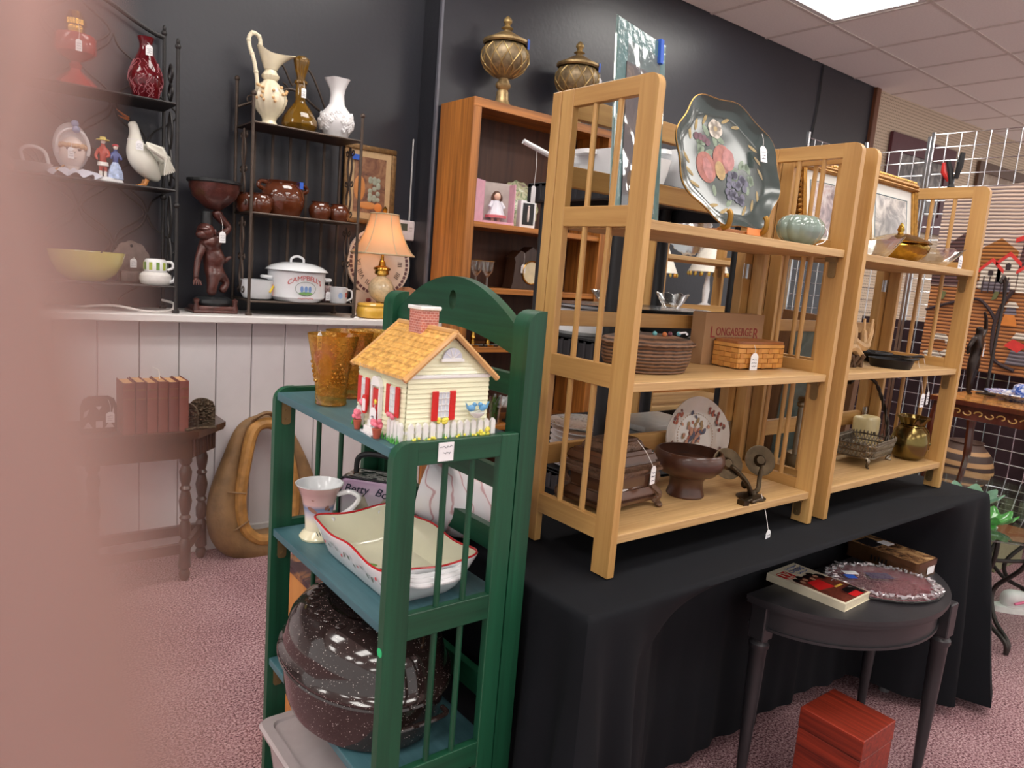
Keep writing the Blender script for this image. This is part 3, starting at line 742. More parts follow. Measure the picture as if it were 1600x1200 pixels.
# baking dish
bd = thing('baking_dish', 'cream rectangular baking dish with a wavy red rim and cherry painting', 'baking dish', (-.348,.250,.7295)); bd.scale=(1,.92,1)
def dish(u, prof, wave, n=96):
    pass
def rr_pt(t, hx, hy, r):
    # point on a rounded rectangle by parameter 0..1, corner radius r
    per=[(hx-r)*2, PI*r/2, (hy-r)*2, PI*r/2]*2; L=sum(per); d=t*L
    segs=[((-hx+r,-hy),(1,0)),None,((hx,-hy+r),(0,1)),None,((hx-r,hy),(-1,0)),None,((-hx,hy-r),(0,-1)),None]
    cs=[None,(hx-r,-hy+r,-PI/2),None,(hx-r,hy-r,0),None,(-hx+r,hy-r,PI/2),None,(-hx+r,-hy+r,PI)]
    for k,l in enumerate(per):
        if d<=l or k==7:
            if segs[k]: (x,y),(dx,dy)=segs[k]; return (x+dx*d, y+dy*d)
            cx,cy,a=cs[k]; an=a+d/r; return (cx+r*math.cos(an), cy+r*math.sin(an))
        d-=l
def ringsheet(levels, n=112, wave=0, wn=6):
    g=G(); rings=[]
    for (hx,hy,r,z,wv) in levels:
        ring=[]
        for j in range(n):
            x,y=rr_pt(j/n,hx,hy,r); ring.append(g.bm.verts.new((x,y,z+wv*math.cos(2*PI*j/n*wn))))
        rings.append(ring)
    for A,B in zip(rings[:-1],rings[1:]):
        for j in range(n): g.bm.faces.new((A[j],A[(j+1)%n],B[(j+1)%n],B[j]))
    return g, rings
g, rg = ringsheet([(.062,.135,.03,.002,0),(.068,.142,.03,0,0),(.078,.152,.03,.012,0),(.09,.166,.03,.042,.0015),(.101,.178,.028,.07,.004),(.1015,.1785,.028,.073,.004),(.0995,.1765,.027,.0735,.004)])
g.bm.faces.new(rg[0][::-1]); obj('dish_outside', g, GLOSS_WHITE, bd)
g, rg = ringsheet([(.0993,.1763,.027,.0735,.004),(.096,.172,.026,.068,.004),(.084,.16,.028,.042,.001),(.072,.146,.03,.014,0),(.06,.133,.03,.008,0)])
g.bm.faces.new(rg[-1]); obj('dish_inside', g, P('dish_cream',C(232,230,204),.1,var=.02,coat=.5), bd)
g=G(); g.tube([(lambda p:(p[0],p[1],.0742+.004*math.cos(2*PI*j/112*6)))(rr_pt(j/112,.0995,.1765,.027)) for j in range(112)],.0022,6,True); obj('red_rim', g, P('rim_red',C(190,30,36),.2), bd)
for s in (-1,1):
    g=G()
    for q,(o,z) in enumerate(((0,.062),(.006,.056),(.010,.049))):
        g.tube(smooth([(-.055,s*(.170+o*.2),z),(-.04,s*(.184+o),z+.001),(0,s*(.19+o),z+.002),(.04,s*(.184+o),z+.001),(.055,s*(.170+o*.2),z)],5),.0052,8)
    obj('handle', g, GLOSS_WHITE, bd)
g=G()
for (x,y,r_) in ((-.040,-.050,.018),(-.012,-.075,.02),(-.03,-.012,.015)): g.disc((x,y,.0094),r_,20,(0,0,1))
ch_=obj('painted_cherries', g, P('cherry_paint',C(90,26,40),.15,var=.4,vs=60), bd)
g=G()
for (x,y,a) in ((-.035,.03,.4),(.02,-.10,2.2),(-.05,-.085,3.0),(.01,-.03,.1)):
    g.disc((x,y,.0096),(.009,.02),12,(math.sin(a)*.001,0,1))
obj('painted_leaves', g, P('leaf_paint',C(120,165,80),.2), bd)
g=G(); gr=G()
for k in range(16):
    y=-.15+.3*k/15; z=.045+.006*math.sin(k*1.9); x=-.092-.0005+(z-.045)*-.38
    (gr if k%4==1 else g).disc((x-.0022,y,z),(.0062,.0035) if k%4!=1 else .004,8,(-1,.0,-.35+.2*math.sin(k)))
obj('painted_vine', g, P('vine_paint',C(70,90,72),.3), bd); obj('painted_berries', gr, RED, bd)

# speckled roaster on the third shelf, plastic bin at the bottom
ENAM = speckle('speckled_enamel', C(44,32,30), C(225,220,215), 230, .13, .12)
ro = thing('roaster', 'large oval black speckled enamel roaster with domed lid', 'roaster', (-.362,.318,.4225))
RX, RY = .155, .212
pr=[(0,0),(.82,0),(.9,.006),(.95,.03),(.97,.07),(.985,.095),(1.03,.1),(1.05,.104),(1.04,.108),(.98,.108)]
g=G(); g.lathe(pr,64,sx=RX,sy=RY); obj('roaster_base', g, ENAM, ro)
pr=[(1.035,.108),(1.04,.114),(1.0,.12),(.97,.13),(.95,.15),(.9,.178),(.8,.2),(.66,.213),(.45,.217),(.4,.212),(.3,.21),(0,.212)]
def dent(a,r,z):
    if .25<r<.75:
        return .0
    return 0
g=G(); g.lathe(pr,64,sx=RX,sy=RY); lid_=obj('roaster_lid', g, ENAM, ro)
g=G()
for k in range(9):
    a=PI*.5+(-1+2*k/8)*1.1+PI*.4; g.ell((RX*.62*math.cos(a),RY*.62*math.sin(a),.2145),(.013,.009,.0035),10,6)
obj('lid_vent_bump', g, ENAM, lid_)
g=G(); g.ell((0,0,.214),(.035,.05,.008),16,8); obj('lid_boss', g, ENAM, lid_)
for s in (-1,1):
    g=G(); g.tube(smooth([(-.06,s*(RY*1.0),.082),(-.05,s*(RY+.022),.08),(.05,s*(RY+.022),.08),(.06,s*RY,.082)],5),.005,8); obj('handle', g, ENAM, ro)
bn = thing('plastic_bin', 'clear grey plastic storage bin on the bottom green shelf', 'bin', (-.35,.33,.1155))
FRO=P('frosted_plastic',C(190,178,178),.2,var=.04,alpha=.85,coat=.3)
g,rg=ringsheet([(.115,.16,.02,.001,0),(.12,.166,.02,.004,0),(.138,.188,.022,.16,0),(.15,.2,.024,.163,0),(.151,.201,.024,.17,0)]); g.bm.faces.new(rg[0][::-1]); obj('bin_body', g, FRO, bn)
g,rg=ringsheet([(.152,.202,.024,.17,0),(.155,.205,.025,.178,0),(.15,.2,.024,.184,0),(.13,.18,.02,.184,0),(.127,.177,.02,.178,0)]); g.bm.faces.new(rg[-1]); obj('bin_lid', g, FRO, bn)
# wooden crate beyond the green shelf
cr = thing('wooden_crate', 'orange pine crate with a stained dark top standing behind the green shelf', 'crate', (-.19,.77,0))
PINE=wood('pine_crate',C(206,140,72),C(176,108,50),'z',.5,30,1.5,.5)
obj('crate_body', G().box((-.115,-.14,0),(.16,.16,.48),.003), PINE, cr)
obj('crate_top', G().box((-.12,-.145,.48),(.165,.165,.498),.003), picture('stained_top',[C(50,30,36),C(70,46,50),C(176,120,70)],14,1,.4), cr)
g=G(); g.box((-.06,-.1455,.15),(.1,-.14,.4),.002); obj('crate_panel', g, PINE, cr)
# marbled paper roll lying behind the green shelf back
m, nt, b = newmat('marbled_paper'); b.inputs['Roughness'].default_value=.35
wv=nt.nodes.new('ShaderNodeTexWave'); wv.inputs['Scale'].default_value=5; wv.inputs['Distortion'].default_value=9; wv.inputs['Detail'].default_value=2; wv.inputs['Detail Scale'].default_value=1.2
nt.links.new(mapping(nt,2.2),wv.inputs['Vector']); nt.links.new(ramp(nt,wv.outputs['Fac'],[(.0,C(206,160,165)),(.07,C(240,232,236)),(1,C(240,236,240))]),b.inputs['Base Color'])
rl = thing('marbled_vase', 'white marbled pink swirl vase lying behind the green shelf', 'vase', (-.05,.47,.75))
rl.location=(-.115,.30,.738)
g=G(); g.lathe([(.05,-.12),(.075,-.115),(.088,-.07),(.09,-.02),(.08,.03),(.06,.06),(.052,.075),(.06,.09),(.054,.09),(.046,.075),(.05,.06),(.06,.03),(.04,-.05),(0,-.09)],40); g.mat4(Matrix.Translation((0,0,.09))@Matrix.Rotation(math.radians(100),4,Vector((.75,.66,0)))); obj('vase_body', g, m, rl)
# ------------------------------------------------------------------ things on the first tan shelf
ZT, ZM, ZL = .74+.7055, .74+.394, .74+.0847
# toleware tray on an easel
TRAYM = P('tray_green_black', C(58,70,68), .22, var=.12, vs=6, coat=.5)
tr = thing('floral_tray', 'black green scalloped tole tray painted with fruit and a white flower', 'tray', (.385,.085,ZT+.012))
tr.rotation_euler = (math.radians(-14), 0, math.radians(-6))
A_, B_ = .168, .146     # half width, half height
def tr_out(a, k=1):
    s = 1+.035*math.cos(8*a)-.02*math.cos(4*a)
    return (A_*k*s*math.cos(a), B_*k*s*math.sin(a))
TILT = math.radians(-16)
def trp(x,z,y):
    c,s=math.cos(TILT),math.sin(TILT); return (x*c-z*s, y, x*s+z*c+B_+.008)
g=G(); rings=[]
for (k,y) in ((0.0,.012),(.45,.012),(.74,.012),(.82,.010),(.9,.002),(.965,-.004),(1.0,-.008),(1.008,-.006),(1.0,-.002),(.9,.008),(.8,.015),(0,.015)):
    if k==0: rings.append([g.bm.verts.new(trp(0,0,y))]); continue
    ring=[]
    for j in range(96):
        x,z=tr_out(2*PI*j/96,k); 
        if k<.85: 
            q=(k/1.0); x,z=A_*k*math.cos(2*PI*j/96)*(1+.02*math.cos(16*PI*j/96)),B_*k*math.sin(2*PI*j/96)*(1+.02*math.cos(16*PI*j/96))
        ring.append(g.bm.verts.new(trp(x,z,y)))
    rings.append(ring)
for Aq,Bq in zip(rings[:-1],rings[1:]):
    for j in range(96):
        k2=(j+1)%96
        if len(Aq)==1: g.bm.faces.new((Aq[0],Bq[j],Bq[k2]))
        elif len(Bq)==1: g.bm.faces.new((Aq[j],Aq[k2],Bq[0]))
        else: g.bm.faces.new((Aq[j],Aq[k2],Bq[k2],Bq[j]))
obj('tray_body', g, TRAYM, tr, 60)
g=G(); g.tube([trp(*tr_out(2*PI*j/96,1.003),-.0065) for j in range(96)],.0016,6,True); obj('gilt_rim', g, GOLD, tr)
def patch(name, items, col, rough=.35, y=.0112):
    g=G()
    for it in items:
        x,z,rx,rz_,an = it
        pts=[]
        for j in range(16):
            a=2*PI*j/16; u,v=rx*math.cos(a),rz_*math.sin(a); pts.append(trp(x+u*math.cos(an)-v*math.sin(an), z+u*math.sin(an)+v*math.cos(an), y))
        g.face(pts)
    o=obj(name, g, P(name+'_paint',col,rough,var=.25,vs=70), tr, recalc=False)
    if len(items)>1: o['kind']='stuff'
    return o
rn=random.Random(5)
patch('painted_leaves',[(-.055+.03*math.cos(k*1.3),.03+.03*math.sin(k*1.7),.007,.015,k*.9) for k in range(9)]+[(.06+.03*math.cos(k*1.1),.0+.028*math.sin(k*2.1),.007,.014,k*.7) for k in range(9)]+[(-.02,-.07,.006,.013,.4),(.03,-.08,.006,.013,-.5)],C(122,140,120),y=.0116)
patch('painted_peaches',[(-.01,.012,.031,.034,.2),(-.055,-.028,.03,.036,.6)],C(160,100,90),y=.0110)
patch('painted_peach_blush',[(.008,.018,.02,.026,.3),(-.05,-.03,.014,.026,.6)],C(172,116,114),y=.0105)
patch('painted_pear',[(-.012,-.018,.016,.022,.5)],C(168,140,92),y=.0104)
patch('painted_flower',[(-.045+.012*math.cos(k*PI/3),.072+.012*math.sin(k*PI/3),.011,.012,k) for k in range(6)],C(200,192,180),y=.0108)
patch('painted_flower_heart',[(-.045,.072,.006,.006,0)],C(180,160,120),y=.0103)
patch('painted_cherries',[(-.098+.012*k,.03+.004*math.sin(k),.008,.009,0) for k in range(4)],C(110,78,90),y=.0108)
patch('painted_grapes',[(.04+rn.uniform(-.02,.035),-.035+rn.uniform(-.035,.03),.0085,.0085,0) for k in range(26)],C(98,98,118),y=.0107)
patch('gold_border',[(A_*.73*math.cos(a)*(1),B_*.73*math.sin(a),.004,.016,a+.6) for a in [2*PI*k/22 for k in range(22)] if abs(math.sin(3*a))>.4],C(160,140,92),y=.0112)
price_tag(tr, trp(.085,.115,-.008), .03, 0, .022,.038)
es = thing('plate_easel','small brown wooden easel under the floral tray','easel',(.385,.062,ZT))
EW=P('easel_wood',C(150,92,40),.4)
g=G(); g.box((-.075,.0,0),(.075,.012,.014),.002); g.box((-.075,.012,0),(-.06,.13,.012),.002); g.box((.06,.012,0),(.075,.13,.012),.002); obj('easel_base', g, EW, es)
for s in (-1,1):
    g=G(); g.tube(smooth([(s*.068,.006,.012),(s*.068,-.012,.018),(s*.068,-.016,.04),(s*.068,-.010,.05)],5),.006,8); obj('easel_hook', g, P('easel_gilt%d'%s,C(150,110,40),.35,.5), es)
g=G(); g.box((.0,-.004,.0145),(.05,.0,.024)); g=G().box((-.03,-.003,.001),(.022,-.001,.016)); st=obj('price_sticker', g, P('orange_sticker',C(240,150,90),.6), es); st.location=(.045,-.002,.006)
# ribbed green planter
pj = thing('ribbed_planter','small sage green ribbed ceramic planter with a white string','planter',(.618,.062,ZT))
g=G(); g.lathe([(0,0),(.026,0),(.034,.004),(.052,.018),(.06,.036),(.057,.054),(.046,.066),(.036,.07),(.03,.066),(.045,.05),(0,.01)],80,rf=lambda a,r,z:1+.10*abs(math.sin(5*a)),sy=.8); obj('planter_body', g, P('sage_glaze',C(128,146,136),.1,var=.06,coat=.5), pj)
g=G(); g.tube(smooth([(.0,-.047,.003),(.03,-.05,.014),(.058,-.038,.038),(.054,-.02,.058),(.04,0,.072)],6),.0012,6); obj('white_string', g, STRING, pj)
# glass panelled picture standing at the left end
gp = thing('glass_picture','framed glass picture wrapped in plastic with blue tape at top','picture',(.018+.004,.11,ZT))
gp.rotation_euler=(math.radians(-4),0,math.radians(14))
GLP=P('bevelled_glass_edge',C(150,185,185),.05,var=.05,coat=1)
g=G(); g.box((0,0,0),(.2,.006,.385),.001); gl_=obj('glass_panel', g, P('ribbed_glass',C(104,138,140),.1,var=.12,vs=40,bmp=.35,bs=60,bd=.003,coat=.4,alpha=.86), gp)
g=G(); g.box((.035,-.002,.03),(.165,-.0004,.31)); ph=obj('picture_print', g, picture('dark_print',[C(16,19,30),C(28,33,48),C(50,46,50),C(140,122,100)],14,1.5,.4), gp)
g=G(); g.sheet(lambda u,v:(.03+.14*u,-.0045-.002*math.sin(u*9+v*5)*math.sin(v*11),.02+.33*v),14,20); obj('plastic_wrap', g, glass('clear_wrap',(.95,.96,.97,1),.06,tint=.2), gp)
g=G(); g.tube([(0,.003,0),(0,.003,.385),(.2,.003,.385),(.2,.003,0)],.0035,6,True); obj('glass_edge', g, glass('edge_glass',(.8,.93,.9,1)), gp)
g=G(); g.box((.165,-.007,.34),(.178,.008,.388)); obj('blue_tape', g, BLUE_TAPE, gp)
# oval wicker basket
wk = thing('wicker_basket','brown oval lidded wicker basket with bead trim','basket',(.218,.152,ZM))
def weave(name,c1,c2,ang=120,zs=260):
    m,nt,b=newmat(name); b.inputs['Roughness'].default_value=.6
    w1=nt.nodes.new('ShaderNodeTexWave'); w1.bands_direction='Z'; w1.inputs['Scale'].default_value=zs/6.283; w1.inputs['Distortion'].default_value=1.5; w1.inputs['Detail'].default_value=1; nt.links.new(mapping(nt,1),w1.inputs['Vector'])
    n=noise(nt,mapping(nt,60),1,2); mx=nt.nodes.new('ShaderNodeMath'); mx.operation='MULTIPLY_ADD'; mx.inputs[1].default_value=.5; nt.links.new(w1.outputs['Fac'],mx.inputs[0]); h=nt.nodes.new('ShaderNodeMath'); h.operation='MULTIPLY'; h.inputs[1].default_value=.5; nt.links.new(n,h.inputs[0]); nt.links.new(h.outputs[0],mx.inputs[2])
    nt.links.new(ramp(nt,mx.outputs[0],[(.25,c2),(.7,c1)]),b.inputs['Base Color']); bump(nt,b,mx.outputs[0],.8,.003); return m
WICK=weave('brown_wicker',C(128,92,66),C(58,40,30))
wv_=lambda a,r,z:1+.012*math.sin(60*a+(PI if int(z*250)%2 else 0))
pr=[(0,.002),(.86,0),(.9,.003)]+[(.9+.1*math.sin(PI/2*min(1,k/7)),.006+.05*k/11) for k in range(12)]+[(.97,.056),(0,.05)]
g=G(); g.lathe(pr,120,sx=.116,sy=.084,rf=wv_); obj('basket_body', g, WICK, wk)
pr=[(1.0,.056),(1.03,.06),(1.03,.066),(1.0,.07)]+[(.98-.98*(k/8)**1.2,.072+.012*math.sin(PI/2*k/8)) for k in range(9)]
g=G(); g.lathe(pr,120,sx=.116,sy=.084,rf=lambda a,r,z:1+.008*math.sin(60*a)); ld=obj('basket_lid', g, WICK, wk)
g=G(); g.tube([(.121*math.cos(a),.088*math.sin(a),.063+.0015*math.sin(24*a)) for a in [2*PI*k/96 for k in range(96)]],.004,6,True); obj('rim_braid', g, WICK, ld)
for k,(x,y,c) in enumerate(((-.015,-.03,C(100,170,175)),(.03,-.035,C(110,60,70)),(.066,-.03,C(120,190,210)),(.0,-.045,C(190,110,60)))):
    obj('bead', G().ell((x,y,.0855),.0055,10,8), P('bead_%d'%k,c,.1), ld)
g=G(); g.tube([(.06,-.038,.088),(.085,-.034,.089)],.0025,6); g.tube([(.07,-.05,.087),(.085,-.036,.088)],[.003,.001],6); obj('shell_bead', g, GLOSS_WHITE, ld)
# cardboard box and splint basket
lbx = thing('cardboard_box','tan cardboard box with red lettering standing behind the splint basket','box',(.605,.222,ZM),math.radians(-3))
g=G(); g.box((-.118,-.022,0),(.118,.022,.132),.001); obj('carton', g, P('kraft_card',C(160,124,88),.75,var=.04,vs=6), lbx)
RL=P('letter_red',C(140,44,40),.6)
text('lettering','ONGABERGE',.030,RL,lbx,(-.002,-.0226,.084),sx=.82); text('lettering','L',.042,RL,lbx,(-.087,-.0226,.082)); text('lettering','R',.042,RL,lbx,(.086,-.0226,.080),sx=.9)
text('lettering','WOODCRAFTS',.012,RL,lbx,(.0,-.0226,.066),sx=1.4)
bk = thing('splint_basket','honey coloured woven splint basket with wooden lid and price tag','basket',(.605,.152,ZM),math.radians(-4))
SPL=P('splint',C(206,146,72),.45,var=.15,vs=25); SPL2=P('splint_dark',C(190,128,60),.5)
BX,BY=.088,.04
obj('basket_lining', G().box((-BX+.004,-BY+.004,.002),(BX-.004,BY-.004,.058)), SPL2, bk)
sp_a=obj('weaver_strip', G().box((-BX,-.0012,-.0058),(BX,.0012,.0058),.0008), SPL, bk); sp_a.location=(0,-BY,.009)
n_=0
for k in range(4):
    for s in (-1,1):
        if k==0 and s==-1: continue
        inst(sp_a,bk,(0,s*BY,.009+.0125*k))
    
sd=obj('weaver_strip', G().box((-.0012,-BY,-.0058),(.0012,BY,.0058),.0008), SPL, bk); sd.location=(-BX,0,.009)
for k in range(4):
    for s in (-1,1):
        if k==0 and s==-1: continue
        inst(sd,bk,(s*BX,0,.009+.0125*k))
stv=None
for row in range(4):
    for i in range(8):
        if (row+i)%2: continue
        x=-BX+.012+i*(2*BX-.024)/7
        if stv is None: stv=obj('upright_strip', G().box((-.0075,-.0014,-.0066),(.0075,.0014,.0066),.0008), SPL2, bk); stv.location=(x,-BY-.0022,.009+.0125*row)
        else: inst(stv,bk,(x,-BY-.0022,.009+.0125*row))
    for i in range(4):
        if (row+i)%2: continue
        y=-BY+.012+i*(2*BY-.024)/3
        inst(stv,bk,(-BX-.0022,y,.009+.0125*row),(0,0,PI/2)); inst(stv,bk,(BX+.0022,y,.009+.0125*row),(0,0,PI/2))
g=G(); g.prism(rrect(-BX-.004,-BY-.004,BX+.004,BY+.004,.012),.0545,.063); obj('rim_band', g, SPL, bk)
g=G(); g.prism(rrect(-BX-.002,-BY-.002,BX+.002,BY+.002,.012),.0635,.070); obj('wooden_lid', g, wood('basket_lid_wood',C(176,112,60),C(130,76,38),'x',.35,40,2,.5), bk)
price_tag(bk,(-.04,-BY-.006,.062),.02,0,.028,.042,off=(.002,-.004))
# carved casket
CK=P('carved_brown',C(98,72,54),.38,.15,.3,60,.8,170,.004); CKW=P('polished_brown',C(90,60,44),.2,.1,.15,10,coat=.5)
ck = thing('carved_casket','dark carved footed casket with tiered lid and finial','casket',(.155,.165,ZL),math.radians(4))
def tier(g,hx0,hy0,z0,hx1,hy1,z1,b=.004): 
    vs=[(-hx0,-hy0,z0),(hx0,-hy0,z0),(hx0,hy0,z0),(-hx0,hy0,z0),(-hx1,-hy1,z1),(hx1,-hy1,z1),(hx1,hy1,z1),(-hx1,hy1,z1)]
    v=g._add(vs,[(3,2,1,0),(4,5,6,7),(0,1,5,4),(1,2,6,5),(2,3,7,6),(3,0,4,7)])
    es=set(e for p in v for e in p.link_edges); bmesh.ops.bevel(g.bm,geom=list(es),offset=b,segments=2,affect='EDGES')
g=G(); tier(g,.088,.062,.012,.096,.07,.03,.006); tier(g,.096,.07,.03,.08,.056,.05,.004); tier(g,.076,.052,.048,.078,.054,.082,.002); obj('casket_body', g, CKW, ck)
g=G(); tier(g,.1,.075,.08,.1,.075,.104,.009); obj('carved_band', g, CK, ck)
g=G(); tier(g,.092,.068,.104,.082,.058,.132,.008); obj('lid_lower_tier', g, CKW, ck)
g=G(); tier(g,.068,.046,.132,.056,.034,.156,.006); obj('lid_upper_tier', g, CK, ck)
g=G(); g.lathe([(0,.154),(.018,.156),(.014,.162),(.016,.168),(.015,.182),(.008,.19),(0,.192)],16,rf=lambda a,r,z:1+.06*math.sin(8*a)); obj('finial', g, CKW, ck)
for sx in (-1,1):
    for sy in (-1,1):
        g=G(); cx,cy=sx*.086,sy*.06
        g.tube(smooth([(cx*.9,cy*.9,.095),(cx*1.02,cy*1.04,.07),(cx*.92,cy*.92,.05),(cx*1.1,cy*1.12,.03),(cx*1.02,cy*1.02,.01)],4),[.008]*9+[.012]*6+[.011]*2 if False else .0095,8)
        for q in (-1,0,1): g.ell((cx*1.08+sx*.004+q*.006*(-sx*sy),cy*1.08+sy*.004+q*.006,.006),(.009,.009,.006),8,6)
        obj('scroll_foot', g, CK, ck)
price_tag(ck,(.02,-.05,.158),.055,math.radians(10),.022,.042,off=(.03,-.03))
# wooden pedestal bowl
wb = thing('wooden_bowl','dark turned wooden pedestal bowl','bowl',(.392,.135,ZL))
g=G(); g.lathe([(0,0),(.044,0),(.046,.004),(.041,.02),(.040,.04),(.046,.05),(.066,.058),(.08,.072),(.086,.09),(.083,.106),(.078,.112),(.074,.112),(.078,.1),(.076,.085),(.06,.068),(0,.06)],56); obj('bowl_body', g, wood('walnut',C(92,58,42),C(58,34,26),'x',.32,30,2,.4,coat=.2), wb)
# platter with transfer print, leaning on the back rail
pt = thing('floral_platter','oval cream platter with rust transfer flowers leaning at back','plate',(.575,.235,ZL))
pt.rotation_euler=(math.radians(-12),0,0)
g=G(); rings=[]
for (k,y) in ((0,.006),(.55,.006),(.66,.004),(.95,-.006),(1.0,-.009),(1.0,-.006),(.66,.010),(0,.012)):
    if k==0: rings.append([g.bm.verts.new((0,y,.107))]); continue
    rings.append([g.bm.verts.new((.132*k*(1+.02*math.cos(4*a))*math.cos(a),y,.107+.105*k*(1+.02*math.cos(4*a))*math.sin(a))) for a in [2*PI*j/72 for j in range(72)]])
for Aq,Bq in zip(rings[:-1],rings[1:]):
    for j in range(72):
        k2=(j+1)%72
        if len(Aq)==1: g.bm.faces.new((Aq[0],Bq[j],Bq[k2]))
        elif len(Bq)==1: g.bm.faces.new((Aq[j],Aq[k2],Bq[0]))
        else: g.bm.faces.new((Aq[j],Aq[k2],Bq[k2],Bq[j]))
obj('plate_body', g, P('plate_cream',C(226,220,212),.1,var=.02,coat=.5), pt, 60)
def flowers(parent, pts, cols, nm, r=.007, n=8):
    for ci,c in enumerate(cols):
        g=G()
        for i,(x,y,z) in enumerate(pts):
            if i%len(cols)==ci: g.disc((x,y-.0006*ci,z),(r*(1+.4*math.sin(i*2.3)),r*.7),n,(math.sin(i)*.01,-1,0.001*i))
        obj(nm, g, P(nm+str(ci)+parent.name,c,.3), parent, recalc=False)['kind']='stuff'
rn=random.Random(9)
cen=[(rn.gauss(0,.022),.0048,.112+rn.gauss(0,.018)) for k in range(60)]
rimp=[]
for k in range(110):
    a=2*PI*k/110
    if math.sin(a*1+.2)**2>.08 and (abs(math.cos(a))>.55): q=.8+rn.uniform(-.08,.08); rimp.append((.132*q*math.cos(a),-.0026-(q-.8)*.035-.0006,.107+.105*q*math.sin(a)))
flowers(pt,cen,[C(186,110,86),C(170,140,96),C(90,90,110),C(200,146,120)],'printed_bouquet',.0075)
flowers(pt,rimp,[C(150,70,54),C(110,70,70),C(176,96,70)],'printed_rim_flowers',.0065)
g=G()
for k in range(48):
    a=2*PI*k/48; g.disc((.132*.57*math.cos(a),.0045,.107+.105*.57*math.sin(a)),.0022,6,(0,-1,0))
obj('printed_scallop', g, P('print_tan',C(190,160,130),.3), pt, recalc=False)
# brass double sconce
SC=P('aged_brass',C(72,60,44),.36,.85,.35,40)
sc = thing('wall_sconce','antique brass double arm wall sconce lying with a price tag','sconce',(.535,.045,ZL),math.radians(8))
g=G(); g.lathe([(0,0),(.034,0),(.036,.003),(.026,.008),(.012,.012),(.008,.02),(0,.022)],24); g.ell((.0,.02,.03),(.01,.01,.012),12,8); obj('sconce_plate', g, SC, sc)
for s,ex in ((-1,(-.055,.05)),(1,(.06,.02))):
    g=G(); ar=smooth([(0,.0,.012),(s*.02,-.006,.02),(s*.035,.0,.045),(ex[0],ex[1]*.5,.075),(ex[0]+s*.002,ex[1],.08)],6); g.tube(ar,.006,8)
    a=obj('sconce_arm', g, SC, sc)
    g=G(); g.lathe([(.006,0),(.034,.003),(.038,.008),(.039,.011),(.034,.012),(.016,.009),(.010,.016),(0,.016)],32,rf=lambda t,r,z:1+.03*math.sin(16*t)); g.mat4(Matrix.Translation((ex[0],ex[1],.08))@Vector((0,0,1)).rotation_difference(Vector((-.5,-.72,.45) if s<0 else (-.62,-.66,.42))).to_matrix().to_4x4()); obj('candle_cup', g, SC, a)
g=G(); g.box((-.075,-.02,.0),(-.03,-.008,.008),.002); g.box((-.05,-.03,.0),(0,-.02,.008),.002); g.prism([(-.085,-.024),(-.07,-.03),(-.066,-.006),(-.08,-.004)],0,.012); obj('sconce_spade_end', g, SC, sc)
price_tag(sc,(.0,-.025,.018),.085,0,.024,.034,off=(.002,-.03))

# ------------------------------------------------------------------ things on the second tan shelf
CRY=glass('crystal_glass',(.93,.95,.95,1),.08,tint=.55)
def crystal_bowl(label,loc,r,h,grp=None):
    t=thing('crystal_bowl',label,'bowl',loc,0,grp)
    n=48; sc_=lambda a,r_,z:1+.05*math.sin(8*a)*(z/h)+.025*math.sin(24*a)
    obj('bowl_body', G().lathe([(0,.003),(r*.5,0),(r*.55,.004),(r*.75,h*.4),(r*.92,h*.75),(r*1.05,h),(r*1.0,h*.98),(r*.86,h*.72),(r*.68,h*.4),(r*.45,.012),(0,.01)],n,rf=sc_,zf=lambda a,r_,z:.004*math.sin(8*a)*(z/h)), CRY, t); return t
crystal_bowl('ruffled clear glass dish left of the golden tureen',(1.01,.075,ZT),.072,.055,'clear glass dishes')
t=crystal_bowl('wide ruffled clear glass dish with a tag right of the tureen',(1.36,.07,ZT),.085,.05,'clear glass dishes'); price_tag(t,(.07,-.06,.045),.006,0,.026,.04)
gt=thing('gold_tureen','shiny golden lidded tureen with embossed leaves','tureen',(1.2,.095,ZT))
GM=P('gold_lustre',C(176,142,62),.16,1,.2,80,.5,90,.003)
obj('tureen_body', G().lathe([(0,0),(.05,0),(.052,.004),(.07,.016),(.082,.034),(.084,.045),(.078,.054)],40,rf=lambda a,r,z:1+.02*math.sin(12*a)*(z>.01)), GM, gt)
l=obj('tureen_lid', G().lathe([(.084,.054),(.086,.058),(.075,.064),(.05,.075),(.02,.082),(.008,.084),(.007,.088),(0,.088)],40,rf=lambda a,r,z:1+.03*math.sin(10*a)), GM, gt)
obj('lid_knob', G().lathe([(.006,.086),(.009,.094),(.006,.104),(.003,.112),(0,.114)],12,rf=lambda a,r,z:1+.15*math.sin(4*a)), GM, l)
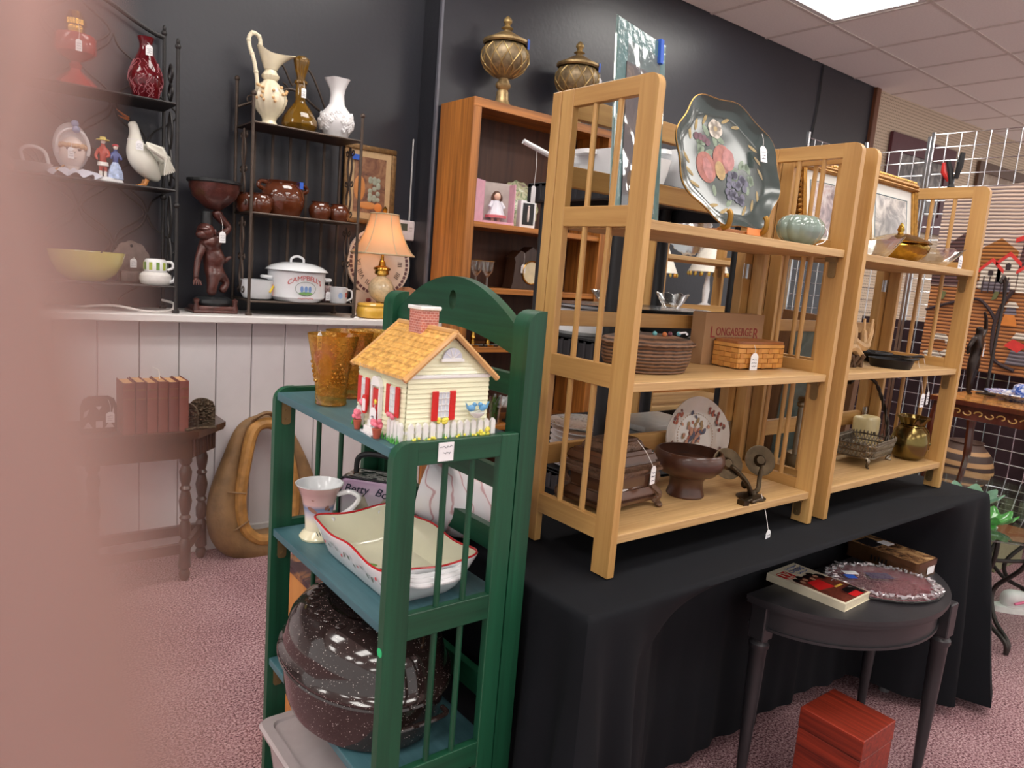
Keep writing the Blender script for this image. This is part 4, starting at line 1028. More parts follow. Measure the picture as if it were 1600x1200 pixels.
def ornate_frame(name,label,loc,rz,lean,W,H,fw,art,mat_w=.035,gold=GOLD):
    t=thing(name,label,'picture',loc,rz); t.rotation_euler=(lean,0,rz)
    for (a,b) in (((0,0),(W,fw)),((0,H-fw),(W,H)),((0,fw),(fw,H-fw)),((W-fw,fw),(W,H-fw))):
        g=G(); g.box((a[0],-.012,a[1]),(b[0],.012,b[1]),.003)
        horiz=b[0]-a[0]>b[1]-a[1]
        for q in (.25,.6):
            if horiz: zz=a[1]+(b[1]-a[1])*q; g.tube([(a[0],-.013,zz),(b[0],-.013,zz)],.0045,6)
            else: xx=a[0]+(b[0]-a[0])*q; g.tube([(xx,-.013,a[1]),(xx,-.013,b[1])],.0045,6)
        obj('frame_side', g, gold, t)
    g=G(); N=int(2*(W+H)/.014); 
    for k in range(N):
        d=k/N*2*(W+H)
        if d<W: p=(d,0)
        elif d<W+H: p=(W,d-W)
        elif d<2*W+H: p=(W-(d-W-H),H)
        else: p=(0,H-(d-2*W-H))
        g.ell((p[0],-.006,p[1]),(.0075,.008,.0075),6,4)
    o=obj('carved_edge', g, gold, t)
    g=G(); g.box((fw,-.004,fw),(W-fw,0,H-fw)); obj('picture_mat', g, P('mat_board',C(228,228,222),.7,var=.02), t)
    g=G(); g.box((fw+mat_w,-.0055,fw+mat_w),(W-fw-mat_w,-.0035,H-fw-mat_w)); pr_=obj('picture_print', g, art, t)
    g=G(); x0,z0,x1,z1=fw+mat_w-.004,fw+mat_w-.004,W-fw-mat_w+.004,H-fw-mat_w+.004; g.tube([(x0,-.0045,z0),(x1,-.0045,z0),(x1,-.0045,z1),(x0,-.0045,z1)],.0018,4,True); obj('mat_border', g, P('mat_blue',C(120,140,150),.6), t)
    return t
LAND=picture('landscape_print',[C(118,120,122),C(160,160,162),C(206,204,200),C(228,226,224)],16,1.2,.3)
LAND2=picture('landscape_print_pink',[C(120,116,122),C(176,160,164),C(210,204,204),C(196,170,170)],16,1.2,.3)
ornate_frame('gilt_landscape','gilt framed pale landscape print behind the golden tureen','',0,0,.1,.1,.02,LAND) if False else None
t=ornate_frame('gilt_landscape','gilt framed pale landscape print standing behind the golden tureen',(1.14,.165,ZT),math.radians(0),math.radians(-8),.33,.265,.03,LAND)
t=ornate_frame('gilt_landscape','gilt framed pale landscape print seen through the spindles between the shelves',(.86,.21,ZT+.0),math.radians(-3),math.radians(-8),.255,.255,.024,LAND2,.03)
price_tag(t,(.16,-.02,.22),.006,0,.026,.042)
# antler pile
HORN=P('antler_bone',C(196,158,108),.5,var=.25,vs=22)
an=thing('antler_rack','tan deer antlers piled on the middle shelf','antler',(1.055,.13,ZM)); an.scale=(1.2,1.0,1.15)
g=G(); g.tube(smooth([(-.03,0,.02),(.0,-.01,.07),(-.005,0,.13),(.0,.01,.175),(.03,.01,.185)],5),[.016]*8+[.013]*8+[.006]*5,8); g.tube(smooth([(0,-.01,.07),(.05,-.02,.05),(.09,-.01,.075),(.11,0,.12)],5),[.012]*8+[.008]*5+[.004]*3,8); g.tube(smooth([(.05,-.02,.05),(.075,.0,.085),(.085,.01,.12)],5),[.009]*6+[.004]*5,8); g.tube(smooth([(.0,.01,.175),(-.03,0,.19),(-.05,-.01,.22)],5),[.009]*6+[.003]*5,8); obj('antler_main', g, HORN, an)
g=G(); g.tube(smooth([(-.07,-.02,.03),(-.02,-.03,.05),(.04,-.02,.025)],5),.012,8); g.tube(smooth([(-.05,.02,.04),(-.045,.01,.08),(-.055,0,.1)],4),[.01]*4+[.006]*3+[.004]*2,8); obj('antler_second', g, HORN, an)
g=G()
for k in range(22): x=-.07+.11*k/21; g.tube([(x,-.02+.02*math.sin(k),.0),(x+.015*math.sin(k*2),-.03+.015*math.cos(k),.03)],.005,6)
obj('antler_base_bark', g, P('bark',C(90,66,44),.8,var=.4,vs=60), an)
# cast iron skillets
IRON=P('cast_iron',C(34,34,36),.5,.5,.15)
def skillet(label,loc,rz,r=.062):
    t=thing('cast_iron_skillet',label,'pan',loc,rz,'cast iron pans')
    obj('pan_bowl', G().lathe([(0,0),(r*.88,0),(r*.9,.002),(r,.024),(r*1.03,.026),(r*.97,.026),(r*.87,.005),(0,.004)],40), IRON, t)
    g=G(); g.tube([(r*.95,0,.022),(r*1.5,0,.024),(r*1.95,0,.026),(r*2.1,0,.026)],[.008,.0065,.009,.006],8,flat=.6); obj('handle', g, IRON, t); return t
t=skillet('small cast iron skillet at the front with a price tag',(1.225,.075,ZM),math.radians(-10)); price_tag(t,(.13,.0,.024),.1,math.radians(10),.026,.042,off=(.0,-.035))
t=skillet('cast iron skillet at the back with a brown price tag',(1.365,.155,ZM),math.radians(-22),.07); price_tag(t,(.14,-.01,.022),.1,.5,.02,.042,off=(-.02,-.06))
tv=thing('iron_trivet','black cast iron trivet lying on the pans','trivet',(1.30,.17,ZM))
g=G()
for k in range(8): a=k*PI/4; g.tube([(.015*math.cos(a),.015*math.sin(a),.03),(.055*math.cos(a),.055*math.sin(a),.032)],.004,6)
g.tube([(.055*math.cos(a),.055*math.sin(a),.032) for a in [2*PI*k/32 for k in range(32)]],.005,6,True); g.tube([(.03*math.cos(a),.03*math.sin(a),.031) for a in [2*PI*k/24 for k in range(24)]],.004,6,True); obj('trivet_grille', g, IRON, tv)
g=G()
for k in range(3): a=k*2.1; g.cyl((.05*math.cos(a),.05*math.sin(a),0),(.05*math.cos(a),.05*math.sin(a),.03),.004,n=8)
obj('trivet_foot', g, IRON, tv)
# filigree bride's basket in silver
SIL=P('tarnished_silver',C(120,112,98),.32,.9,.3,60)
sb=thing('filigree_basket','tarnished silver filigree basket with rope handle on claw feet','basket',(1.262,.135,ZL),math.radians(8))
hx,hy=.105,.06
g=G(); g.prism(rrect(-hx,-hy,hx,hy,.025),.03,.034); obj('basket_floor', g, SIL, sb)
g=G()
N=60
P0=[rr_pt(k/N,hx,hy,.025) for k in range(N)]; P1=[rr_pt(k/N,hx+.008,hy+.008,.028) for k in range(N)]
for k in range(N):
    a=P0[k]; b=P1[(k+1)%N]; c=P1[(k-1)%N]
    g.tube([(a[0],a[1],.03),(b[0],b[1],.068)],.0017,5); g.tube([(a[0],a[1],.03),(c[0],c[1],.068)],.0017,5)
    g.tube([(P1[k][0]+.004*math.cos(t),P1[k][1]+.0,.074+.005*math.sin(t)) for t in [2*PI*q/8 for q in range(8)]],.0013,4,True)
for z,PP in ((.03,P0),(.05,[((a[0]+b[0])/2,(a[1]+b[1])/2) for a,b in zip(P0,P1)]),(.069,P1)): g.tube([(p[0],p[1],z) for p in PP],.0028,6,True)
obj('filigree_wall', g, SIL, sb)
for sx in (-1,1):
    for sy in (-1,1):
        g=G(); g.tube(smooth([(sx*.09,sy*.045,.034),(sx*.1,sy*.052,.018),(sx*.093,sy*.047,.006),(sx*.105,sy*.056,.002)],4),[.007]*4+[.005]*5+[.004]*4,6); obj('claw_foot', g, SIL, sb)
g=G(); hp=smooth([(hx*.2,-hy,.06),(hx*.6,-hy*.7,.12),(hx*.95,0,.2),(hx*.6,hy*.3,.25),(hx*.1,hy*.8,.262),(-.03,hy,.24)],8)
for q in (0,PI): g.tube([p+Vector((.003*math.cos(i*.9+q),.003*math.sin(i*.9+q),0)) for i,p in enumerate(hp)],.0038,6)
obj('rope_handle', g, P('dark_silver',C(60,54,48),.4,.8), sb)
# brass bag vase
bv=thing('brass_vase','bulbous brass vase shaped like a tied sack','vase',(1.468,.085,ZL))
BV=P('vase_brass',C(120,104,62),.2,.95,.15)
obj('vase_body', G().lathe([(0,0),(.036,0),(.05,.012),(.057,.04),(.057,.065),(.05,.092),(.038,.108),(.034,.113),(.04,.13),(.05,.142),(.046,.142),(.034,.126),(.03,.113),(0,.05)],48,rf=lambda a,r,z:1+(.06*math.sin(9*a) if z>.11 else .012*math.sin(6*a))), BV, bv)
g=G(); g.tube([(.037*math.cos(a),.037*math.sin(a),.111+.002*math.sin(20*a)) for a in [2*PI*k/40 for k in range(40)]],.003,6,True); g.tube(smooth([(.02,-.032,.11),(.034,-.042,.09),(.036,-.046,.06)],5),.0024,6); g.tube(smooth([(.026,-.03,.11),(.046,-.03,.09),(.05,-.032,.07)],5),.0024,6); g.ell((.036,-.047,.056),.006,8,6); g.ell((.05,-.033,.066),.006,8,6); obj('tied_cord', g, BV, bv)
# brass oil lamp font at the left end, cream radio behind
bl=thing('brass_lantern','tall grey brass lantern body at the left end of the lower shelf','lantern',(.90,.13,ZL))
AG=P('lantern_metal',C(128,120,100),.3,.85,.15)
obj('lantern_base', G().lathe([(0,0),(.045,0),(.047,.006),(.046,.05),(.043,.058),(.03,.062),(0,.063)],32), AG, bl)
g=G(); g.box((-.016,-.016,.06),(.024,.022,.205),.008,2); g.box((-.02,-.02,.205),(.03,.03,.22),.006,2); obj('lantern_body', g, AG, bl)
g=G(); g.cyl((-.045,.0,.06),(-.045,.0,.2),.007); g.ell((-.045,0,.203),(.012,.012,.01),12,8); obj('lantern_pipe', g, AG, bl)
price_tag(bl,(.03,-.04,.08),.04,0,.022,.042,off=(.004,-.03))
ra=thing('cream_canister','cream enamel box behind the filigree basket','box',(1.45,.225,ZL))
g=G(); g.box((-.045,-.03,0),(.045,.03,.115),.012,3); obj('canister_body', g, P('cream_enamel',C(228,214,160),.3), ra)
g=G(); g.cyl((.0,-.03,.06),(.0,-.034,.06),.006); obj('canister_knob', g, BLACK_PL, ra)
# ------------------------------------------------------------------ half-round black table and what stands on it
TZ=.54
dt=thing('half_round_table','black painted half round side table pushed against the black cloth','table',(1.0,.075,0))
BP=P('black_table_paint',C(44,43,46),.38,var=.12,vs=14,bmp=.1,bs=80)
RW,RD=.375,.325
def half(k,n=28): return [( -RW*k,0.0)]+[(RW*k*math.cos(PI+PI*i/n), RD*k*math.sin(PI+PI*i/n)) for i in range(1,n)]+[(RW*k,0.0)]
g=G()
for z0,z1,k in ((TZ-.012,TZ,1.0),(TZ-.022,TZ-.012,.985)): g.prism([(x*1,y) for x,y in half(k)],z0,z1)
obj('table_top', g, BP, dt)
g=G(); g.prism(half(.93),TZ-.082,TZ-.022); g.prism(half(.945),TZ-.087,TZ-.08); obj('apron', g, BP, dt)
for (x,y) in ((-.335,-.03),(.335,-.03),(.16,-.285)):
    g=G(); g.box((x-.023,y-.023,TZ-.12),(x+.023,y+.023,TZ-.02),.003); 
    g.lathe([(.0,.0),(.0125,.0),(.013,.02),(.021,.3),(.0225,TZ-.15),(.027,TZ-.142),(.027,TZ-.132),(.021,TZ-.125),(.021,TZ-.118),(0,TZ-.118)],20,(x,y,0)); obj('leg', g, BP, dt)
# paperback
bkk=thing('paperback','thick paperback with red corner logo and group photo cover','book',(.832,-.005,TZ),math.radians(2))
PG=P('page_edges',C(226,214,186),.8,var=.08,vs=100)
BW,BL,BH=.142,.222,.021
g=G(); g.box((-BW/2+.001,-BL/2+.002,.001),(BW/2-.002,BL/2-.002,BH-.001)); obj('page_block', g, PG, bkk)
CV=P('cover_cream',C(226,216,190),.3,coat=.3)
g=G(); g.box((-BW/2,-BL/2,BH-.001),(BW/2,BL/2,BH)); g.box((-BW/2,-BL/2,0),(BW/2,BL/2,.001)); g.box((-BW/2-.001,-BL/2,0),(-BW/2,BL/2,BH)); obj('cover', g, CV, bkk)
def flat(name,poly,m,parent,z,t=.0004):
    g=G(); g.prism(poly,z,z+t); return obj(name,g,m,parent)
# cover: text runs away from the reader's left; the top edge of the cover is the far end (+y)
RED2=P('print_red',C(196,34,34),.3); NAV=P('print_navy',C(40,70,130),.3); BLK=P('print_black',C(24,20,20),.3); BRN=P('print_brown',C(96,46,34),.3); SKN=P('print_skin',C(200,150,120),.3)
z=BH
logo=flat('logo_panel',rrect(-.064,.052,-.016,.092,.008),RED2,bkk,z)
text('lettering','TV',.034,CV,logo,(-.041,.075,z+.0007),(0,0,0)); text('lettering','GUIDE',.010,CV,logo,(-.04,.0575,z+.0007),(0,0,0))
text('lettering','CHEERS',.022,NAV,bkk,(.026,.078,z+.0004),(0,0,0),sx=.9)
for (yy,x0_,x1_) in ((.095,-.005,.058),(.06,.004,.056)):
    g=G(); rq=random.Random(2); g.tube([(x0_+(x1_-x0_)*i/16,yy+rq.uniform(-.003,.003),z+.0006) for i in range(17)],.0011,4); obj('small_print', g, NAV, bkk)
flat('cover_photo',[(-.06,-.105),(.068,-.105),(.068,.0),(.03,.046),(-.058,.04)],picture('cast_photo',[C(40,22,20),C(120,60,44),C(96,44,34),C(60,30,26)],40,1,.3),bkk,z)
for (x,y,r,mm) in ((-.045,.035,.013,BLK),(-.02,.042,.012,BLK),(.005,.032,.014,BLK),(.03,.04,.012,BLK),(.045,.02,.016,BLK),(-.04,.022,.008,SKN),(-.018,.028,.008,SKN),(.008,.02,.008,SKN),(.033,.026,.008,SKN)):
    flat('printed_figure',[(x+r*math.cos(a)*.9,y+r*math.sin(a)) for a in [2*PI*k/12 for k in range(12)]],mm,bkk,z+.0002+(.0002 if mm is SKN else 0),.0003)
flat('printed_dress',[(-.05,-.03),(.015,-.04),(.02,.01),(-.03,.015)],RED2,bkk,z+.0004,.0003)
flat('printed_glasses',[(.012,-.045),(.05,-.045),(.05,-.038),(.012,-.038)],P('print_gold',C(220,180,80),.3),bkk,z+.0005,.0003)
flat('printed_bar',[(.0,-.10),(.066,-.10),(.066,-.055),(.01,-.06)],BLK,bkk,z+.0004,.0002)
flat('price_box',[(.0,-.103),(.045,-.103),(.045,-.082),(.0,-.082)],RED2,bkk,z+.0007,.0003)
# foil wrapped plate
fp=thing('foil_wrapped_plate','oval maroon plate wrapped in crinkled clear film with blue tape','plate',(1.035,-.085,TZ),math.radians(-32))
g=G(); g.lathe([(0,.002),(.6,.0),(.7,.003),(1,.010),(1.0,.013),(.7,.008),(0,.007)],56,sx=.158,sy=.118); obj('plate_body', g, P('maroon_plate',C(120,48,60),.2,var=.2,vs=12,coat=.4), fp)
m,nt,b=newmat('crinkled_film'); nt.nodes.remove(b); out=nt.nodes['Material Output']
trn=nt.nodes.new('ShaderNodeBsdfTransparent'); gls=nt.nodes.new('ShaderNodeBsdfGlossy'); gls.inputs['Roughness'].default_value=.12
bp=nt.nodes.new('ShaderNodeBump'); bp.inputs['Strength'].default_value=1; bp.inputs['Distance'].default_value=.02; nt.links.new(noise(nt,mapping(nt,(50,120,60)),1,4,2.5),bp.inputs['Height']); nt.links.new(bp.outputs[0],gls.inputs['Normal'])
mx=nt.nodes.new('ShaderNodeMixShader'); mx.inputs[0].default_value=.2; nt.links.new(trn.outputs[0],mx.inputs[1]); nt.links.new(gls.outputs[0],mx.inputs[2]); nt.links.new(mx.outputs[0],out.inputs[0])
rn=random.Random(4); jit=[[rn.uniform(-1,1) for j in range(200)] for k in range(30)]
g=G(); rings=[]
for k,(q,zz) in enumerate(((0,.014),(.2,.014),(.4,.0145),(.6,.0145),(.75,.0155),(.88,.0175),(.96,.0185),(1.02,.017),(1.05,.012),(1.02,.006))):
    if q==0: rings.append([g.bm.verts.new((0,0,zz))]); continue
    rings.append([g.bm.verts.new((.158*q*(1+.012*jit[k][j]*(q>.8))*math.cos(2*PI*j/120),.118*q*(1+.012*jit[k][j+1]*(q>.8))*math.sin(2*PI*j/120),zz+(.0022*jit[k][j] if q>.7 else .0006*jit[k][j]))) for j in range(120)])
for Aq,Bq in zip(rings[:-1],rings[1:]):
    for j in range(120):
        k2=(j+1)%120
        if len(Aq)==1: g.bm.faces.new((Aq[0],Bq[j],Bq[k2]))
        else: g.bm.faces.new((Aq[j],Aq[k2],Bq[k2],Bq[j]))
obj('crinkled_wrap', g, m, fp, 180)
g=G(); 
for k in range(150):
    a=2*PI*k/150; r1=.86+.17*rn.random(); g.tube([(.158*r1*math.cos(a),.118*r1*math.sin(a),.018),(.158*r1*math.cos(a)+rn.uniform(-.014,.014),.118*r1*math.sin(a)+rn.uniform(-.014,.014),.0185+.003*rn.random())],[.0042,.0012],5)
obj('foil_crimp', g, P('silver_foil',C(226,226,230),.16,.65,.1,90), fp)['kind']='stuff'
g=G(); g.box((-.105,.0,.0195),(-.075,.024,.0203)); o=obj('blue_tape', g, BLUE_TAPE, fp); 
g=G(); g.box((-.095,.028,.0195),(-.055,.05,.0203)); o=obj('price_tag', g, PAPER, fp); o['label']='white paper price tag'
g=G(); g.box((-.02,.02,.0128),(.05,.06,.0134)); obj('plate_emblem', g, P('plate_violet',C(80,56,96),.2), fp)
# tin
tn=thing('cookie_tin','bronze brown hinged tin with sepia lid picture at table back','tin',(1.235,-.012,TZ),math.radians(-2))
TW,TL,TH=.118,.215,.048
TM=P('tin_brown',C(104,72,48),.3,.6,.2,30)
g=G(); g.prism(rrect(-TW/2,-TL/2,TW/2,TL/2,.008),0,.03); g.prism(rrect(-TW/2-.001,-TL/2-.001,TW/2+.001,TL/2+.001,.009),0,.003); obj('tin_body', g, TM, tn)
g=G(); g.prism(rrect(-TW/2-.002,-TL/2-.002,TW/2+.002,TL/2+.002,.009),.031,TH); tl=obj('tin_lid', g, TM, tn)
g=G(); g.prism(rrect(-TW/2+.002,-TL/2+.002,TW/2-.002,TL/2-.002,.008),TH,TH+.0008); obj('lid_picture', g, picture('sepia_lid',[C(50,34,28),C(110,78,52),C(170,132,90),C(196,164,120)],22,1.4,.25), tl)
g=G(); g.prism([(-.05,.03),(.02,.03),(.02,.09),(-.05,.09)],TH+.0008,TH+.0012); obj('lid_panel', g, P('lid_dark',C(34,30,32),.3), tl)
g=G(); g.prism([(-.005,.035),(.035,.035),(.035,.07),(-.005,.07)],TH+.0012,TH+.0016); s_=obj('price_sticker', g, PAPER, tl); s_.location=(.012,-.02,0)
g=G()
for k in range(5): g.box((-TW/2-.0032,-.02+.011*k,.012),(-TW/2-.002,-.015+.011*k,.029-.002*(k%2)))
obj('worn_lettering', g, BLK, tn)
g=G(); g.box((.0,-TL/2-.003,.008),(.04,-TL/2-.002,.03)); obj('white_label', g, PAPER, tn)
# red wooden box on casters on the floor
rb=thing('red_wooden_box','red stained wooden box with lid standing on the carpet','box',(.805,-.15,0))
RB={a:wood('red_stain_'+a,C(158,54,32),C(84,22,14),a,.45,80,2.5,.75) for a in 'xy'}
g=G(); g.box((-.083,-.084,.025),(.083,.084,.205),.0015); obj('box_body', g, RB['y'], rb)
g=G(); g.box((-.084,-.085,.207),(.084,.085,.262),.0015); obj('box_lid', g, RB['y'], rb)
for sx in (-1,1):
    for sy in (-1,1): obj('box_foot', G().cyl((sx*.065,sy*.065,0),(sx*.065,sy*.065,.026),.014,n=14), BLACK_PL, rb)

# ------------------------------------------------------------------ right side: glass table, inlaid table, grid wall
gt=thing('glass_table','round glass table on a scrolled wrought iron base','table',(2.5,.36,0))
GTZ=.50
TG=glass('green_tint_glass',(.80,.93,.88,1),.03,tint=.45)
g=G(); g.lathe([(0,GTZ-.012),(.64,GTZ-.012),(.655,GTZ-.009),(.655,GTZ-.003),(.64,GTZ),(0,GTZ)],64); obj('glass_top', g, TG, gt)
WI=P('wrought_iron',C(56,50,48),.45,.5)
g=G(); g.tube([(.46*math.cos(a),.46*math.sin(a),.36) for a in [2*PI*k/48 for k in range(48)]],.008,8,True); g.tube([(.5*math.cos(a),.5*math.sin(a),GTZ-.02) for a in [2*PI*k/48 for k in range(48)]],.007,8,True); obj('iron_ring', g, WI, gt)
for k in range(4):
    a=math.radians(-122+90*k)
    for d in (-.07,.07):
        g=G(); ca,sa=math.cos(a),math.sin(a); tx,ty=-sa*d,ca*d
        pts=smooth([(ca*.47+tx,sa*.47+ty,GTZ-.02),(ca*.46+tx,sa*.46+ty,.34),(ca*.36+tx*.7,sa*.36+ty*.7,.2),(ca*.42+tx*.3,sa*.42+ty*.3,.1),(ca*.52+tx*.1,sa*.52+ty*.1,.05),(ca*.53,sa*.53,.004)],6); g.tube(pts,.009,8)
        obj('iron_leg', g, WI, gt)
    for q in (-1,0,1):
        g=G(); aa=a+.45; ca,sa=math.cos(aa),math.sin(aa); 
        L=[(0,0),(.018,.02),(.025,.05),(.012,.075),(0,.08),(-.012,.075),(-.025,.05),(-.018,.02)]
        rot=q*.8
        g.tube([(ca*.475-sa*(x*math.cos(rot)+z*math.sin(rot)),sa*.475+ca*(x*math.cos(rot)+z*math.sin(rot)),.37+z*math.cos(rot)-x*math.sin(rot)) for x,z in L],.0055,6,True); obj('petal_scroll', g, WI, gt)
GG=P('green_depression_glass',C(140,224,170),.05,var=.1,trans=.65,ior=1.3,coat=.4)
def ruffle(label,loc,r,h,m,grp=None):
    t=thing('ruffled_glass_bowl',label,'bowl',loc,0,grp)
    obj('bowl_body', G().lathe([(0,.002),(r*.4,0),(r*.42,.006),(r*.3,.014),(r*.6,h*.45),(r*.9,h*.8),(r*1.05,h),(r*1.0,h*.99),(r*.82,h*.78),(r*.5,h*.45),(0,h*.3)],64,rf=lambda a,rr,z:1+.09*math.sin(9*a)*(z/h),zf=lambda a,rr,z:.012*math.sin(9*a)*(z/h)**2), m, t); return t
G2=P('bright_green_glass',C(110,190,104),.06,var=.15,trans=.55,ior=1.3,coat=.4)
G3=P('mint_glass',C(176,226,196),.06,var=.1,trans=.5,ior=1.3,coat=.4)
ruffle('bright green ruffled glass dish on the round glass table',(2.14,.03,GTZ),.085,.055,G2,'green glass dishes')
ruffle('mint green ruffled glass bowl behind the bright green dish',(2.30,.16,GTZ),.105,.085,G3,'green glass dishes')
ruffle('mint green ruffled glass bowl nearest the black cloth corner',(2.08,.25,GTZ),.085,.075,G3,'green glass dishes')
# inlaid nest table standing on the glass table
it=thing('inlaid_table','marquetry inlaid side table with curved legs standing on the glass table','table',(2.58,.14,GTZ),math.radians(0))
MAR=wood('mahogany',C(98,44,28),C(58,24,18),'z',.22,30,2,.5,coat=.5)
INL=picture('inlay',[C(120,58,30),C(196,128,60),C(214,160,90),C(104,46,26)],34,.6,.2,coat=.6)
g=G(); g.prism(rrect(-.24,-.26,.24,.26,.02),.425,.445); obj('table_top', g, MAR, it)
g=G(); g.prism(rrect(-.232,-.252,.232,.252,.018),.445,.4465); obj('inlaid_panel', g, INL, it)
g=G(); g.box((-.215,-.235,.365),(.215,.235,.425),.002); obj('apron', g, MAR, it)
def scrollinlay(fx):
    g=G()
    for k in range(10):
        t0=-.19+.042*k; s=(-1)**k
        g.tube([fx(t0+.018*math.cos(a)*(1-a/9),.395+s*.012*math.sin(a)*(1-a/12)) for a in [q*.5 for q in range(10)]],.0028,5)
    return g
obj('scroll_inlay', scrollinlay(lambda a,z:(-.2165,a,z)), P('inlay_gold',C(206,156,86),.3), it); obj('scroll_inlay', scrollinlay(lambda a,z:(a,-.2365,z)), P('inlay_gold2',C(206,156,86),.3), it)
for sx in (-1,1):
    for sy in (-1,1):
        g=G(); x,y=sx*.205,sy*.225; g.tube(smooth([(x,y,.42),(x+sx*.008,y+sy*.008,.3),(x,y,.15),(x+sx*.02,y+sy*.02,.0)],6),[.022]*7+[.018]*6+[.014]*6,8); obj('leg', g, MAR, it)
price_tag(it,(-.05,-.24,.37),.1,.3,.03,.05)
bl=thing('blue_willow_dish','blue and white floral porcelain dish on the inlaid table','dish',(2.66,.16,GTZ+.4475))
BLW=picture('blue_white',[C(30,60,150),C(70,110,190),C(235,238,244),C(245,246,250)],60,.6,.12,coat=.5)
obj('dish_body', G().lathe([(0,.002),(.05,0),(.055,.004),(.1,.02),(.13,.03),(.128,.034),(.095,.026),(0,.01)],48,rf=lambda a,r,z:1+.04*math.sin(8*a)), BLW, bl)
g=G(); g.lathe([(.0,.01),(.03,.012),(.05,.04),(.048,.06),(.03,.07),(0,.072)],32,(.07,.0,0)); obj('dish_cover', g, BLW, bl)
# dancer figurine
dn=thing('dancer_statue','dark bronze dancer figurine with raised arm on the inlaid table','statue',(2.62,.345,GTZ+.4475))
BRZ=P('dark_bronze',C(44,34,30),.3,.5)
v=[(0,0,.14),(0,0,.18),(.005,0,.23),(.005,0,.26),(.0,0,.28),(.0,0,.305),(-.035,0,.255),(-.06,.01,.21),(-.03,.02,.18),(.04,0,.26),(.07,0,.29),(.05,0,.34),(.02,0,.37),(-.02,0,.12),(-.015,0,.06),(-.01,0,.006),(.02,0,.12),(.025,.01,.06),(.03,.01,.006),(.045,.01,.004),(.01,-.01,.003)]
e=[(0,1),(1,2),(2,3),(3,4),(4,5),(2,6),(6,7),(7,8),(2,9),(9,10),(10,11),(11,12),(0,13),(13,14),(14,15),(0,16),(16,17),(17,18),(18,19),(15,20)]
r=[.026,.022,.028,.012,.014,.02,.012,.009,.008,.012,.009,.008,.005,.02,.014,.008,.02,.014,.008,.006,.006]
skin('figure_body',v,e,r,BRZ,dn); price_tag(dn,(.0,-.03,.24),.03,.2,.024,.036)
iv=thing('iron_plant_stand','slender dark iron hook stand on the inlaid table','stand',(2.72,.31,GTZ+.4475))
g=G(); g.tube(smooth([(0,0,.0),(0,0,.2),(.01,0,.4),(.0,0,.5),(-.04,0,.53),(-.06,0,.5)],6),.007,8); g.tube(smooth([(0,0,.45),(-.05,-.01,.5),(-.1,-.02,.52)],6),.005,8); g.lathe([(0,0),(.04,0),(.04,.004),(.01,.008),(0,.008)],20); obj('stand_rod', g, WI, iv)
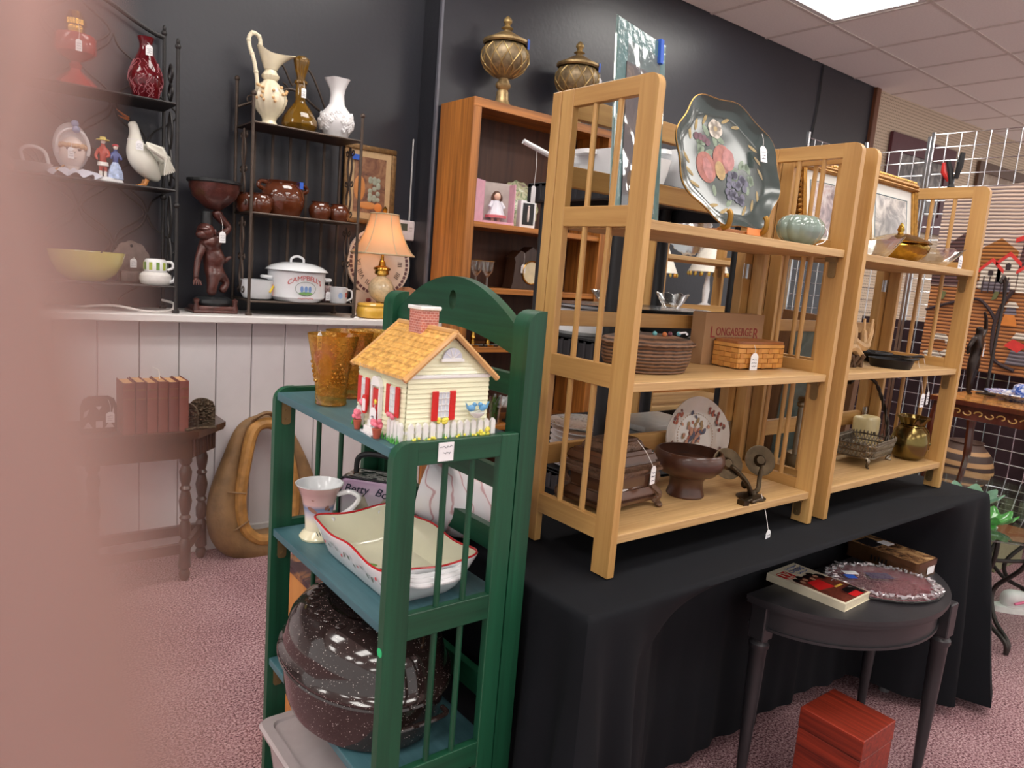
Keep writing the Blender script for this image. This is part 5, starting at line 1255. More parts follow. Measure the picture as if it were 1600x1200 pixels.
# ------------------------------------------------------------------ wrought iron racks on the ledge
LZ=1.0525
def curl(cx,cz,r,a0,turns,dirn=1,n=18,y=0,f=None):
    pts=[]
    for i in range(n+1):
        t=i/n; a=a0+dirn*2*PI*turns*t; rr=r*(1-.75*t); pts.append((cx+rr*math.cos(a),y,cz+rr*math.sin(a)))
    return pts
def rack(label, x0, x1, y0, y1, zs, top, M, peak, style):
    t=thing('iron_rack',label,'rack',((x0+x1)/2,(y0+y1)/2,LZ)); cx,cy=(x0+x1)/2,(y0+y1)/2
    a,b=(x1-x0)/2,(y1-y0)/2
    for sx in (-1,1):
        for sy,h in ((-1,top-LZ),(1,top-LZ+.09)):
            g=G(); g.cyl((sx*a,sy*b,0),(sx*a,sy*b,h),.0068,n=10); g.ell((sx*a,sy*b,h+.008),(.011,.011,.012),10,8); g.cyl((sx*a,sy*b,0),(sx*a,sy*b,.012),.014,n=10)
            if style==1: g.ell((sx*a,sy*b,h*.42),(.013,.013,.012),10,6); g.ell((sx*a,sy*b,h+.026),(.007,.007,.012),10,6)
            obj('upright', g, M, t)
    for z in zs:
        zz=z-LZ
        g=G(); g.box((-a,-b,zz-.006),(a,b,zz)); s=obj('shelf', g, M, t)
        g=G(); g.tube([(-a,-b,zz-.003),(a,-b,zz-.003)],.005,6); g.tube([(-a,b,zz-.003),(a,b,zz-.003)],.005,6); obj('shelf_edge', g, M, s)
    # back ornament
    if style==1:
        nx=6; dx=2*a/nx
        for i in range(nx):
            for k in range(4):
                zc=.12+k*.27+(.135 if i%2 else 0)
                if zc+.13>top-LZ+.08+peak*math.sin(PI*(i+.5)/nx)**1.5: continue
                xm=-a+dx*(i+.5)
                g=G()
                for s in (-1,1): g.tube(smooth([(xm,b,zc-.13),(xm+s*dx*.2,b,zc-.08),(xm+s*dx*.92,b,zc),(xm+s*dx*.2,b,zc+.08),(xm,b,zc+.13)],5),.0042,6)
                obj('trellis_loop', g, M, t)
        g=G(); g.tube([(-a+2*a*i/24,b,top-LZ+.08+peak*math.sin(PI*i/24)**1.5) for i in range(25)],.009,8); obj('arched_top_rail', g, M, t)
    else:
        for i in range(1,6):
            x=-a+2*a*i/6; obj('back_bar', G().box((x-.006,b-.002,.06),(x+.006,b+.002,top-LZ-.08)), M, t)
        g=G(); zt=top-LZ-.02
        g.tube(smooth([(-a,b,zt),(-a*.5,b,zt+.06),(0,b,zt+peak*.55),(a*.5,b,zt+.06),(a,b,zt)],8),.006,8)
        g.tube(smooth([(-a*.75,b,zt+.02),(-a*.3,b,zt+peak),(0,b,zt+peak*.62)],8),.005,8); g.tube(smooth([(a*.75,b,zt+.02),(a*.3,b,zt+peak),(0,b,zt+peak*.62)],8),.005,8)
        for s in (-1,1):
            g.tube([(p[0],b,p[2]) for p in curl(s*a*.18,zt+peak*.5,.03,PI/2 if s>0 else PI/2,1.2,s)],.004,6)
            g.tube([(p[0],b,p[2]) for p in curl(s*a*.2,zt+peak*.2,.028,PI/2,1.2,s)],.004,6)
            g.tube([(p[0],b,p[2]) for p in curl(s*a*.75,zt+.045,.024,0,1.2,s)],.004,6)
        obj('scroll_crest', g, M, t)
    # side scrolls
    for sx in (-1,1):
        for k,(za,zb) in enumerate(zip([LZ+.06]+list(zs[::-1]), list(zs[::-1])+[top-.02])):
            h=zb-za; z0=za-LZ
            if h<.08: continue
            g=G(); x=sx*a
            if style==1:
                g.tube([(x,.03*math.sin(2*PI*i/16),z0+.02+(h-.04)*i/16) for i in range(17)],.005,6); g.tube([(x,-.03*math.sin(2*PI*i/16),z0+.02+(h-.04)*i/16) for i in range(17)],.005,6)
            else:
                for q in (-1,1):
                    g.tube(smooth([(x,0,z0+.03),(x,q*.022,z0+h*.3),(x,q*.004,z0+h*.5),(x,q*.022,z0+h*.7),(x,0,z0+h-.02)],6),.005,6)
                    for zz in (.12,.5,.88):
                        g.tube([(x,q*.028+p[0],p[2]) for p in curl(0,z0+h*zz,.018,0 if q<0 else PI,1.1,q,14)],.0032,6)
            g.cyl((x,-b,z0),(x,b,z0),.004,n=6)
            obj('side_scroll', g, M, t)
    return t
rack('black iron rack with trellis back at the left, three shelves', -1.02,-.285,2.2,2.42,(1.86,1.535,1.16),2.06,BLACK_IRON,.13,1)
rack('bronze iron rack with scrolled crest holding the white stock pot', .005,.49,2.2,2.42,(1.85,1.485,1.115),1.95,BROWN_IRON,.22,2)
Z1,Z2,Z3=1.8605,1.5355,1.1605
# left rack, top shelf
RG=glass('cranberry_glass',(.72,.10,.14,1),.05,tint=.4); RG2=glass('pale_red_glass',(.86,.32,.30,1),.05,tint=.4)
ol=thing('oil_lamp','pale red ribbed glass oil lamp base with brass collar','oil lamp',(-.61,2.31,Z1))
RGL=P('pale_red_body',C(190,70,66),.06,var=.1,trans=.45,ior=1.3,coat=.5)
obj('lamp_foot', G().lathe([(0,.0),(.085,0),(.088,.005),(.07,.02),(.05,.04),(.03,.055),(.018,.07),(.022,.085),(.016,.095)],40,rf=lambda a,r,z:1+.015*math.sin(z*700)), RGL, ol)
obj('lamp_font', G().lathe([(.016,.095),(.05,.11),(.066,.125),(.069,.14),(.069,.18),(.064,.188),(.04,.195),(.03,.2)],40), RGL, ol)
obj('oil_fill', G().lathe([(.0,.105),(.045,.112),(.062,.128),(.064,.15),(0,.15)],32), RG2, ol)
g=G(); g.lathe([(.03,.2),(.032,.21),(.03,.22),(.036,.222),(.036,.24),(.028,.25),(.02,.27),(0,.272)],28,rf=lambda a,r,z:1+.02*math.sin(20*a)); obj('burner', g, BRASS, ol)
price_tag(ol,(.0,-.07,.215),.055,0,.02,.04,off=(.0,-.012))
rv=thing('red_vase','dark cranberry glass vase with branching overlay pattern','vase',(-.375,2.31,Z1))
pr=[(0,0),(.036,0),(.04,.006),(.056,.05),(.062,.08),(.058,.11),(.044,.145),(.028,.18),(.022,.2),(.022,.215),(.03,.238),(.027,.238),(.019,.214),(.0,.15)]
RGS=P('cranberry_body',C(112,14,28),.06,var=.25,vs=20,trans=.35,ior=1.3,coat=.6)
obj('vase_body', G().lathe(pr,40), RGS, rv)
g=G(); rn=random.Random(11)
def vr(z):
    for (r0,z0),(r1,z1) in zip(pr[1:],pr[2:11]):
        if z0<=z<=z1: return r0+(r1-r0)*(z-z0)/max(1e-6,z1-z0)
    return .03
for k in range(80):
    a=rn.uniform(0,2*PI); z=rn.uniform(.01,.12); pts=[]
    for q in range(7): 
        pts.append(((vr(z)+.0008)*math.cos(a),(vr(z)+.0008)*math.sin(a),z)); a+=rn.uniform(-.22,.22); z=min(.15,z+rn.uniform(.001,.012))
    g.tube(pts,.0012,4)
obj('branch_overlay', g, P('overlay_pink',C(176,110,118),.3), rv)
price_tag(rv,(.0,-.03,.215),.012,0,.024,.038,off=(.002,-.02))
# left rack, middle shelf
cl=thing('clown_bust','pale porcelain clown head with blue pompoms and ruffle collar','figurine',(-.625,2.31,Z2))
POR=P('bisque',C(232,216,208),.3,var=.03,sss=.0)
g=G(); g.ell((0,0,.10),(.046,.05,.062),24,16); g.ell((0,-.048,.098),(.008,.01,.008),10,8); g.ell((0,-.042,.076),(.014,.01,.005),10,6); g.lathe([(.022,.02),(.024,.045),(.03,.055)],16); obj('clown_face', g, POR, cl)
g=G(); g.ell((0,.02,.118),(.06,.052,.088),28,18); g.tube([(.052*math.cos(t),-.024-.012*math.sin(t),.112+.066*math.sin(t)) for t in [-.35+(PI+.7)*q/24 for q in range(25)]],.0065,8); obj('clown_cap', g, P('cap_white',C(224,222,224),.35), cl)
g=G(); g.ell((.006,-.036,.198),.013,12,8); g.ell((.008,-.05,.176),.013,12,8); obj('pompom', g, P('pompom_blue',C(140,156,190),.5), cl)
g=G(); 
for k in range(30): a=2*PI*k/30; g.ell((.047*math.cos(a),.05*math.sin(a)*.9,.118+.004*math.sin(k*3)),(.011,.011,.009),8,6)
obj('clown_curls', g, P('curls',C(206,170,136),.5), cl)
g=G()
for s in (-1,1): g.ell((s*.018,-.046,.105),(.007,.004,.004),10,6)
obj('clown_eyes', g, P('eye_paint',C(90,80,86),.3), cl)
g=G(); g.lathe([(.025,.03),(.05,.034),(.08,.025),(.096,.012)],64,rf=lambda a,r,z:1+.08*math.sin(11*a)*(r/.096),zf=lambda a,r,z:.008*math.sin(11*a)*(r/.096)); obj('ruffle_collar', g, P('ruffle_blue',C(206,210,224),.4), cl)
g=G(); g.lathe([(0,0),(.05,0),(.05,.02),(.035,.03),(0,.032)],24); obj('bust_base', g, P('bust_black',C(40,34,34),.4), cl)
price_tag(cl,(-.01,-.055,.13),.02,0,.02,.04)
# porcelain couple
cp=thing('couple_figurine','small porcelain couple in red and blue period dress on one base','figurine',(-.505,2.29,Z2))
g=G(); g.lathe([(0,0),(.045,0),(.05,.008),(.045,.018),(.03,.022),(0,.024)],24,sy=.6,rf=lambda a,r,z:1+.08*math.sin(7*a)); obj('figurine_base', g, GLOSS_WHITE, cp)
for s,(coat,legc,hat) in ((-1,(C(176,64,50),C(232,228,222),C(222,200,110))),(1,(C(60,80,140),C(170,190,224),C(190,70,80)))):
    x=s*.021; ng='figure_body'
    if s<0:
        v=[(x,0,.075),(x,0,.1),(x,0,.122),(x,0,.135),(x,-.002,.148),(x-.016,0,.118),(x-.026,-.004,.095),(x-.02,-.014,.08),(x+.016,0,.118),(x+.02,-.012,.1),(x+.006,-.02,.092),(x-.008,0,.06),(x-.008,0,.03),(x+.008,0,.06),(x+.008,0,.03)]
        e=[(0,1),(1,2),(2,3),(3,4),(2,5),(5,6),(6,7),(2,8),(8,9),(9,10),(0,11),(11,12),(0,13),(13,14)]
        r_=[.012,.012,.012,.006,.01,.007,.006,.004,.007,.006,.004,.008,.005,.008,.005]
        bd_=skin('figure_body',v,e,r_,P('coat%d'%s,coat,.2),cp)
        g=G(); g.lathe([(.018,.075),(.02,.062),(.014,.06)],14,(x,0,0)); g.cyl((x-.008,0,.02),(x-.008,0,.055),.0058); g.cyl((x+.008,0,.02),(x+.008,0,.055),.0058); obj('breeches', g, P('breeches',legc,.2), cp)
        g=G(); g.lathe([(.024,.155),(.022,.158),(.011,.16),(.01,.168),(0,.17)],16,(x,0,0)); obj('hat', g, P('hat%d'%s,hat,.3), cp)
    else:
        v=[(x,0,.07),(x,0,.09),(x,0,.11),(x,0,.122),(x,-.002,.134),(x-.014,-.004,.108),(x-.018,-.014,.09),(x+.014,0,.108),(x+.02,-.01,.09)]
        e=[(0,1),(1,2),(2,3),(3,4),(2,5),(5,6),(2,7),(7,8)]; r_=[.012,.01,.011,.005,.0095,.006,.005,.006,.005]
        skin('figure_body',v,e,r_,P('coat%d'%s,coat,.2),cp)
        g=G(); g.lathe([(.01,.08),(.018,.065),(.026,.04),(.028,.018),(0,.018)],24,(x,0,0),rf=lambda a,r,z:1+.06*math.sin(9*a)); obj('skirt', g, P('skirt',legc,.2,var=.3,vs=70), cp)
        g=G(); g.ell((x,.0,.142),(.012,.012,.007),12,8); obj('hat', g, P('hat%d'%s,hat,.3), cp)
    g=G(); g.ell((x,-.003,.150 if s<0 else .136),(.0085,.0085,.010),12,8); obj('head', g, POR, cp)
# goose figure
gs_=thing('goose_figurine','white ceramic goose stretching its neck with open beak and wings','figurine',(-.382,2.29,Z2))
GOOSE=P('goose_white',C(228,226,214),.25,var=.03,coat=.3)
v=[(.055,0,.03),(.03,0,.055),(.0,0,.09),(-.025,0,.125),(-.034,0,.16),(-.034,0,.195),(-.038,0,.225),(-.05,0,.243)]
r_=[.012,.036,.054,.05,.034,.022,.019,.018]
skin('goose_body',v,[(i,i+1) for i in range(7)],r_,GOOSE,gs_)
for s,dy in ((1,-.046),(-1,.046)):
    g=G()
    for k in range(7):
        q=k/6; g.tube([(.0+.0*q,dy*(.8+.3*q),.165-.015*q),(.05+.016*q,dy*1.3,.15-.035*q),(.098-.04*q,dy*1.35,.05+.02*(1-q))],[.013,.019,.006],8,flat=.5)
    for k in range(5): g.ell((.03+.01*k,dy*1.1,.14-.006*k),(.014,.01,.014),8,6)
    obj('wing', g, GOOSE, gs_)
g=G(); g.tube([(-.055,0,.252),(-.075,0,.262),(-.098,0,.278)],[.009,.007,.002],8,flat=.6); g.tube([(-.055,0,.246),(-.075,0,.25),(-.092,0,.256)],[.008,.006,.002],8,flat=.6); obj('beak', g, P('beak_brown',C(150,86,50),.3), gs_)
g=G(); g.ell((-.055,-.0165,.25),.003,8,6); obj('eye', g, BLACK_PL, gs_)
g=G()
for dy in (-.022,.022):
    for q in (-1,0,1): g.tube([(.005,dy,.03),(-.004,dy,.008),(-.03,dy+q*.012,.004)],[.009,.008,.004],6)
obj('foot', g, P('foot_gold',C(190,126,66),.25), gs_)
g=G(); g.cyl((-.034,0,.172),(-.034,0,.176),.027,n=20); obj('neck_string', g, STRING, gs_)
price_tag(gs_,(-.034,-.03,.174),.006,0,.026,.034,off=(.004,-.03))
# handled dish and figurine near the finger
tp=thing('handled_dish','small grey ceramic dish with a loop handle at the left of the shelf','dish',(-.755,2.29,Z2))
obj('dish_body', G().lathe([(0,0),(.04,0),(.045,.005),(.065,.035),(.068,.04),(.06,.036),(.04,.01),(0,.008)],32), P('dish_grey',C(190,186,186),.3), tp)
g=G(); g.tube(smooth([(-.02,0,.03),(-.03,0,.08),(.0,0,.098),(.04,0,.085),(.055,0,.04)],6),.006,8); obj('handle', g, GLOSS_WHITE, tp)
g=G(); g.tube(smooth([(.06,-.01,.02),(.085,-.015,.028),(.1,-.015,.045)],5),[.008]*6+[.004]*5,8); obj('gold_spout', g, GOLD, tp)
sf=thing('seated_figurine','small seated bisque figurine at the far left of the shelf','figurine',(-.86,2.29,Z2))
v=[(0,0,.02),(0,0,.06),(0,0,.085),(0,0,.105),(.03,-.02,.05),(.05,-.03,.02),(-.03,-.01,.05),(.03,-.02,.02),(.045,-.045,.008)]; skin('figure_body',v,[(0,1),(1,2),(2,3),(1,4),(4,5),(1,6),(0,7),(7,8)],[.03,.024,.01,.018,.01,.008,.01,.016,.01],P('bisque_rose',C(176,140,136),.5),sf)
# left rack, bottom shelf
yb=thing('yellow_bowl','pale yellow mixing bowl on the lowest black rack shelf','bowl',(-.58,2.31,Z3))
obj('bowl_body', G().lathe([(0,.0),(.06,0),(.066,.003),(.1,.03),(.122,.07),(.131,.105),(.133,.112),(.128,.112),(.116,.07),(.095,.033),(0,.008)],56), P('yellow_opal_glass',C(214,206,120),.12,var=.02,coat=.5), yb)
pq=thing('grey_plaque','grey scalloped cast match holder leaning at the rack back','plaque',(-.41,2.395,Z3))
PQ=P('pewter_grey',C(120,106,100),.5,.3,.2,40,.6,90,.004)
g=G(); pts=[]
for k in range(40):
    a=PI*k/39; r=.065*(1+.08*abs(math.sin(5*a))); pts.append((r*math.cos(a),.085+.075*math.sin(a)*(1+.08*abs(math.sin(5*a)))))
g.prism([(.05,0),(.055,.06)]+pts+[(-.055,.06),(-.05,0)],-.006,.006,XZ); obj('plaque_back', g, PQ, pq)
g=G(); g.box((-.045,-.04,.0),(.045,-.006,.045),.006,2); obj('match_pocket', g, PQ, pq)
g=G(); g.ell((0,-.007,.145),(.006,.003,.007),10,6); obj('hang_hole', g, BLACK_PL, pq); price_tag(pq,(.0,-.045,.1),.005,0,.024,.036)
tc=thing('stacked_tea_set','white stacked teapot and cup with green stripes','tea set',(-.345,2.27,Z3))
obj('teapot_base', G().lathe([(0,0),(.05,0),(.055,.004),(.06,.02),(.058,.038),(.045,.05),(0,.052)],36), P('floral_white',C(234,232,228),.12,var=.05,vs=90,coat=.5), tc)
c_=obj('cup_top', G().lathe([(.04,.051),(.042,.055),(.042,.09),(.036,.1),(.03,.102),(0,.103)],36), GLOSS_WHITE, tc)
for k in range(10):
    a=2*PI*k/10; g=G(); g.box((-.006,-.0008,.058),(.006,.0008,.088)); g.mat4(Matrix.Rotation(a,4,'Z')@Matrix.Translation((0,-.0425,0))); obj('green_stripe', g, P('stripe_green%d'%(k%2),(C(170,186,70) if k%2 else C(110,150,70)),.2), c_)
g=G(); g.tube(smooth([(.035,-.02,.092),(.055,-.025,.09),(.058,-.025,.07),(.04,-.02,.06)],5),.005,8); g.tube(smooth([(.045,-.03,.012),(.06,-.04,.02),(.066,-.045,.04)],5),.007,8); obj('handle', g, GLOSS_WHITE, tc)
cable=tag(obj('power_cord', G().tube(smooth([(-.62,2.3,LZ+.006),(-.5,2.25,LZ+.02),(-.4,2.2,LZ+.006),(-.3,2.24,LZ+.006),(-.27,2.3,LZ+.03),(-.3,2.36,LZ+.04)],8),.005,6), P('cord_white',C(210,204,200),.5)),'white power cord coiled on the ledge under the black rack','cord')
# monkey pedestal bowl
mk_=thing('monkey_statue','dark red carved monkey statue in a fez balancing a bowl','statue',(-.115,2.30,LZ))
MK=P('statue_redwood',C(84,46,40),.3,.1,.35,30,.5,140,.003,coat=.4); MKD=P('statue_dark',C(38,40,42),.4,.2,.3,40)
g=G(); g.box((-.085,-.06,0),(.075,.06,.03),.006,2); g.box((-.095,-.07,0),(.085,.07,.012),.004); obj('statue_base', g, MK, mk_)
g=G(); g.lathe([(0,.03),(.07,.03),(.08,.042),(.078,.055),(.06,.066),(0,.068)],40,sy=.8,rf=lambda a,r,z:1+.02*math.sin(26*a)); obj('tufted_cushion', g, MKD, mk_)
for sx in (-1,1):
    g=G(); g.lathe([(0,0),(.012,0),(.014,.02),(.008,.04),(.013,.055),(0,.065)],12,(sx*.078,-.05,0)); obj('corner_tassel', g, MK, mk_)
v=[(.0,0,.17),(.0,0,.22),(-.005,0,.27),(-.015,-.005,.305),(-.03,-.015,.33),(.01,0,.3),(.035,0,.33),(.065,.0,.36),(.02,0,.4),(.0,0,.43),(-.045,-.02,.28),(-.07,-.03,.22),(-.078,-.04,.165),(-.08,-.045,.14),(-.005,-.02,.14),(-.012,-.03,.10),(-.008,-.01,.075),(.035,.0,.15),(.06,.0,.13),(.03,-.01,.085),(.045,0,.22),(.075,0,.24)]
e=[(0,1),(1,2),(2,3),(3,4),(3,5),(5,6),(6,7),(7,8),(8,9),(3,10),(10,11),(11,12),(12,13),(0,14),(14,15),(15,16),(0,17),(17,18),(18,19),(1,20),(20,21)]
r_=[.04,.042,.044,.032,.034,.026,.018,.016,.02,.028,.02,.014,.012,.011,.028,.02,.026,.026,.016,.02,.014,.006]
skin('monkey_body',v,e,r_,MK,mk_)
g=G(); g.ell((-.038,-.02,.335),(.036,.036,.038),16,12); g.ell((-.062,-.044,.322),(.022,.022,.018),12,8); g.ell((-.05,-.046,.345),(.026,.014,.008),12,8); g.ell((-.03,.018,.335),(.012,.006,.014),10,8); g.ell((-.005,-.035,.335),(.006,.012,.014),10,8); obj('monkey_head', g, MK, mk_)
g=G(); g.lathe([(.024,.35),(.02,.405),(0,.406)],20,(-.034,-.015,.012)); obj('fez', g, MKD, mk_)
g=G()
for q in range(4): g.tube([(-.08,-.045,.142),(-.09+.008*q,-.055,.13),(-.092+.01*q,-.058,.115)],[.006,.005,.003],6)
obj('hand_fingers', g, MK, mk_)
g=G(); g.lathe([(0,.425),(.03,.43),(.055,.45),(.085,.478),(.098,.51),(.1,.535),(.103,.54),(.095,.54),(.09,.51),(.06,.47),(0,.455)],56,rf=lambda a,r,z:1+.035*math.sin(8*a)*(z<.5)); bw=obj('shell_bowl', g, MK, mk_)
g=G(); g.lathe([(.101,.532),(.107,.536),(.107,.546),(.098,.548),(.094,.54)],72,rf=lambda a,r,z:1+.012*math.sin(48*a)); obj('bowl_rope_rim', g, MKD, bw)
price_tag(mk_,(.02,-.025,.4),.06,.1,.026,.045,off=(.0,-.03))

# bronze rack, top shelf: ewer, decanter, vase
Y1,Y2,Y3=1.8505,1.4855,1.1155
ew=thing('ornate_ewer','tall cream ribbed ewer with bamboo handle and applied flowers','ewer',(.105,2.30,Y1))
EWM=P('ewer_cream',C(230,220,192),.2,var=.05,coat=.3)
obj('ewer_body', G().lathe([(0,0),(.048,0),(.05,.006),(.034,.014),(.028,.026),(.032,.04),(.055,.07),(.068,.105),(.066,.135),(.05,.165),(.03,.185),(.026,.19),(.034,.2),(.036,.21),(.026,.225),(.023,.235)],56,rf=lambda a,r,z:1+(.035*math.cos(14*a) if .05<z<.17 else (.04*math.cos(14*a) if .195<z<.22 else 0))), EWM, ew)
g=G(); rings=[]
for k in range(7):
    q=k/6; ring=[]
    for j in range(32):
        a=2*PI*j/32; ca=math.cos(a); r=.023+.03*q; sp=.055*q*q*max(0,ca); ring.append(g.bm.verts.new((r*ca+sp, r*math.sin(a)*(1-.2*q), .235+.06*q+ (.018*q*ca*ca if ca>0 else .03*q*ca*ca))))
    rings.append(ring)
for A,B in zip(rings[:-1],rings[1:]):
    for j in range(32): g.bm.faces.new((A[j],A[(j+1)%32],B[(j+1)%32],B[j]))
g.solid(.004); obj('pouring_lip', g, EWM, ew)
g=G(); hp=smooth([(-.055,-.01,.15),(-.062,-.01,.2),(-.075,-.01,.26),(-.09,0,.31),(-.092,0,.345),(-.075,0,.365),(-.052,0,.355),(-.045,0,.33),(-.05,0,.315)],5); g.tube(hp,.0085,8)
for k in range(0,len(hp),6): g.ell(hp[k],.0105,8,6)
obj('bamboo_handle', g, EWM, ew)
g=G(); rn=random.Random(8)
for k in range(16):
    a=-PI/2+rn.uniform(-1.4,1.4); z=.13+.03*math.sin(k); r=.068; g.ell((r*math.cos(a),r*math.sin(a),z),.007,8,6)
obj('applied_flowers', g, P('flower_tan',C(220,180,130),.3,var=.3,vs=60), ew)['kind']='stuff'
AMBG=glass('amber_glass',(.66,.46,.06,1),.04,tint=.4)
AMBS=P('amber_body',C(150,108,20),.06,var=.25,vs=30,trans=.55,ior=1.35,coat=.7)
dc=thing('amber_decanter','amber glass decanter with a faceted stopper and tag','decanter',(.235,2.29,Y1))
obj('decanter_body', G().lathe([(0,0),(.05,0),(.06,.006),(.073,.03),(.07,.055),(.05,.09),(.03,.115),(.022,.13),(.021,.2),(.028,.204),(.028,.214),(.02,.218),(0,.218)],40,rf=lambda a,r,z:1+(.05*abs(math.sin(6*a))*(1 if z<.12 else 0))), AMBS, dc)
obj('stopper', G().lathe([(.014,.218),(.016,.235),(.022,.255),(.028,.285),(.03,.296),(.027,.308),(.018,.316),(0,.319)],40,rf=lambda a,r,z:1+.14*abs(math.sin(4*a))), AMBS, dc)
price_tag(dc,(.0,-.03,.21),.03,0,.02,.04,off=(-.002,-.012))
wv=thing('white_vase','white bisque vase with ruffled mouth and raised flowers','vase',(.405,2.29,Y1))
WB=P('white_bisque',C(232,232,234),.45,var=.02)
obj('vase_body', G().lathe([(0,0),(.046,0),(.05,.006),(.062,.03),(.076,.06),(.078,.08),(.07,.105),(.048,.13),(.034,.15),(.03,.19),(.034,.215),(.048,.245),(.055,.258),(.05,.258),(.03,.21),(.025,.17),(0,.12)],56,rf=lambda a,r,z:1+(.08*math.sin(5*a) if z>.235 else 0)), WB, wv)
g=G(); rn=random.Random(21)
for k in range(70):
    a=rn.uniform(0,2*PI); z=rn.uniform(.035,.105); r=.076-abs(z-.072)*.28
    for p in range(4): q=p*PI/2; g.ell((r*math.cos(a+.08*math.cos(q)),r*math.sin(a+.08*math.cos(q)),z+.006*math.sin(q)),.0075,6,4)
obj('raised_flowers', g, WB, wv)
# bronze rack, middle shelf: brown pots
BRG=P('brown_glaze',C(92,46,26),.08,var=.2,vs=12,coat=.7)
def beanpot(label,loc,s,handles=False,grp='brown glazed bean pots'):
    t=thing('bean_pot',label,'pot',loc,0,grp)
    obj('pot_body', G().lathe([(0,0),(.5*s,0),(.54*s,.02*s),(.66*s,.3*s),(.7*s,.55*s),(.66*s,.8*s),(.54*s,.97*s),(.5*s,1.02*s),(.56*s,1.1*s),(.5*s,1.1*s),(.45*s,1.0*s),(.6*s,.7*s),(0,.1*s)],44), BRG, t)
    if handles:
        for sx in (-1,1):
            g=G(); g.tube(smooth([(sx*.5*s,0,1.02*s),(sx*.74*s,0,1.02*s),(sx*.8*s,0,.88*s),(sx*.64*s,0,.8*s)],5),.07*s,8); obj('handle', g, BRG, t)
        g=G(); g.box((.4*s,-.4*s,.9*s),(.52*s,-.36*s,1.12*s)); obj('blue_tape', g, BLUE_TAPE, t)
    return t
beanpot('large brown glazed bean pot with two handles',(.175,2.30,Y2),.135,True)
beanpot('small brown glazed pot in front of the large one at left',(.065,2.265,Y2),.075)
beanpot('small brown glazed pot at the far left of the shelf',(.03,2.32,Y2),.075)
beanpot('small brown glazed pot just right of the large one',(.335,2.27,Y2),.072)
beanpot('small brown glazed pot at the right end of the shelf',(.425,2.265,Y2),.07)
# bronze rack, bottom shelf
ENW=P('white_enamel',C(232,236,240),.1,var=.02,coat=.5); RIM=P('rim_dark',C(60,56,56),.3)
sp_=thing('stock_pot','large white enamel stock pot with lid and red lettering','pot',(.245,2.285,Y3))
obj('pot_body', G().lathe([(0,0),(.1,0),(.11,.006),(.124,.02),(.126,.13),(.128,.134),(.122,.134),(.12,.02),(0,.008)],64), ENW, sp_)
l=obj('pot_lid', G().lathe([(.134,.134),(.137,.137),(.13,.145),(.11,.158),(.07,.17),(.03,.174),(0,.175)],64), ENW, sp_)
g=G(); g.tube([(.1365*math.cos(a),.1365*math.sin(a),.1355) for a in [2*PI*k/64 for k in range(64)]],.0018,5,True); obj('lid_rim', g, RIM, l)
g=G(); g.tube(smooth([(-.03,0,.172),(-.026,0,.19),(0,0,.2),(.026,0,.19),(.03,0,.172)],5),.0055,8); obj('lid_handle', g, ENW, l)
for s in (-1,1):
    g=G(); g.tube(smooth([(s*.122,-.03,.1),(s*.148,-.026,.102),(s*.154,0,.103),(s*.148,.026,.102),(s*.122,.03,.1)],5),.008,8); obj('handle', g, ENW, sp_)
def wrapcyl(R,off=0,arch=0):
    def f(v):
        a=-PI/2+v.x/R+off; r=R+.0008+v.z; return (r*math.cos(a), r*math.sin(a), v.y-arch*v.x*v.x)
    return f
LR=P('campbell_red',C(190,60,54),.3)
text('lettering',"CAMPBELL'S",.030,LR,sp_,(0,0,.108),(0,0,0),sx=1.0,bend=wrapcyl(.1262,-.05,4.0))
def onpot(pts,R=.1262,off=-.05): return [((R+.0012)*math.cos(-PI/2+x/R+off),(R+.0012)*math.sin(-PI/2+x/R+off),z) for x,z in pts]
g=G(); g.tube(onpot([(.046*math.cos(a),.062+.03*math.sin(a)) for a in [2*PI*k/48 for k in range(48)]]),.0009,4,True); obj('oval_border', g, P('border_green',C(90,110,90),.3), sp_)
g=G(); g.face(onpot([(.03*math.cos(a),.042+.007*math.sin(a)) for a in [2*PI*k/20 for k in range(20)]])); obj('printed_lawn', g, P('lawn_green',C(120,165,100),.3), sp_, recalc=False)
g=G()
for x,c in ((-.018,0),(.0,0),(.018,0)): g.face(onpot([(x+.007*math.cos(a),.06+.014*math.sin(a)) for a in [2*PI*k/14 for k in range(14)]]))
obj('printed_patch', g, P('patch_blue',C(120,150,200),.3), sp_, recalc=False)
g=G(); rq=random.Random(3); g.tube(onpot([(-.034+.068*i/22,.02+rq.uniform(-.004,.004)) for i in range(23)]),.0011,4); obj('script_line', g, LR, sp_)
price_tag(sp_,(.14,-.03,.1),.05,0,.024,.04)
bw=thing('enamel_bowl','white enamel bowl with painted yellow patch left of the stock pot','bowl',(.075,2.30,Y3))
obj('bowl_body', G().lathe([(0,0),(.045,0),(.06,.006),(.072,.03),(.072,.078),(.076,.086),(.07,.086),(.066,.03),(0,.01)],44), ENW, bw)
g=G(); g.face([(.0728*math.cos(a),.0728*math.sin(a),z) for a,z in ((-.9,.02),(-.65,.02),(-.6,.05),(-.7,.075),(-.95,.07))]); obj('painted_patch', g, P('patch_pink',C(222,170,160),.3), bw)
g=G(); g.tube([(.0732*math.cos(a),.0732*math.sin(a),.04+.03*math.sin(3*(a+1.1))) for a in [-1.15+.03*k for k in range(12)]],.005,6); obj('painted_curl', g, P('patch_yellow',C(230,200,60),.3), bw)
mgg=thing('enamel_mug','small white enamel mug with red printing and hanging tag','mug',(.435,2.255,Y3))
obj('mug_body', G().lathe([(0,0),(.036,0),(.04,.006),(.041,.068),(.044,.073),(.04,.073),(.038,.008),(0,.006)],36), ENW, mgg)
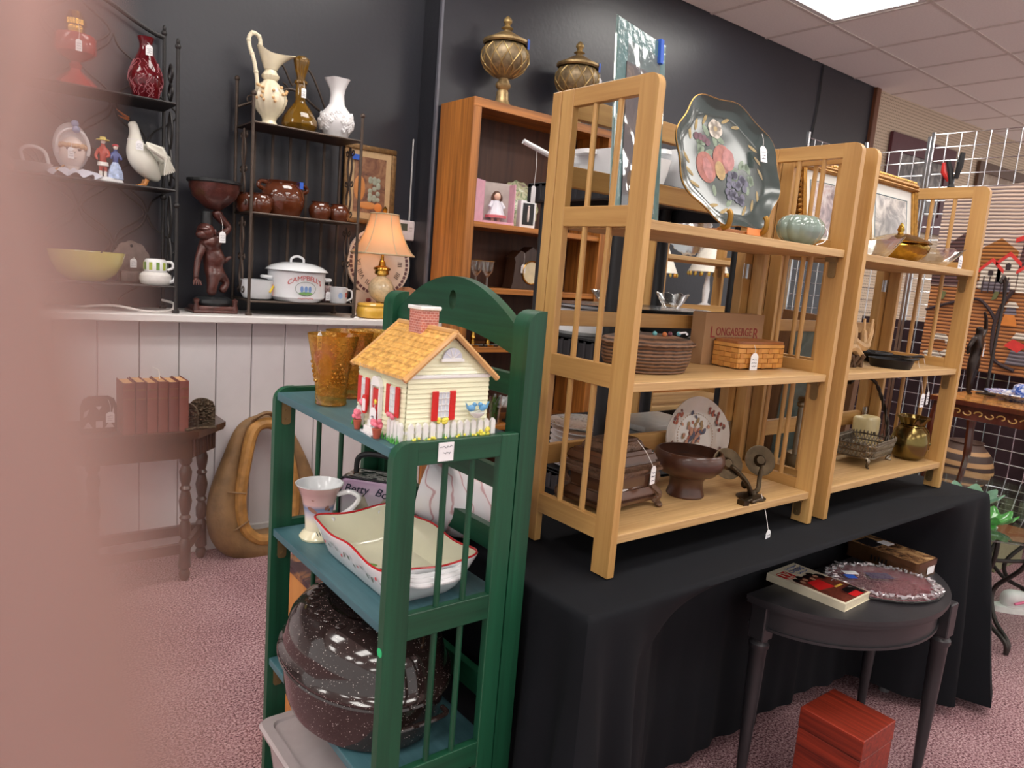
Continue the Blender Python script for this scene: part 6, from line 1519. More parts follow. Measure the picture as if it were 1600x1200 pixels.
g=G(); g.tube(smooth([(.04,-.005,.062),(.062,-.006,.058),(.064,-.006,.025),(.04,-.005,.012)],5),.0045,8); obj('handle', g, ENW, mgg)
g=G(); 
for k in range(4):
    for q in range(2): a=-1.15+.13*k; z=.03+.012*q; g.face([(.0415*math.cos(a+u),.0415*math.sin(a+u),z+v) for u,v in ((0,0),(.1,0),(.1,.009),(0,.009))])
obj('printed_blocks', g, LR, mgg, recalc=False)
g=G(); g.face([(.0415*math.cos(-1.75+.25*math.cos(a)),.0415*math.sin(-1.75+.25*math.cos(a)),.036+.014*math.sin(a)) for a in [2*PI*k/16 for k in range(16)]]); obj('printed_patch', g, P('patch_blue2',C(150,175,210),.3), mgg, recalc=False)
price_tag(mgg,(.05,-.01,.02),.075,.1,.028,.045,off=(.012,-.06))
fm=thing('floral_cup','pink floral cup between the stock pot and the mug','cup',(.395,2.34,Y3))
obj('cup_body', G().lathe([(0,0),(.03,0),(.036,.01),(.038,.075),(.034,.075),(.03,.01),(0,.008)],32), picture('floral_cup_print',[C(150,90,100),C(220,190,190),C(236,226,222)],60,.8,.2), fm)

# ------------------------------------------------------------------ ledge: lamp, clock, box, picture, thermostat
lp=thing('table_lamp','lit table lamp with peach bell shade and crackle glass body','lamp',(.675,2.295,LZ))
m,nt,b=newmat('lamp_shade'); b.inputs['Base Color'].default_value=C(232,196,160); b.inputs['Roughness'].default_value=.8; b.inputs['Transmission Weight'].default_value=0
tl_=nt.nodes.new('ShaderNodeBsdfTranslucent'); tl_.inputs[0].default_value=C(250,206,160); mx=nt.nodes.new('ShaderNodeMixShader'); mx.inputs[0].default_value=.55; nt.links.new(b.outputs[0],mx.inputs[1]); nt.links.new(tl_.outputs[0],mx.inputs[2]); nt.links.new(mx.outputs[0],nt.nodes['Material Output'].inputs[0])
g=G(); g.lathe([(.15,.305),(.135,.32),(.11,.36),(.088,.41),(.073,.46),(.066,.495)],48,rf=lambda a,r,z:1+.012*math.cos(6*a)); sh=obj('lamp_shade', g, m, lp)
g=G()
for k in range(6):
    a=PI*k/3+.5; g.tube([(r*1.013*math.cos(a),r*1.013*math.sin(a),z) for r,z in ((.15,.305),(.135,.32),(.11,.36),(.088,.41),(.073,.46),(.066,.495))],.0025,5)
for r,z in ((.152,.305),(.067,.495)): g.tube([(r*math.cos(a),r*math.sin(a),z) for a in [2*PI*q/48 for q in range(48)]],.0035,6,True)
obj('shade_trim', g, P('shade_trim',C(196,176,142),.7), sh)
g=G(); g.lathe([(0,0),(.05,0),(.052,.008),(.035,.016),(.022,.03),(.03,.04),(.028,.055),(.018,.062),(.02,.075)],32); g.lathe([(.02,.2),(.036,.21),(.034,.225),(.042,.232),(.04,.24),(.018,.25),(.014,.27),(.008,.275),(.006,.31),(0,.31)],32); obj('brass_fitting', g, BRASS, lp)
obj('lamp_body', G().lathe([(.02,.075),(.05,.1),(.062,.13),(.06,.155),(.045,.18),(.02,.2)],40,rf=lambda a,r,z:1+.02*math.sin(14*a+z*60)), P('crackle_glass',C(224,206,168),.12,var=.15,vs=80,bmp=.4,bs=90,bd=.003,coat=.5), lp)
g=G(); g.lathe([(.004,.49),(.006,.5),(.01,.508),(.012,.52),(0,.535)],12); g.cyl((0,0,.31),(0,0,.5),.002,n=6); obj('finial', g, BRASS, lp)
g=G(); g.ell((0,0,.37),(.028,.028,.035),16,10); obj('bulb', g, P('bulb_glow',C(255,220,170),.3,emit=(C(255,200,150),9)), lp)
ck_=thing('wall_clock','cream clock face with roman numerals leaning behind the lamp','clock',(.735,2.43,LZ))
ck_.rotation_euler=(math.radians(-4),0,0)
g=G(); g.prism([(-.14,0),(.1,0),(.1,.12),(-.14,.12)],-.006,.006,XZ); g.cyl((0,-.008,.26),(0,.008,.26),.175,n=64); obj('clock_board', g, P('clock_cream',C(236,216,200),.5,var=.03), ck_)
g=G()
for k in range(44):
    a=2*PI*k/44; g.box((-.008,-.0105,.15),(.008,-.0085,.164)); bmesh.ops.rotate(g.bm,verts=g.bm.verts[-8:] if False else list(g.bm.verts)[-8:],cent=(0,0,0),matrix=Matrix.Rotation(a,3,'Y'))
g.mat4(Matrix.Translation((0,0,.26))); obj('leaf_border', g, P('border_maroon',C(110,76,80),.5), ck_)
for k,nm in enumerate(('XII','I','II','III','IIII','V','VI','VII','VIII','IX','X','XI')):
    a=PI/2-2*PI*k/12; o=text('numeral',nm,.036,P('numeral_ink',C(80,62,60),.5) if k==0 else bpy.data.materials['numeral_ink'],ck_,(.115*math.cos(a),-.0095,.26+.115*math.sin(a)),(PI/2,PI/2-a if False else -(PI/2-a)*-1,0))
g=G(); g.tube([(0,-.012,.26),(.02,-.012,.33)],.002,5); g.tube([(0,-.013,.26),(.01,-.013,.17)],.002,5); obj('clock_hand', g, BLACK_PL, ck_)
g=G()
for k in range(10): g.ell((-.07+.012*(k%4)+.01*math.sin(k),-.0075,.035+.018*(k//4)),(.012,.003,.011),8,6)
obj('painted_fruit', g, picture('fruit_paint',[C(190,110,80),C(150,60,60),C(90,70,100)],40,.8,.4), ck_)
by=thing('yellow_box','round yellow lidded box in front of the clock','box',(.6,2.235,LZ))
obj('box_body', G().lathe([(0,0),(.06,0),(.068,.005),(.074,.03),(.07,.05),(.064,.056)],40), P('mustard_glaze',C(224,176,70),.25,coat=.3), by)
obj('box_lid', G().lathe([(.068,.056),(.07,.062),(.064,.07),(.03,.073),(0,.073)],40), bpy.data.materials['mustard_glaze'], by)
rp=thing('copper_plate','round copper brown plate leaning on the ledge end','plate',(.80,2.25,LZ)); rp.rotation_euler=(math.radians(-20),0,math.radians(-20))
g=G(); g.lathe([(0,0),(.06,.002),(.08,.010),(.08,.013),(.058,.006),(0,.004)],40); g.mat4(Matrix.Translation((0,0,.08))@Matrix.Rotation(PI/2,4,'X')); obj('plate_body', g, picture('brown_marble',[C(90,58,40),C(170,120,84),C(150,96,66)],26,1,.25), rp)
fo=thing('ornate_picture','gilt framed still life of fruit and jug hung behind the iron rack','picture',(.525,2.455,1.50))
for (a,b_) in (((0,0),(.28,.026)),((0,.35),(.28,.376)),((0,.026),(.026,.35)),((.254,.026),(.28,.35))):
    obj('frame_side', G().box((a[0],-.012,a[1]),(b_[0],.008,b_[1]),.006,2), P('frame_gilt',C(122,92,56),.45,.4,.3,60,.6,120,.004) if 'frame_gilt' not in bpy.data.materials else bpy.data.materials['frame_gilt'], fo)
obj('picture_mat', G().box((.026,-.004,.026),(.254,0,.35)), P('linen_mat',C(190,160,120),.7), fo)
obj('picture_print', G().box((.055,-.006,.055),(.225,-.003,.32)), picture('stilllife',[C(60,40,40),C(120,80,60),C(150,110,80),C(110,96,90)],14,1,.5), fo)
g=G(); g.ell((.085,-.0065,.17),(.03,.002,.06),16,10); g.ell((.13,-.0065,.09),(.05,.002,.018),16,8); obj('painted_jug', g, P('jug_ochre',C(196,130,70),.5), fo)
g=G()
for k in range(18): g.ell((.165+.025*math.sin(k*2.1),-.0066,.17+.05*math.cos(k*1.3)),(.012,.002,.012),8,6)
obj('painted_grapes', g, P('grapes_grey',C(150,156,140),.5), fo); obj('painted_orange', G().ell((.19,-.0068,.085),(.022,.002,.022),14,8), P('orange_paint',C(214,130,60),.5), fo)
g=G(); g.box((.035,-.0145,.3),(.075,-.013,.325)); obj('blue_tape', g, BLUE_TAPE, fo)
th=thing('thermostat','white wall thermostat with grey display right of the lamp','thermostat',(.88,2.455,1.49))
obj('thermostat_case', G().box((-.05,-.012,-.05),(.05,.015,.05),.004), P('off_white_plastic',C(226,214,214),.4), th); obj('display', G().box((-.036,-.0135,-.002),(.006,-.012,.034)), P('lcd',C(90,92,78),.2), th)
g=G()
for q in (-1,0): g.box((.018,-.014,.012+q*.016),(.034,-.012,.022+q*.016),.001)
g.box((-.02,-.014,-.03),(-.008,-.012,-.022)); obj('button', g, P('btn',C(210,198,198),.4), th)
wl=tag(obj('cord_strip', G().tube([(.905,2.462,1.52),(.903,2.462,1.95)],.004,6), P('strip_light',C(190,188,188),.4)),'thin pale cord running up the charcoal wall above the thermostat','cord')

# ------------------------------------------------------------------ octagonal console, books, bookends, horse collar
ot=thing('turned_leg_console','dark wood console with turned legs and clipped corners','table',(-.45,2.1,0))
OX,OT=.30,.62
top=[(-.33,.15),(-.33,-.01),(-.19,-.15),(.19,-.15),(.33,-.01),(.33,.15)]
g=G(); g.prism([(x*1.02,y*1.02) for x,y in top],OT-.02,OT); g.prism(top,OT-.03,OT-.02); obj('table_top', g, DARKWOOD, ot)
ap=[(-.30,.13),(-.30,0),(-.175,-.13),(.175,-.13),(.30,0),(.30,.13)]
obj('apron', G().prism(ap,OT-.11,OT-.03), DARKWOOD, ot)
for s in (-1,1):
    for k in range(7):
        q=(k+.5)/7; x,y=s*(.178+(.297-.178)*q),-.128+.126*q
        g=G(); g.cyl((x,y,OT-.105),(x,y,OT-.035),.0075,n=8); obj('reeded_bead', g, DARKWOOD, ot)
LEG=[(0,0),(.014,0),(.02,.012),(.022,.03),(.016,.045),(.024,.055),(.024,.06),(.022,.10),(.022,.16),(.014,.175),(.022,.19),(.023,.225),(.015,.25),(.022,.262),(.015,.274),(.02,.295),(.025,.33),(.016,.37),(.022,.382),(.015,.394),(.021,.42),(.024,.45),(.015,.475),(.024,.49),(.024,.51),(0,.51)]
for (x,y) in ((-.16,-.10),(.16,-.10),(.275,.1),(-.275,.1)): obj('leg', G().lathe(LEG,20,(x,y,0)), DARKWOOD, ot)
g=G()
for a,b_ in (((-.16,-.1),(.16,-.1)),((.16,-.1),(.275,.1)),((-.16,-.1),(-.275,.1)),((-.275,.1),(.275,.1))):
    va,vb=Vector((*a,.135)),Vector((*b_,.135)); d=(vb-va).normalized(); n_=Vector((-d.y,d.x,0))*.011
    vs=[va+n_,vb+n_,vb-n_,va-n_]; g._add([p+Vector((0,0,-.02)) for p in vs]+[p+Vector((0,0,.02)) for p in vs],[(0,1,2,3),(7,6,5,4),(0,4,5,1),(1,5,6,2),(2,6,7,3),(3,7,4,0)])
obj('stretcher', g, DARKWOOD, ot)
BKM=[P('book_rust%d'%k,c,.6,var=.1,vs=30) for k,c in enumerate((C(112,58,48),C(104,52,46),C(118,62,52)))]
PGE=P('book_pages',C(206,160,112),.8,var=.12,vs=90)
xs=[-.515,-.472,-.434,-.396,-.359,-.322]; ws=[.04,.036,.036,.035,.035,.034]
pos=('leftmost of the row of','second from the left in the row of','third from the left in the row of','third from the right in the row of','second from the right in the row of','rightmost of the row of')
for k,(x,w_) in enumerate(zip(xs,ws)):
    t=thing('antique_book','rust cloth bound book, %s six old volumes'%pos[k],'book',(x,2.04,OT),0,'old books between bookends'); hb=.192+.003*(k%2)
    g=G(); g.box((0,-.065,0),(.003,.065,hb)); g.box((w_-.003,-.065,0),(w_,.065,hb)); g.prism([(0,-.065),(w_*.25,-.07),(w_*.75,-.07),(w_,-.065),(w_-.002,-.062),(.002,-.062)],0,hb); obj('cover', g, BKM[k%3], t)
    obj('pages', G().box((.003,-.062,.003),(w_-.003,.062,hb-.004)), PGE, t)
    g=G()
    for z in (.13,.165): g.box((.004,-.0712,z),(w_-.004,-.0695,z+.004))
    obj('spine_band', g, P('spine_gilt%d'%k,C(120,84,52),.4,.3), t)
    if k==3:
        g=G(); g.tube(smooth([(.018,0,hb),(.016,0,hb+.03),(.004,0,hb+.04),(-.008,0,hb+.045)],5),.002,6); obj('white_ribbon', g, STRING, t)
b1=thing('bookend','dark cutout metal bookend with a price tag left of the books','bookend',(-.585,2.03,OT))
g=G(); g.prism([(-.06,0),(.06,0),(.06,.1),(.05,.128),(.03,.138),(-.03,.138),(-.05,.128),(-.06,.1)],-.003,.003,XZ); obj('bookend_plate', g, P('iron_brown',C(70,52,44),.5,.4), b1)
g=G(); 
for (p) in ([(-.01,.1),(.01,.1),(0,.085)],[(-.05,.02),(-.02,.02),(-.035,.045)],[(.05,.02),(.02,.02),(.035,.045)],[(-.01,.02),(.012,.02),(.012,.045),(-.01,.045)],[(-.05,.06),(-.04,.065),(-.03,.09),(-.048,.08)],[(.05,.06),(.04,.065),(.048,.1)]): g.prism(p,-.0045,-.0035,XZ)
obj('pierced_opening', g, P('light_gap',C(206,196,192),.6), b1)
obj('bookend_foot', G().box((-.06,-.02,0),(.06,.07,.003)), bpy.data.materials['iron_brown'], b1); price_tag(b1,(.03,-.006,.125),.045,0,.028,.04,off=(.005,-.01))
for k,(x,y,lab,s_) in enumerate(((-.225,2.03,'bronze relief bookend with arched top right of the books',1.0),(-.275,2.02,'bronze relief bookend partly hidden behind the last book',.85))):
    b2=thing('relief_bookend',lab,'bookend',(x,y,OT),math.radians(-10 if k==0 else -60),'pair of relief bookends')
    BM_=P('relief_bronze%d'%k,C(84,70,54),.4,.6,.4,60,1.0,120,.008)
    obj('bookend_plate', G().prism([(-.05*s_,0),(.05*s_,0),(.05*s_,.07*s_)]+[(.05*s_*math.cos(a),.07*s_+.045*s_*math.sin(a)) for a in [PI*q/12 for q in range(1,12)]]+[(-.05*s_,.07*s_)],0,.008,XZ), BM_, b2)
    g=G(); rn=random.Random(k)
    for q in range(40): g.ell((rn.uniform(-.042,.042)*s_,-.003,rn.uniform(.02,.1)*s_),(.008,.006,.006),6,4)
    obj('relief_foliage', g, BM_, b2); obj('bookend_foot', G().box((-.05*s_,-.05,0),(.05*s_,0,.01),.003), BM_, b2)
hc_=thing('horse_collar','old brown leather horse collar leaning on the boarded wall','horse collar',(.08,2.14,0)); hc_.rotation_euler=(math.radians(-6),0,0)
LE=P('old_leather',C(128,98,64),.6,var=.3,vs=12,bmp=.4,bs=60,bd=.004); LE2=P('leather_roll',C(170,124,66),.5,var=.3,vs=20,bmp=.3,bs=80,bd=.003)
cen=smooth([(0,0,.585),(-.075,0,.55),(-.12,0,.42),(-.155,0,.25),(-.14,0,.11),(-.07,0,.04),(0,0,.025),(.09,0,.04),(.16,0,.11),(.175,0,.25),(.14,0,.42),(.085,0,.55)],6,True)
kk=len(cen); rr_=[.03+.045*ss(.60,.12,p.z) for p in cen]
g=G(); g.tube([Vector((p.x*1.08,p.y+.02,p.z)) for p in cen],rr_,12,True); obj('collar_body', g, LE, hc_)
g=G(); g.tube([Vector((p.x*.72,-.035,.04+(p.z)*.93)) for p in cen],.026,10,True); obj('collar_roll', g, LE2, hc_)
g=G(); g.tube(smooth([(-.06,-.03,.6),(0,-.05,.63),(.06,-.03,.6)],5),.018,8,flat=.5); g.tube([(-.17,-.05,.3),(-.1,-.075,.29)],.004,6); g.tube([(-.15,-.06,.13),(-.09,-.08,.17)],.004,6); obj('leather_cap', g, LE, hc_)
# ------------------------------------------------------------------ oak bookcase and its contents
bc=thing('oak_bookcase','tall oak bookcase against the charcoal wall with urns on top','bookcase',(.946,2.0,0))
BW_,BD_,BHt=.93,.285,2.11
for x in (0,BW_-.02): obj('side_panel', G().box((x,0,0),(x+.02,BD_,BHt),.001), OAK['z'], bc)
obj('back_panel', G().box((.02,BD_-.008,.05),(BW_-.02,BD_,BHt-.02)), wood('oak_back',C(92,56,38),C(62,36,26),'z',.5,42,1.3,.6), bc)
g=G(); g.box((.02,0,BHt-.022),(BW_-.02,BD_-.008,BHt)); g.box((.0,-.006,BHt-.04),(BW_,.0,BHt),.001); obj('top_panel', g, OAK['x'], bc)
for x in (0,BW_-.045): obj('face_stile', G().box((x,-.006,0),(x+.045,-.0002,BHt-.04),.001), OAK['z'], bc)
for z in (1.55,1.235,.94,.53,.09): obj('shelf', G().box((.021,.004,z-.026),(BW_-.021,BD_-.009,z),.001), OAK['x'], bc)
obj('toe_board', G().box((.02,.002,0),(BW_-.02,.014,.064)), OAK['x'], bc)
UR=P('urn_gold',C(158,134,94),.42,.6,.35,35,.3,120,.002); UR2=P('urn_brown',C(136,118,90),.45,.4,.4,45)
UG=P('urn_lattice',C(176,150,100),.4,.6,.2)
def urn(label,loc,s):
    t=thing('lidded_urn',label,'urn',loc,0,'gilt urns on the bookcase')
    obj('urn_foot', G().lathe([(0,.012),(.06*s,.012),(.062*s,.02),(.045*s,.03),(.032*s,.055),(.03*s,.09),(.024*s,.1),(.036*s,.115),(.038*s,.125),(.024*s,.15),(.024*s,.158)],32,rf=lambda a,r,z:1+(.06*math.sin(10*a) if .1<z<.15 else 0)), UR, t)
    for k in range(4):
        a=PI/4+k*PI/2; g=G(); g.tube(smooth([(.05*s*math.cos(a),.05*s*math.sin(a),.02),(.075*s*math.cos(a),.075*s*math.sin(a),.02),(.085*s*math.cos(a),.085*s*math.sin(a),.003)],4),.008,6); obj('scroll_foot', g, UR, t)
    prb=[(.024*s,.155),(.06*s,.17),(.1*s,.2),(.118*s,.24),(.116*s,.275),(.1*s,.30),(.092*s,.31)]
    obj('urn_bowl', G().lathe(prb,40), UR2, t)
    def br(z):
        for (r0,z0),(r1,z1) in zip(prb,prb[1:]):
            if z0<=z<=z1: return r0+(r1-r0)*(z-z0)/(z1-z0)
        return .1*s
    g=G()
    for k in range(12):
        for d in (-1,1): g.tube([((br(z)+.002)*math.cos(2*PI*k/12+d*(z-.16)*5.2),(br(z)+.002)*math.sin(2*PI*k/12+d*(z-.16)*5.2),z) for z in [.165+.14*q/10 for q in range(11)]],.0032,5)
    obj('lattice_relief', g, UG, t)
    l=obj('urn_lid', G().lathe([(.108*s,.31),(.116*s,.318),(.116*s,.328),(.1*s,.335),(.07*s,.35),(.035*s,.37),(.02*s,.375),(.016*s,.385)],40), UR, t)
    obj('lid_finial', G().lathe([(.016*s,.383),(.03*s,.39),(.016*s,.4),(.012*s,.405),(.022*s,.42),(.02*s,.432),(.008*s,.445),(0,.45)],20), UG, l)
    g=G(); a=-PI/2+.55; g.box((.1*s*math.cos(a),.1*s*math.sin(a)-.02,.295),(.1*s*math.cos(a)+.02,.1*s*math.sin(a)+.01,.33)); g=G().sheet(lambda u,v:((.119*s+.001)*math.cos(a-.12+.24*u),(.119*s+.001)*math.sin(a-.12+.24*u),.29+.045*v),4,4); obj('blue_tape', g, BLUE_TAPE, t)
    return t
u1=urn('gilt lattice lidded urn at the left end of the bookcase top',(1.215,2.15,2.11),1.0)
u2=urn('gilt lattice lidded urn at the right of the bookcase top behind shelf frame',(1.70,2.15,2.11),1.0); price_tag(u2,(.09,-.08,.29),.02,0,.03,.05)
# doll in pink box
db=thing('doll_box','pink gift box with doll in white dress on the bookcase shelf','doll box',(1.17,2.07,1.551),math.radians(-14))
PKB=P('pink_card',C(222,168,186),.5); GRB=P('lining_grey',C(196,186,180),.6)
g=G(); g.box((-.085,-.035,0),(-.08,.04,.2)); g.box((.08,-.035,0),(.085,.04,.2)); g.box((-.085,-.04,0),(.085,.04,.012)); obj('box_sides', g, PKB, db)
obj('box_back', G().box((-.085,.036,0),(.085,.04,.205)), GRB, db)
o=obj('box_flap', G().box((-.1,-.002,0),(0,.002,.2)), PKB, db); o.location=(-.085,-.035,0); o.rotation_euler=(0,0,math.radians(40))
g=G(); g.lathe([(.014,.115),(.03,.08),(.045,.04),(.05,.03),(0,.03)],24,(0,0,0),rf=lambda a,r,z:1+.05*math.sin(9*a)); g.cyl((-.02,0,.11),(-.04,-.01,.08),.009); g.cyl((.02,0,.11),(.04,-.01,.08),.009); obj('doll_dress', g, P('doll_white',C(226,226,236),.6), db)
g=G(); g.ell((0,-.004,.135),(.018,.017,.021),14,10); g.cyl((0,0,.11),(0,0,.12),.008); g.cyl((-.015,0,.013),(-.015,0,.035),.008); g.cyl((.015,0,.013),(.015,0,.035),.008); obj('doll_skin', g, P('doll_skin',C(232,190,168),.4), db)
g=G(); g.ell((0,.004,.143),(.022,.02,.02),14,10); g.ell((-.022,0,.125),(.009,.009,.02),10,8); g.ell((.022,0,.125),(.009,.009,.02),10,8); obj('doll_hair', g, P('doll_hair',C(84,52,36),.6), db)
g=G(); g.lathe([(.051,.03),(.053,.042),(.049,.044)],24,rf=lambda a,r,z:1+.05*math.sin(9*a)); obj('dress_hem', g, P('hem_pink',C(222,120,130),.6), db)
ob=thing('ornament_box','small white box with dark window and slim figure ornament','box',(1.355,2.06,1.551),math.radians(-8))
obj('carton', G().box((-.045,-.02,0),(.045,.02,.135),.002), PAPER, ob); obj('window_panel', G().box((-.033,-.022,.014),(.033,-.0205,.122)), BLACK_PL, ob)
g=G(); g.tube([(0,-.024,.03),(0,-.024,.06),(0,-.024,.08),(0,-.024,.1)],[.003,.006,.005,.004],8); g.ell((0,-.024,.106),.005,8,6); obj('ornament_figure', g, POR, ob)
fpz=thing('scalloped_plate','scalloped cream plate with green floral print leaning in bookcase','plate',(1.42,2.17,1.551)); fpz.rotation_euler=(math.radians(-12),0,0)
g=G(); g.lathe([(0,.008),(.07,.006),(.085,0),(.125,-.012),(.127,-.009),(.085,.008),(0,.013)],72,rf=lambda a,r,z:1+.035*math.sin(14*a)*(r>.1)); g.mat4(Matrix.Translation((0,0,.13))@Matrix.Rotation(-PI/2,4,'X')@Matrix.Scale(-1,4,Vector((0,0,1)))); obj('plate_body', g, picture('green_floral',[C(150,110,150),C(196,200,150),C(224,226,196),C(120,150,96),C(236,232,220)],22,1,.2,coat=.4), fpz)
# lower bookcase shelves
mc=thing('mantel_clock','brown wooden mantel clock with cream dial and scalloped crest','clock',(1.47,2.16,1.236))
obj('clock_case', G().prism([(-.13,0),(.13,0),(.12,.03),(.11,.14),(.12,.16),(.08,.2),(.05,.19),(0,.225),(-.05,.19),(-.08,.2),(-.12,.16),(-.11,.14),(-.12,.03)],-.04,.04,XZ), DARKWOOD, mc)
obj('clock_dial', G().cyl((0,-.041,.09),(0,-.044,.09),.058,n=40), P('dial_cream',C(226,214,178),.4), mc); g=G(); g.tube([(.06*math.cos(a),-.044,.09+.06*math.sin(a)) for a in [2*PI*k/40 for k in range(40)]],.004,6,True); obj('dial_bezel', g, BRASS, mc)
price_tag(mc,(-.06,-.045,.19),.06,0,.03,.045)
for k,x in enumerate((1.09,1.16)):
    t=thing('gilt_goblet','clear goblet with a gold rim, %s of the pair on the bookcase shelf'%('left' if k==0 else 'right'),'glass',(x,2.09,1.236),0,'gold rimmed goblets')
    obj('goblet_body', G().lathe([(0,0),(.028,.0),(.006,.006),(.005,.05),(.028,.08),(.032,.13),(.03,.13),(.025,.08),(0,.06)],28), CRY, t); g=G(); g.tube([(.032*math.cos(a),.032*math.sin(a),.13) for a in [2*PI*q/28 for q in range(28)]],.002,5,True); obj('gold_rim', g, GOLD, t)
for k,x in enumerate((1.07,1.165)):
    t=thing('brass_candlestick','turned brass candlestick on a flat foot, %s one'%('left' if k==0 else 'right'),'candlestick',(x,2.05,.941),0,'brass candlesticks')
    obj('stick_body', G().lathe([(0,0),(.035,0),(.038,.006),(.012,.014),(.009,.03),(.016,.042),(.009,.055),(.008,.09),(.015,.1),(.01,.112),(.018,.125),(.014,.13),(0,.128)],24), BRASS, t)
    g=G(); g.box((-.04,-.03,0),(.05,.03,.01),.003); obj('stick_foot', g, P('foot_dark%d'%k,C(50,42,34),.3,.6), t)
bx=thing('brown_box','dark brown stepped wooden box beside the candlesticks','box',(1.33,2.12,.941))
obj('box_body', G().box((-.07,-.05,0),(.07,.05,.1),.003), DARKWOOD, bx); obj('box_plinth', G().box((-.085,-.065,0),(.085,.065,.03),.004), DARKWOOD, bx)
gvs=thing('moss_vase','clear glass tumbler vase with green sprigs on the bookcase shelf','vase',(1.235,2.06,.531))
obj('vase_body', G().lathe([(0,0),(.04,0),(.042,.005),(.052,.15),(.05,.15),(.039,.01),(0,.01)],32), CRY, gvs)
g=G(); rn=random.Random(5)
for k in range(40): a=rn.uniform(0,6.28); r=rn.uniform(0,.036); z=rn.uniform(.01,.12); g.tube([(r*math.cos(a),r*math.sin(a),z),(r*math.cos(a)*1.2,r*math.sin(a)*1.2,z+.03)],[.005,.002],5)
obj('green_sprigs', g, P('moss',C(96,130,60),.6,var=.3,vs=60), gvs)
wf=thing('white_figure','white porcelain bird figure on dark feet with a price tag','figurine',(1.36,2.07,.531))
skin('bird_body',[(-.04,0,.09),(0,0,.1),(.04,0,.12),(.06,0,.16),(.03,0,.18),(-.08,0,.12)],[(0,1),(1,2),(2,3),(3,4),(0,5)],[.035,.05,.035,.02,.018,.012],GLOSS_WHITE,wf)
g=G(); g.cyl((-.02,0,0),(-.015,0,.06),.006); g.cyl((.02,0,0),(.02,0,.06),.006); g.cyl((0,0,0),(0,0,.008),.04,n=20); obj('dark_feet', g, BLACK_PL, wf); price_tag(wf,(.05,-.04,.09),.03,0,.026,.04)
tq=thing('teal_bowl','teal ceramic bowl on the bookcase shelf','bowl',(1.62,2.10,.941)); obj('bowl_body', G().lathe([(0,0),(.04,0),(.07,.03),(.085,.065),(.08,.065),(.06,.03),(0,.008)],40), P('teal_glaze',C(60,150,160),.2), tq)

# ------------------------------------------------------------------ black resin shelving behind the tan shelves
rs=thing('resin_shelving','black plastic shelving unit with round posts behind the tan shelf','shelving',(.36,.41,0))
RWd,RDp=.62,.40
tiers=(1.59,1.16,.765,.395,.03)
for z in tiers:
    g=G(); g.box((0,0,z-.014),(RWd,RDp,z),.003)
    for (a,b_) in (((0,0),(RWd,.02)),((0,RDp-.02),(RWd,RDp)),((0,.02),(.02,RDp-.02)),((RWd-.02,.02),(RWd,RDp-.02))): g.box((a[0],a[1],z-.055),(b_[0],b_[1],z-.0),.003)
    tb=obj('tier', g, BLACK_PL, rs)
    g=G()
    for k in range(24): x=.03+k*(RWd-.06)/23; g.box((x-.005,-.002,z-.05),(x+.005,.001,z-.006),.001)
    for k in range(12): y=.03+k*(RDp-.06)/11; g.box((-.002,y-.005,z-.05),(.001,y+.005,z-.006),.001)
    obj('tier_ribs', g, P('rib_black',C(42,42,46),.4) if 'rib_black' not in bpy.data.materials else bpy.data.materials['rib_black'], tb)['kind']='stuff'
for z0,z1 in zip(tiers[1:],tiers[:-1]):
    for x in (.045,RWd-.045):
        for y in (.045,RDp-.045): obj('post', G().cyl((x,y,z0),(x,y,z1-.0145),.02,n=20), BLACK_PL, rs)
BLUEFL=P('cornflower_print',C(60,66,90),.3); SPICE=P('spice_print',C(150,84,50),.3)
def casserole(label,loc,hx,hy,h,fm,cx,handle=True):
    t=thing('white_casserole',label,'casserole',loc,0,'white glass casseroles')
    g,rg=ringsheet([(hx*.8,hy*.8,.02,0.0,0),(hx*.86,hy*.86,.02,.004,0),(hx*.97,hy*.97,.022,h*.8,0),(hx,hy,.024,h,0),(hx*.97,hy*.97,.022,h,0),(hx*.84,hy*.84,.02,.012,0)]); g.bm.faces.new(rg[0][::-1]); g.bm.faces.new(rg[-1]); obj('dish_body', g, GLOSS_WHITE, t)
    for s in (-1,1):
        g=G(); g.prism(rrect(s*hx-.03 if s>0 else -hx-.035,-.04,s*hx+.035 if s>0 else -hx+.03,.04,.015),h-.014,h-.002); obj('lug_handle', g, GLOSS_WHITE, t)
    g=G(); rn=random.Random(int(hx*1e4))
    for k in range(16): g.disc((cx+rn.gauss(0,.016),-hy*.9-.006,h*.45+rn.gauss(0,.012)),(.006,.004),8,(0,-1,.12))
    for k in range(5): g.tube([(cx+.012*(k-2),-hy*.9-.006,h*.25),(cx+.01*(k-2)*1.5,-hy*.9-.007,h*.6)],.0012,4)
    obj('printed_sprig', g, fm, t, recalc=False); return t
c1=casserole('white glass casserole with brown spice print on top of the black shelving',(.545,.63,1.591),.125,.11,.09,SPICE,-.02); 
pg_=thing('white_pan','white long handled pan resting on top of the black shelving','pan',(.44,.70,1.592))
obj('pan_body', G().lathe([(0,.0),(.06,.0),(.075,.004),(.085,.05),(.088,.055),(.082,.055),(.07,.008),(0,.006)],36,(.05,.02,0)), GLOSS_WHITE, pg_)
g=G(); g.tube([(-.01,.02,.05),(-.06,.04,.075),(-.14,.07,.105)],[.012,.013,.012],10,flat=.6); obj('handle', g, GLOSS_WHITE, pg_); price_tag(pg_,(-.1,.055,.085),.1,0,.016,.05,scrib=False)
casserole('white glass casserole with blue flower print on top of the black shelving',(.83,.60,1.591),.135,.12,.13,BLUEFL,.02)
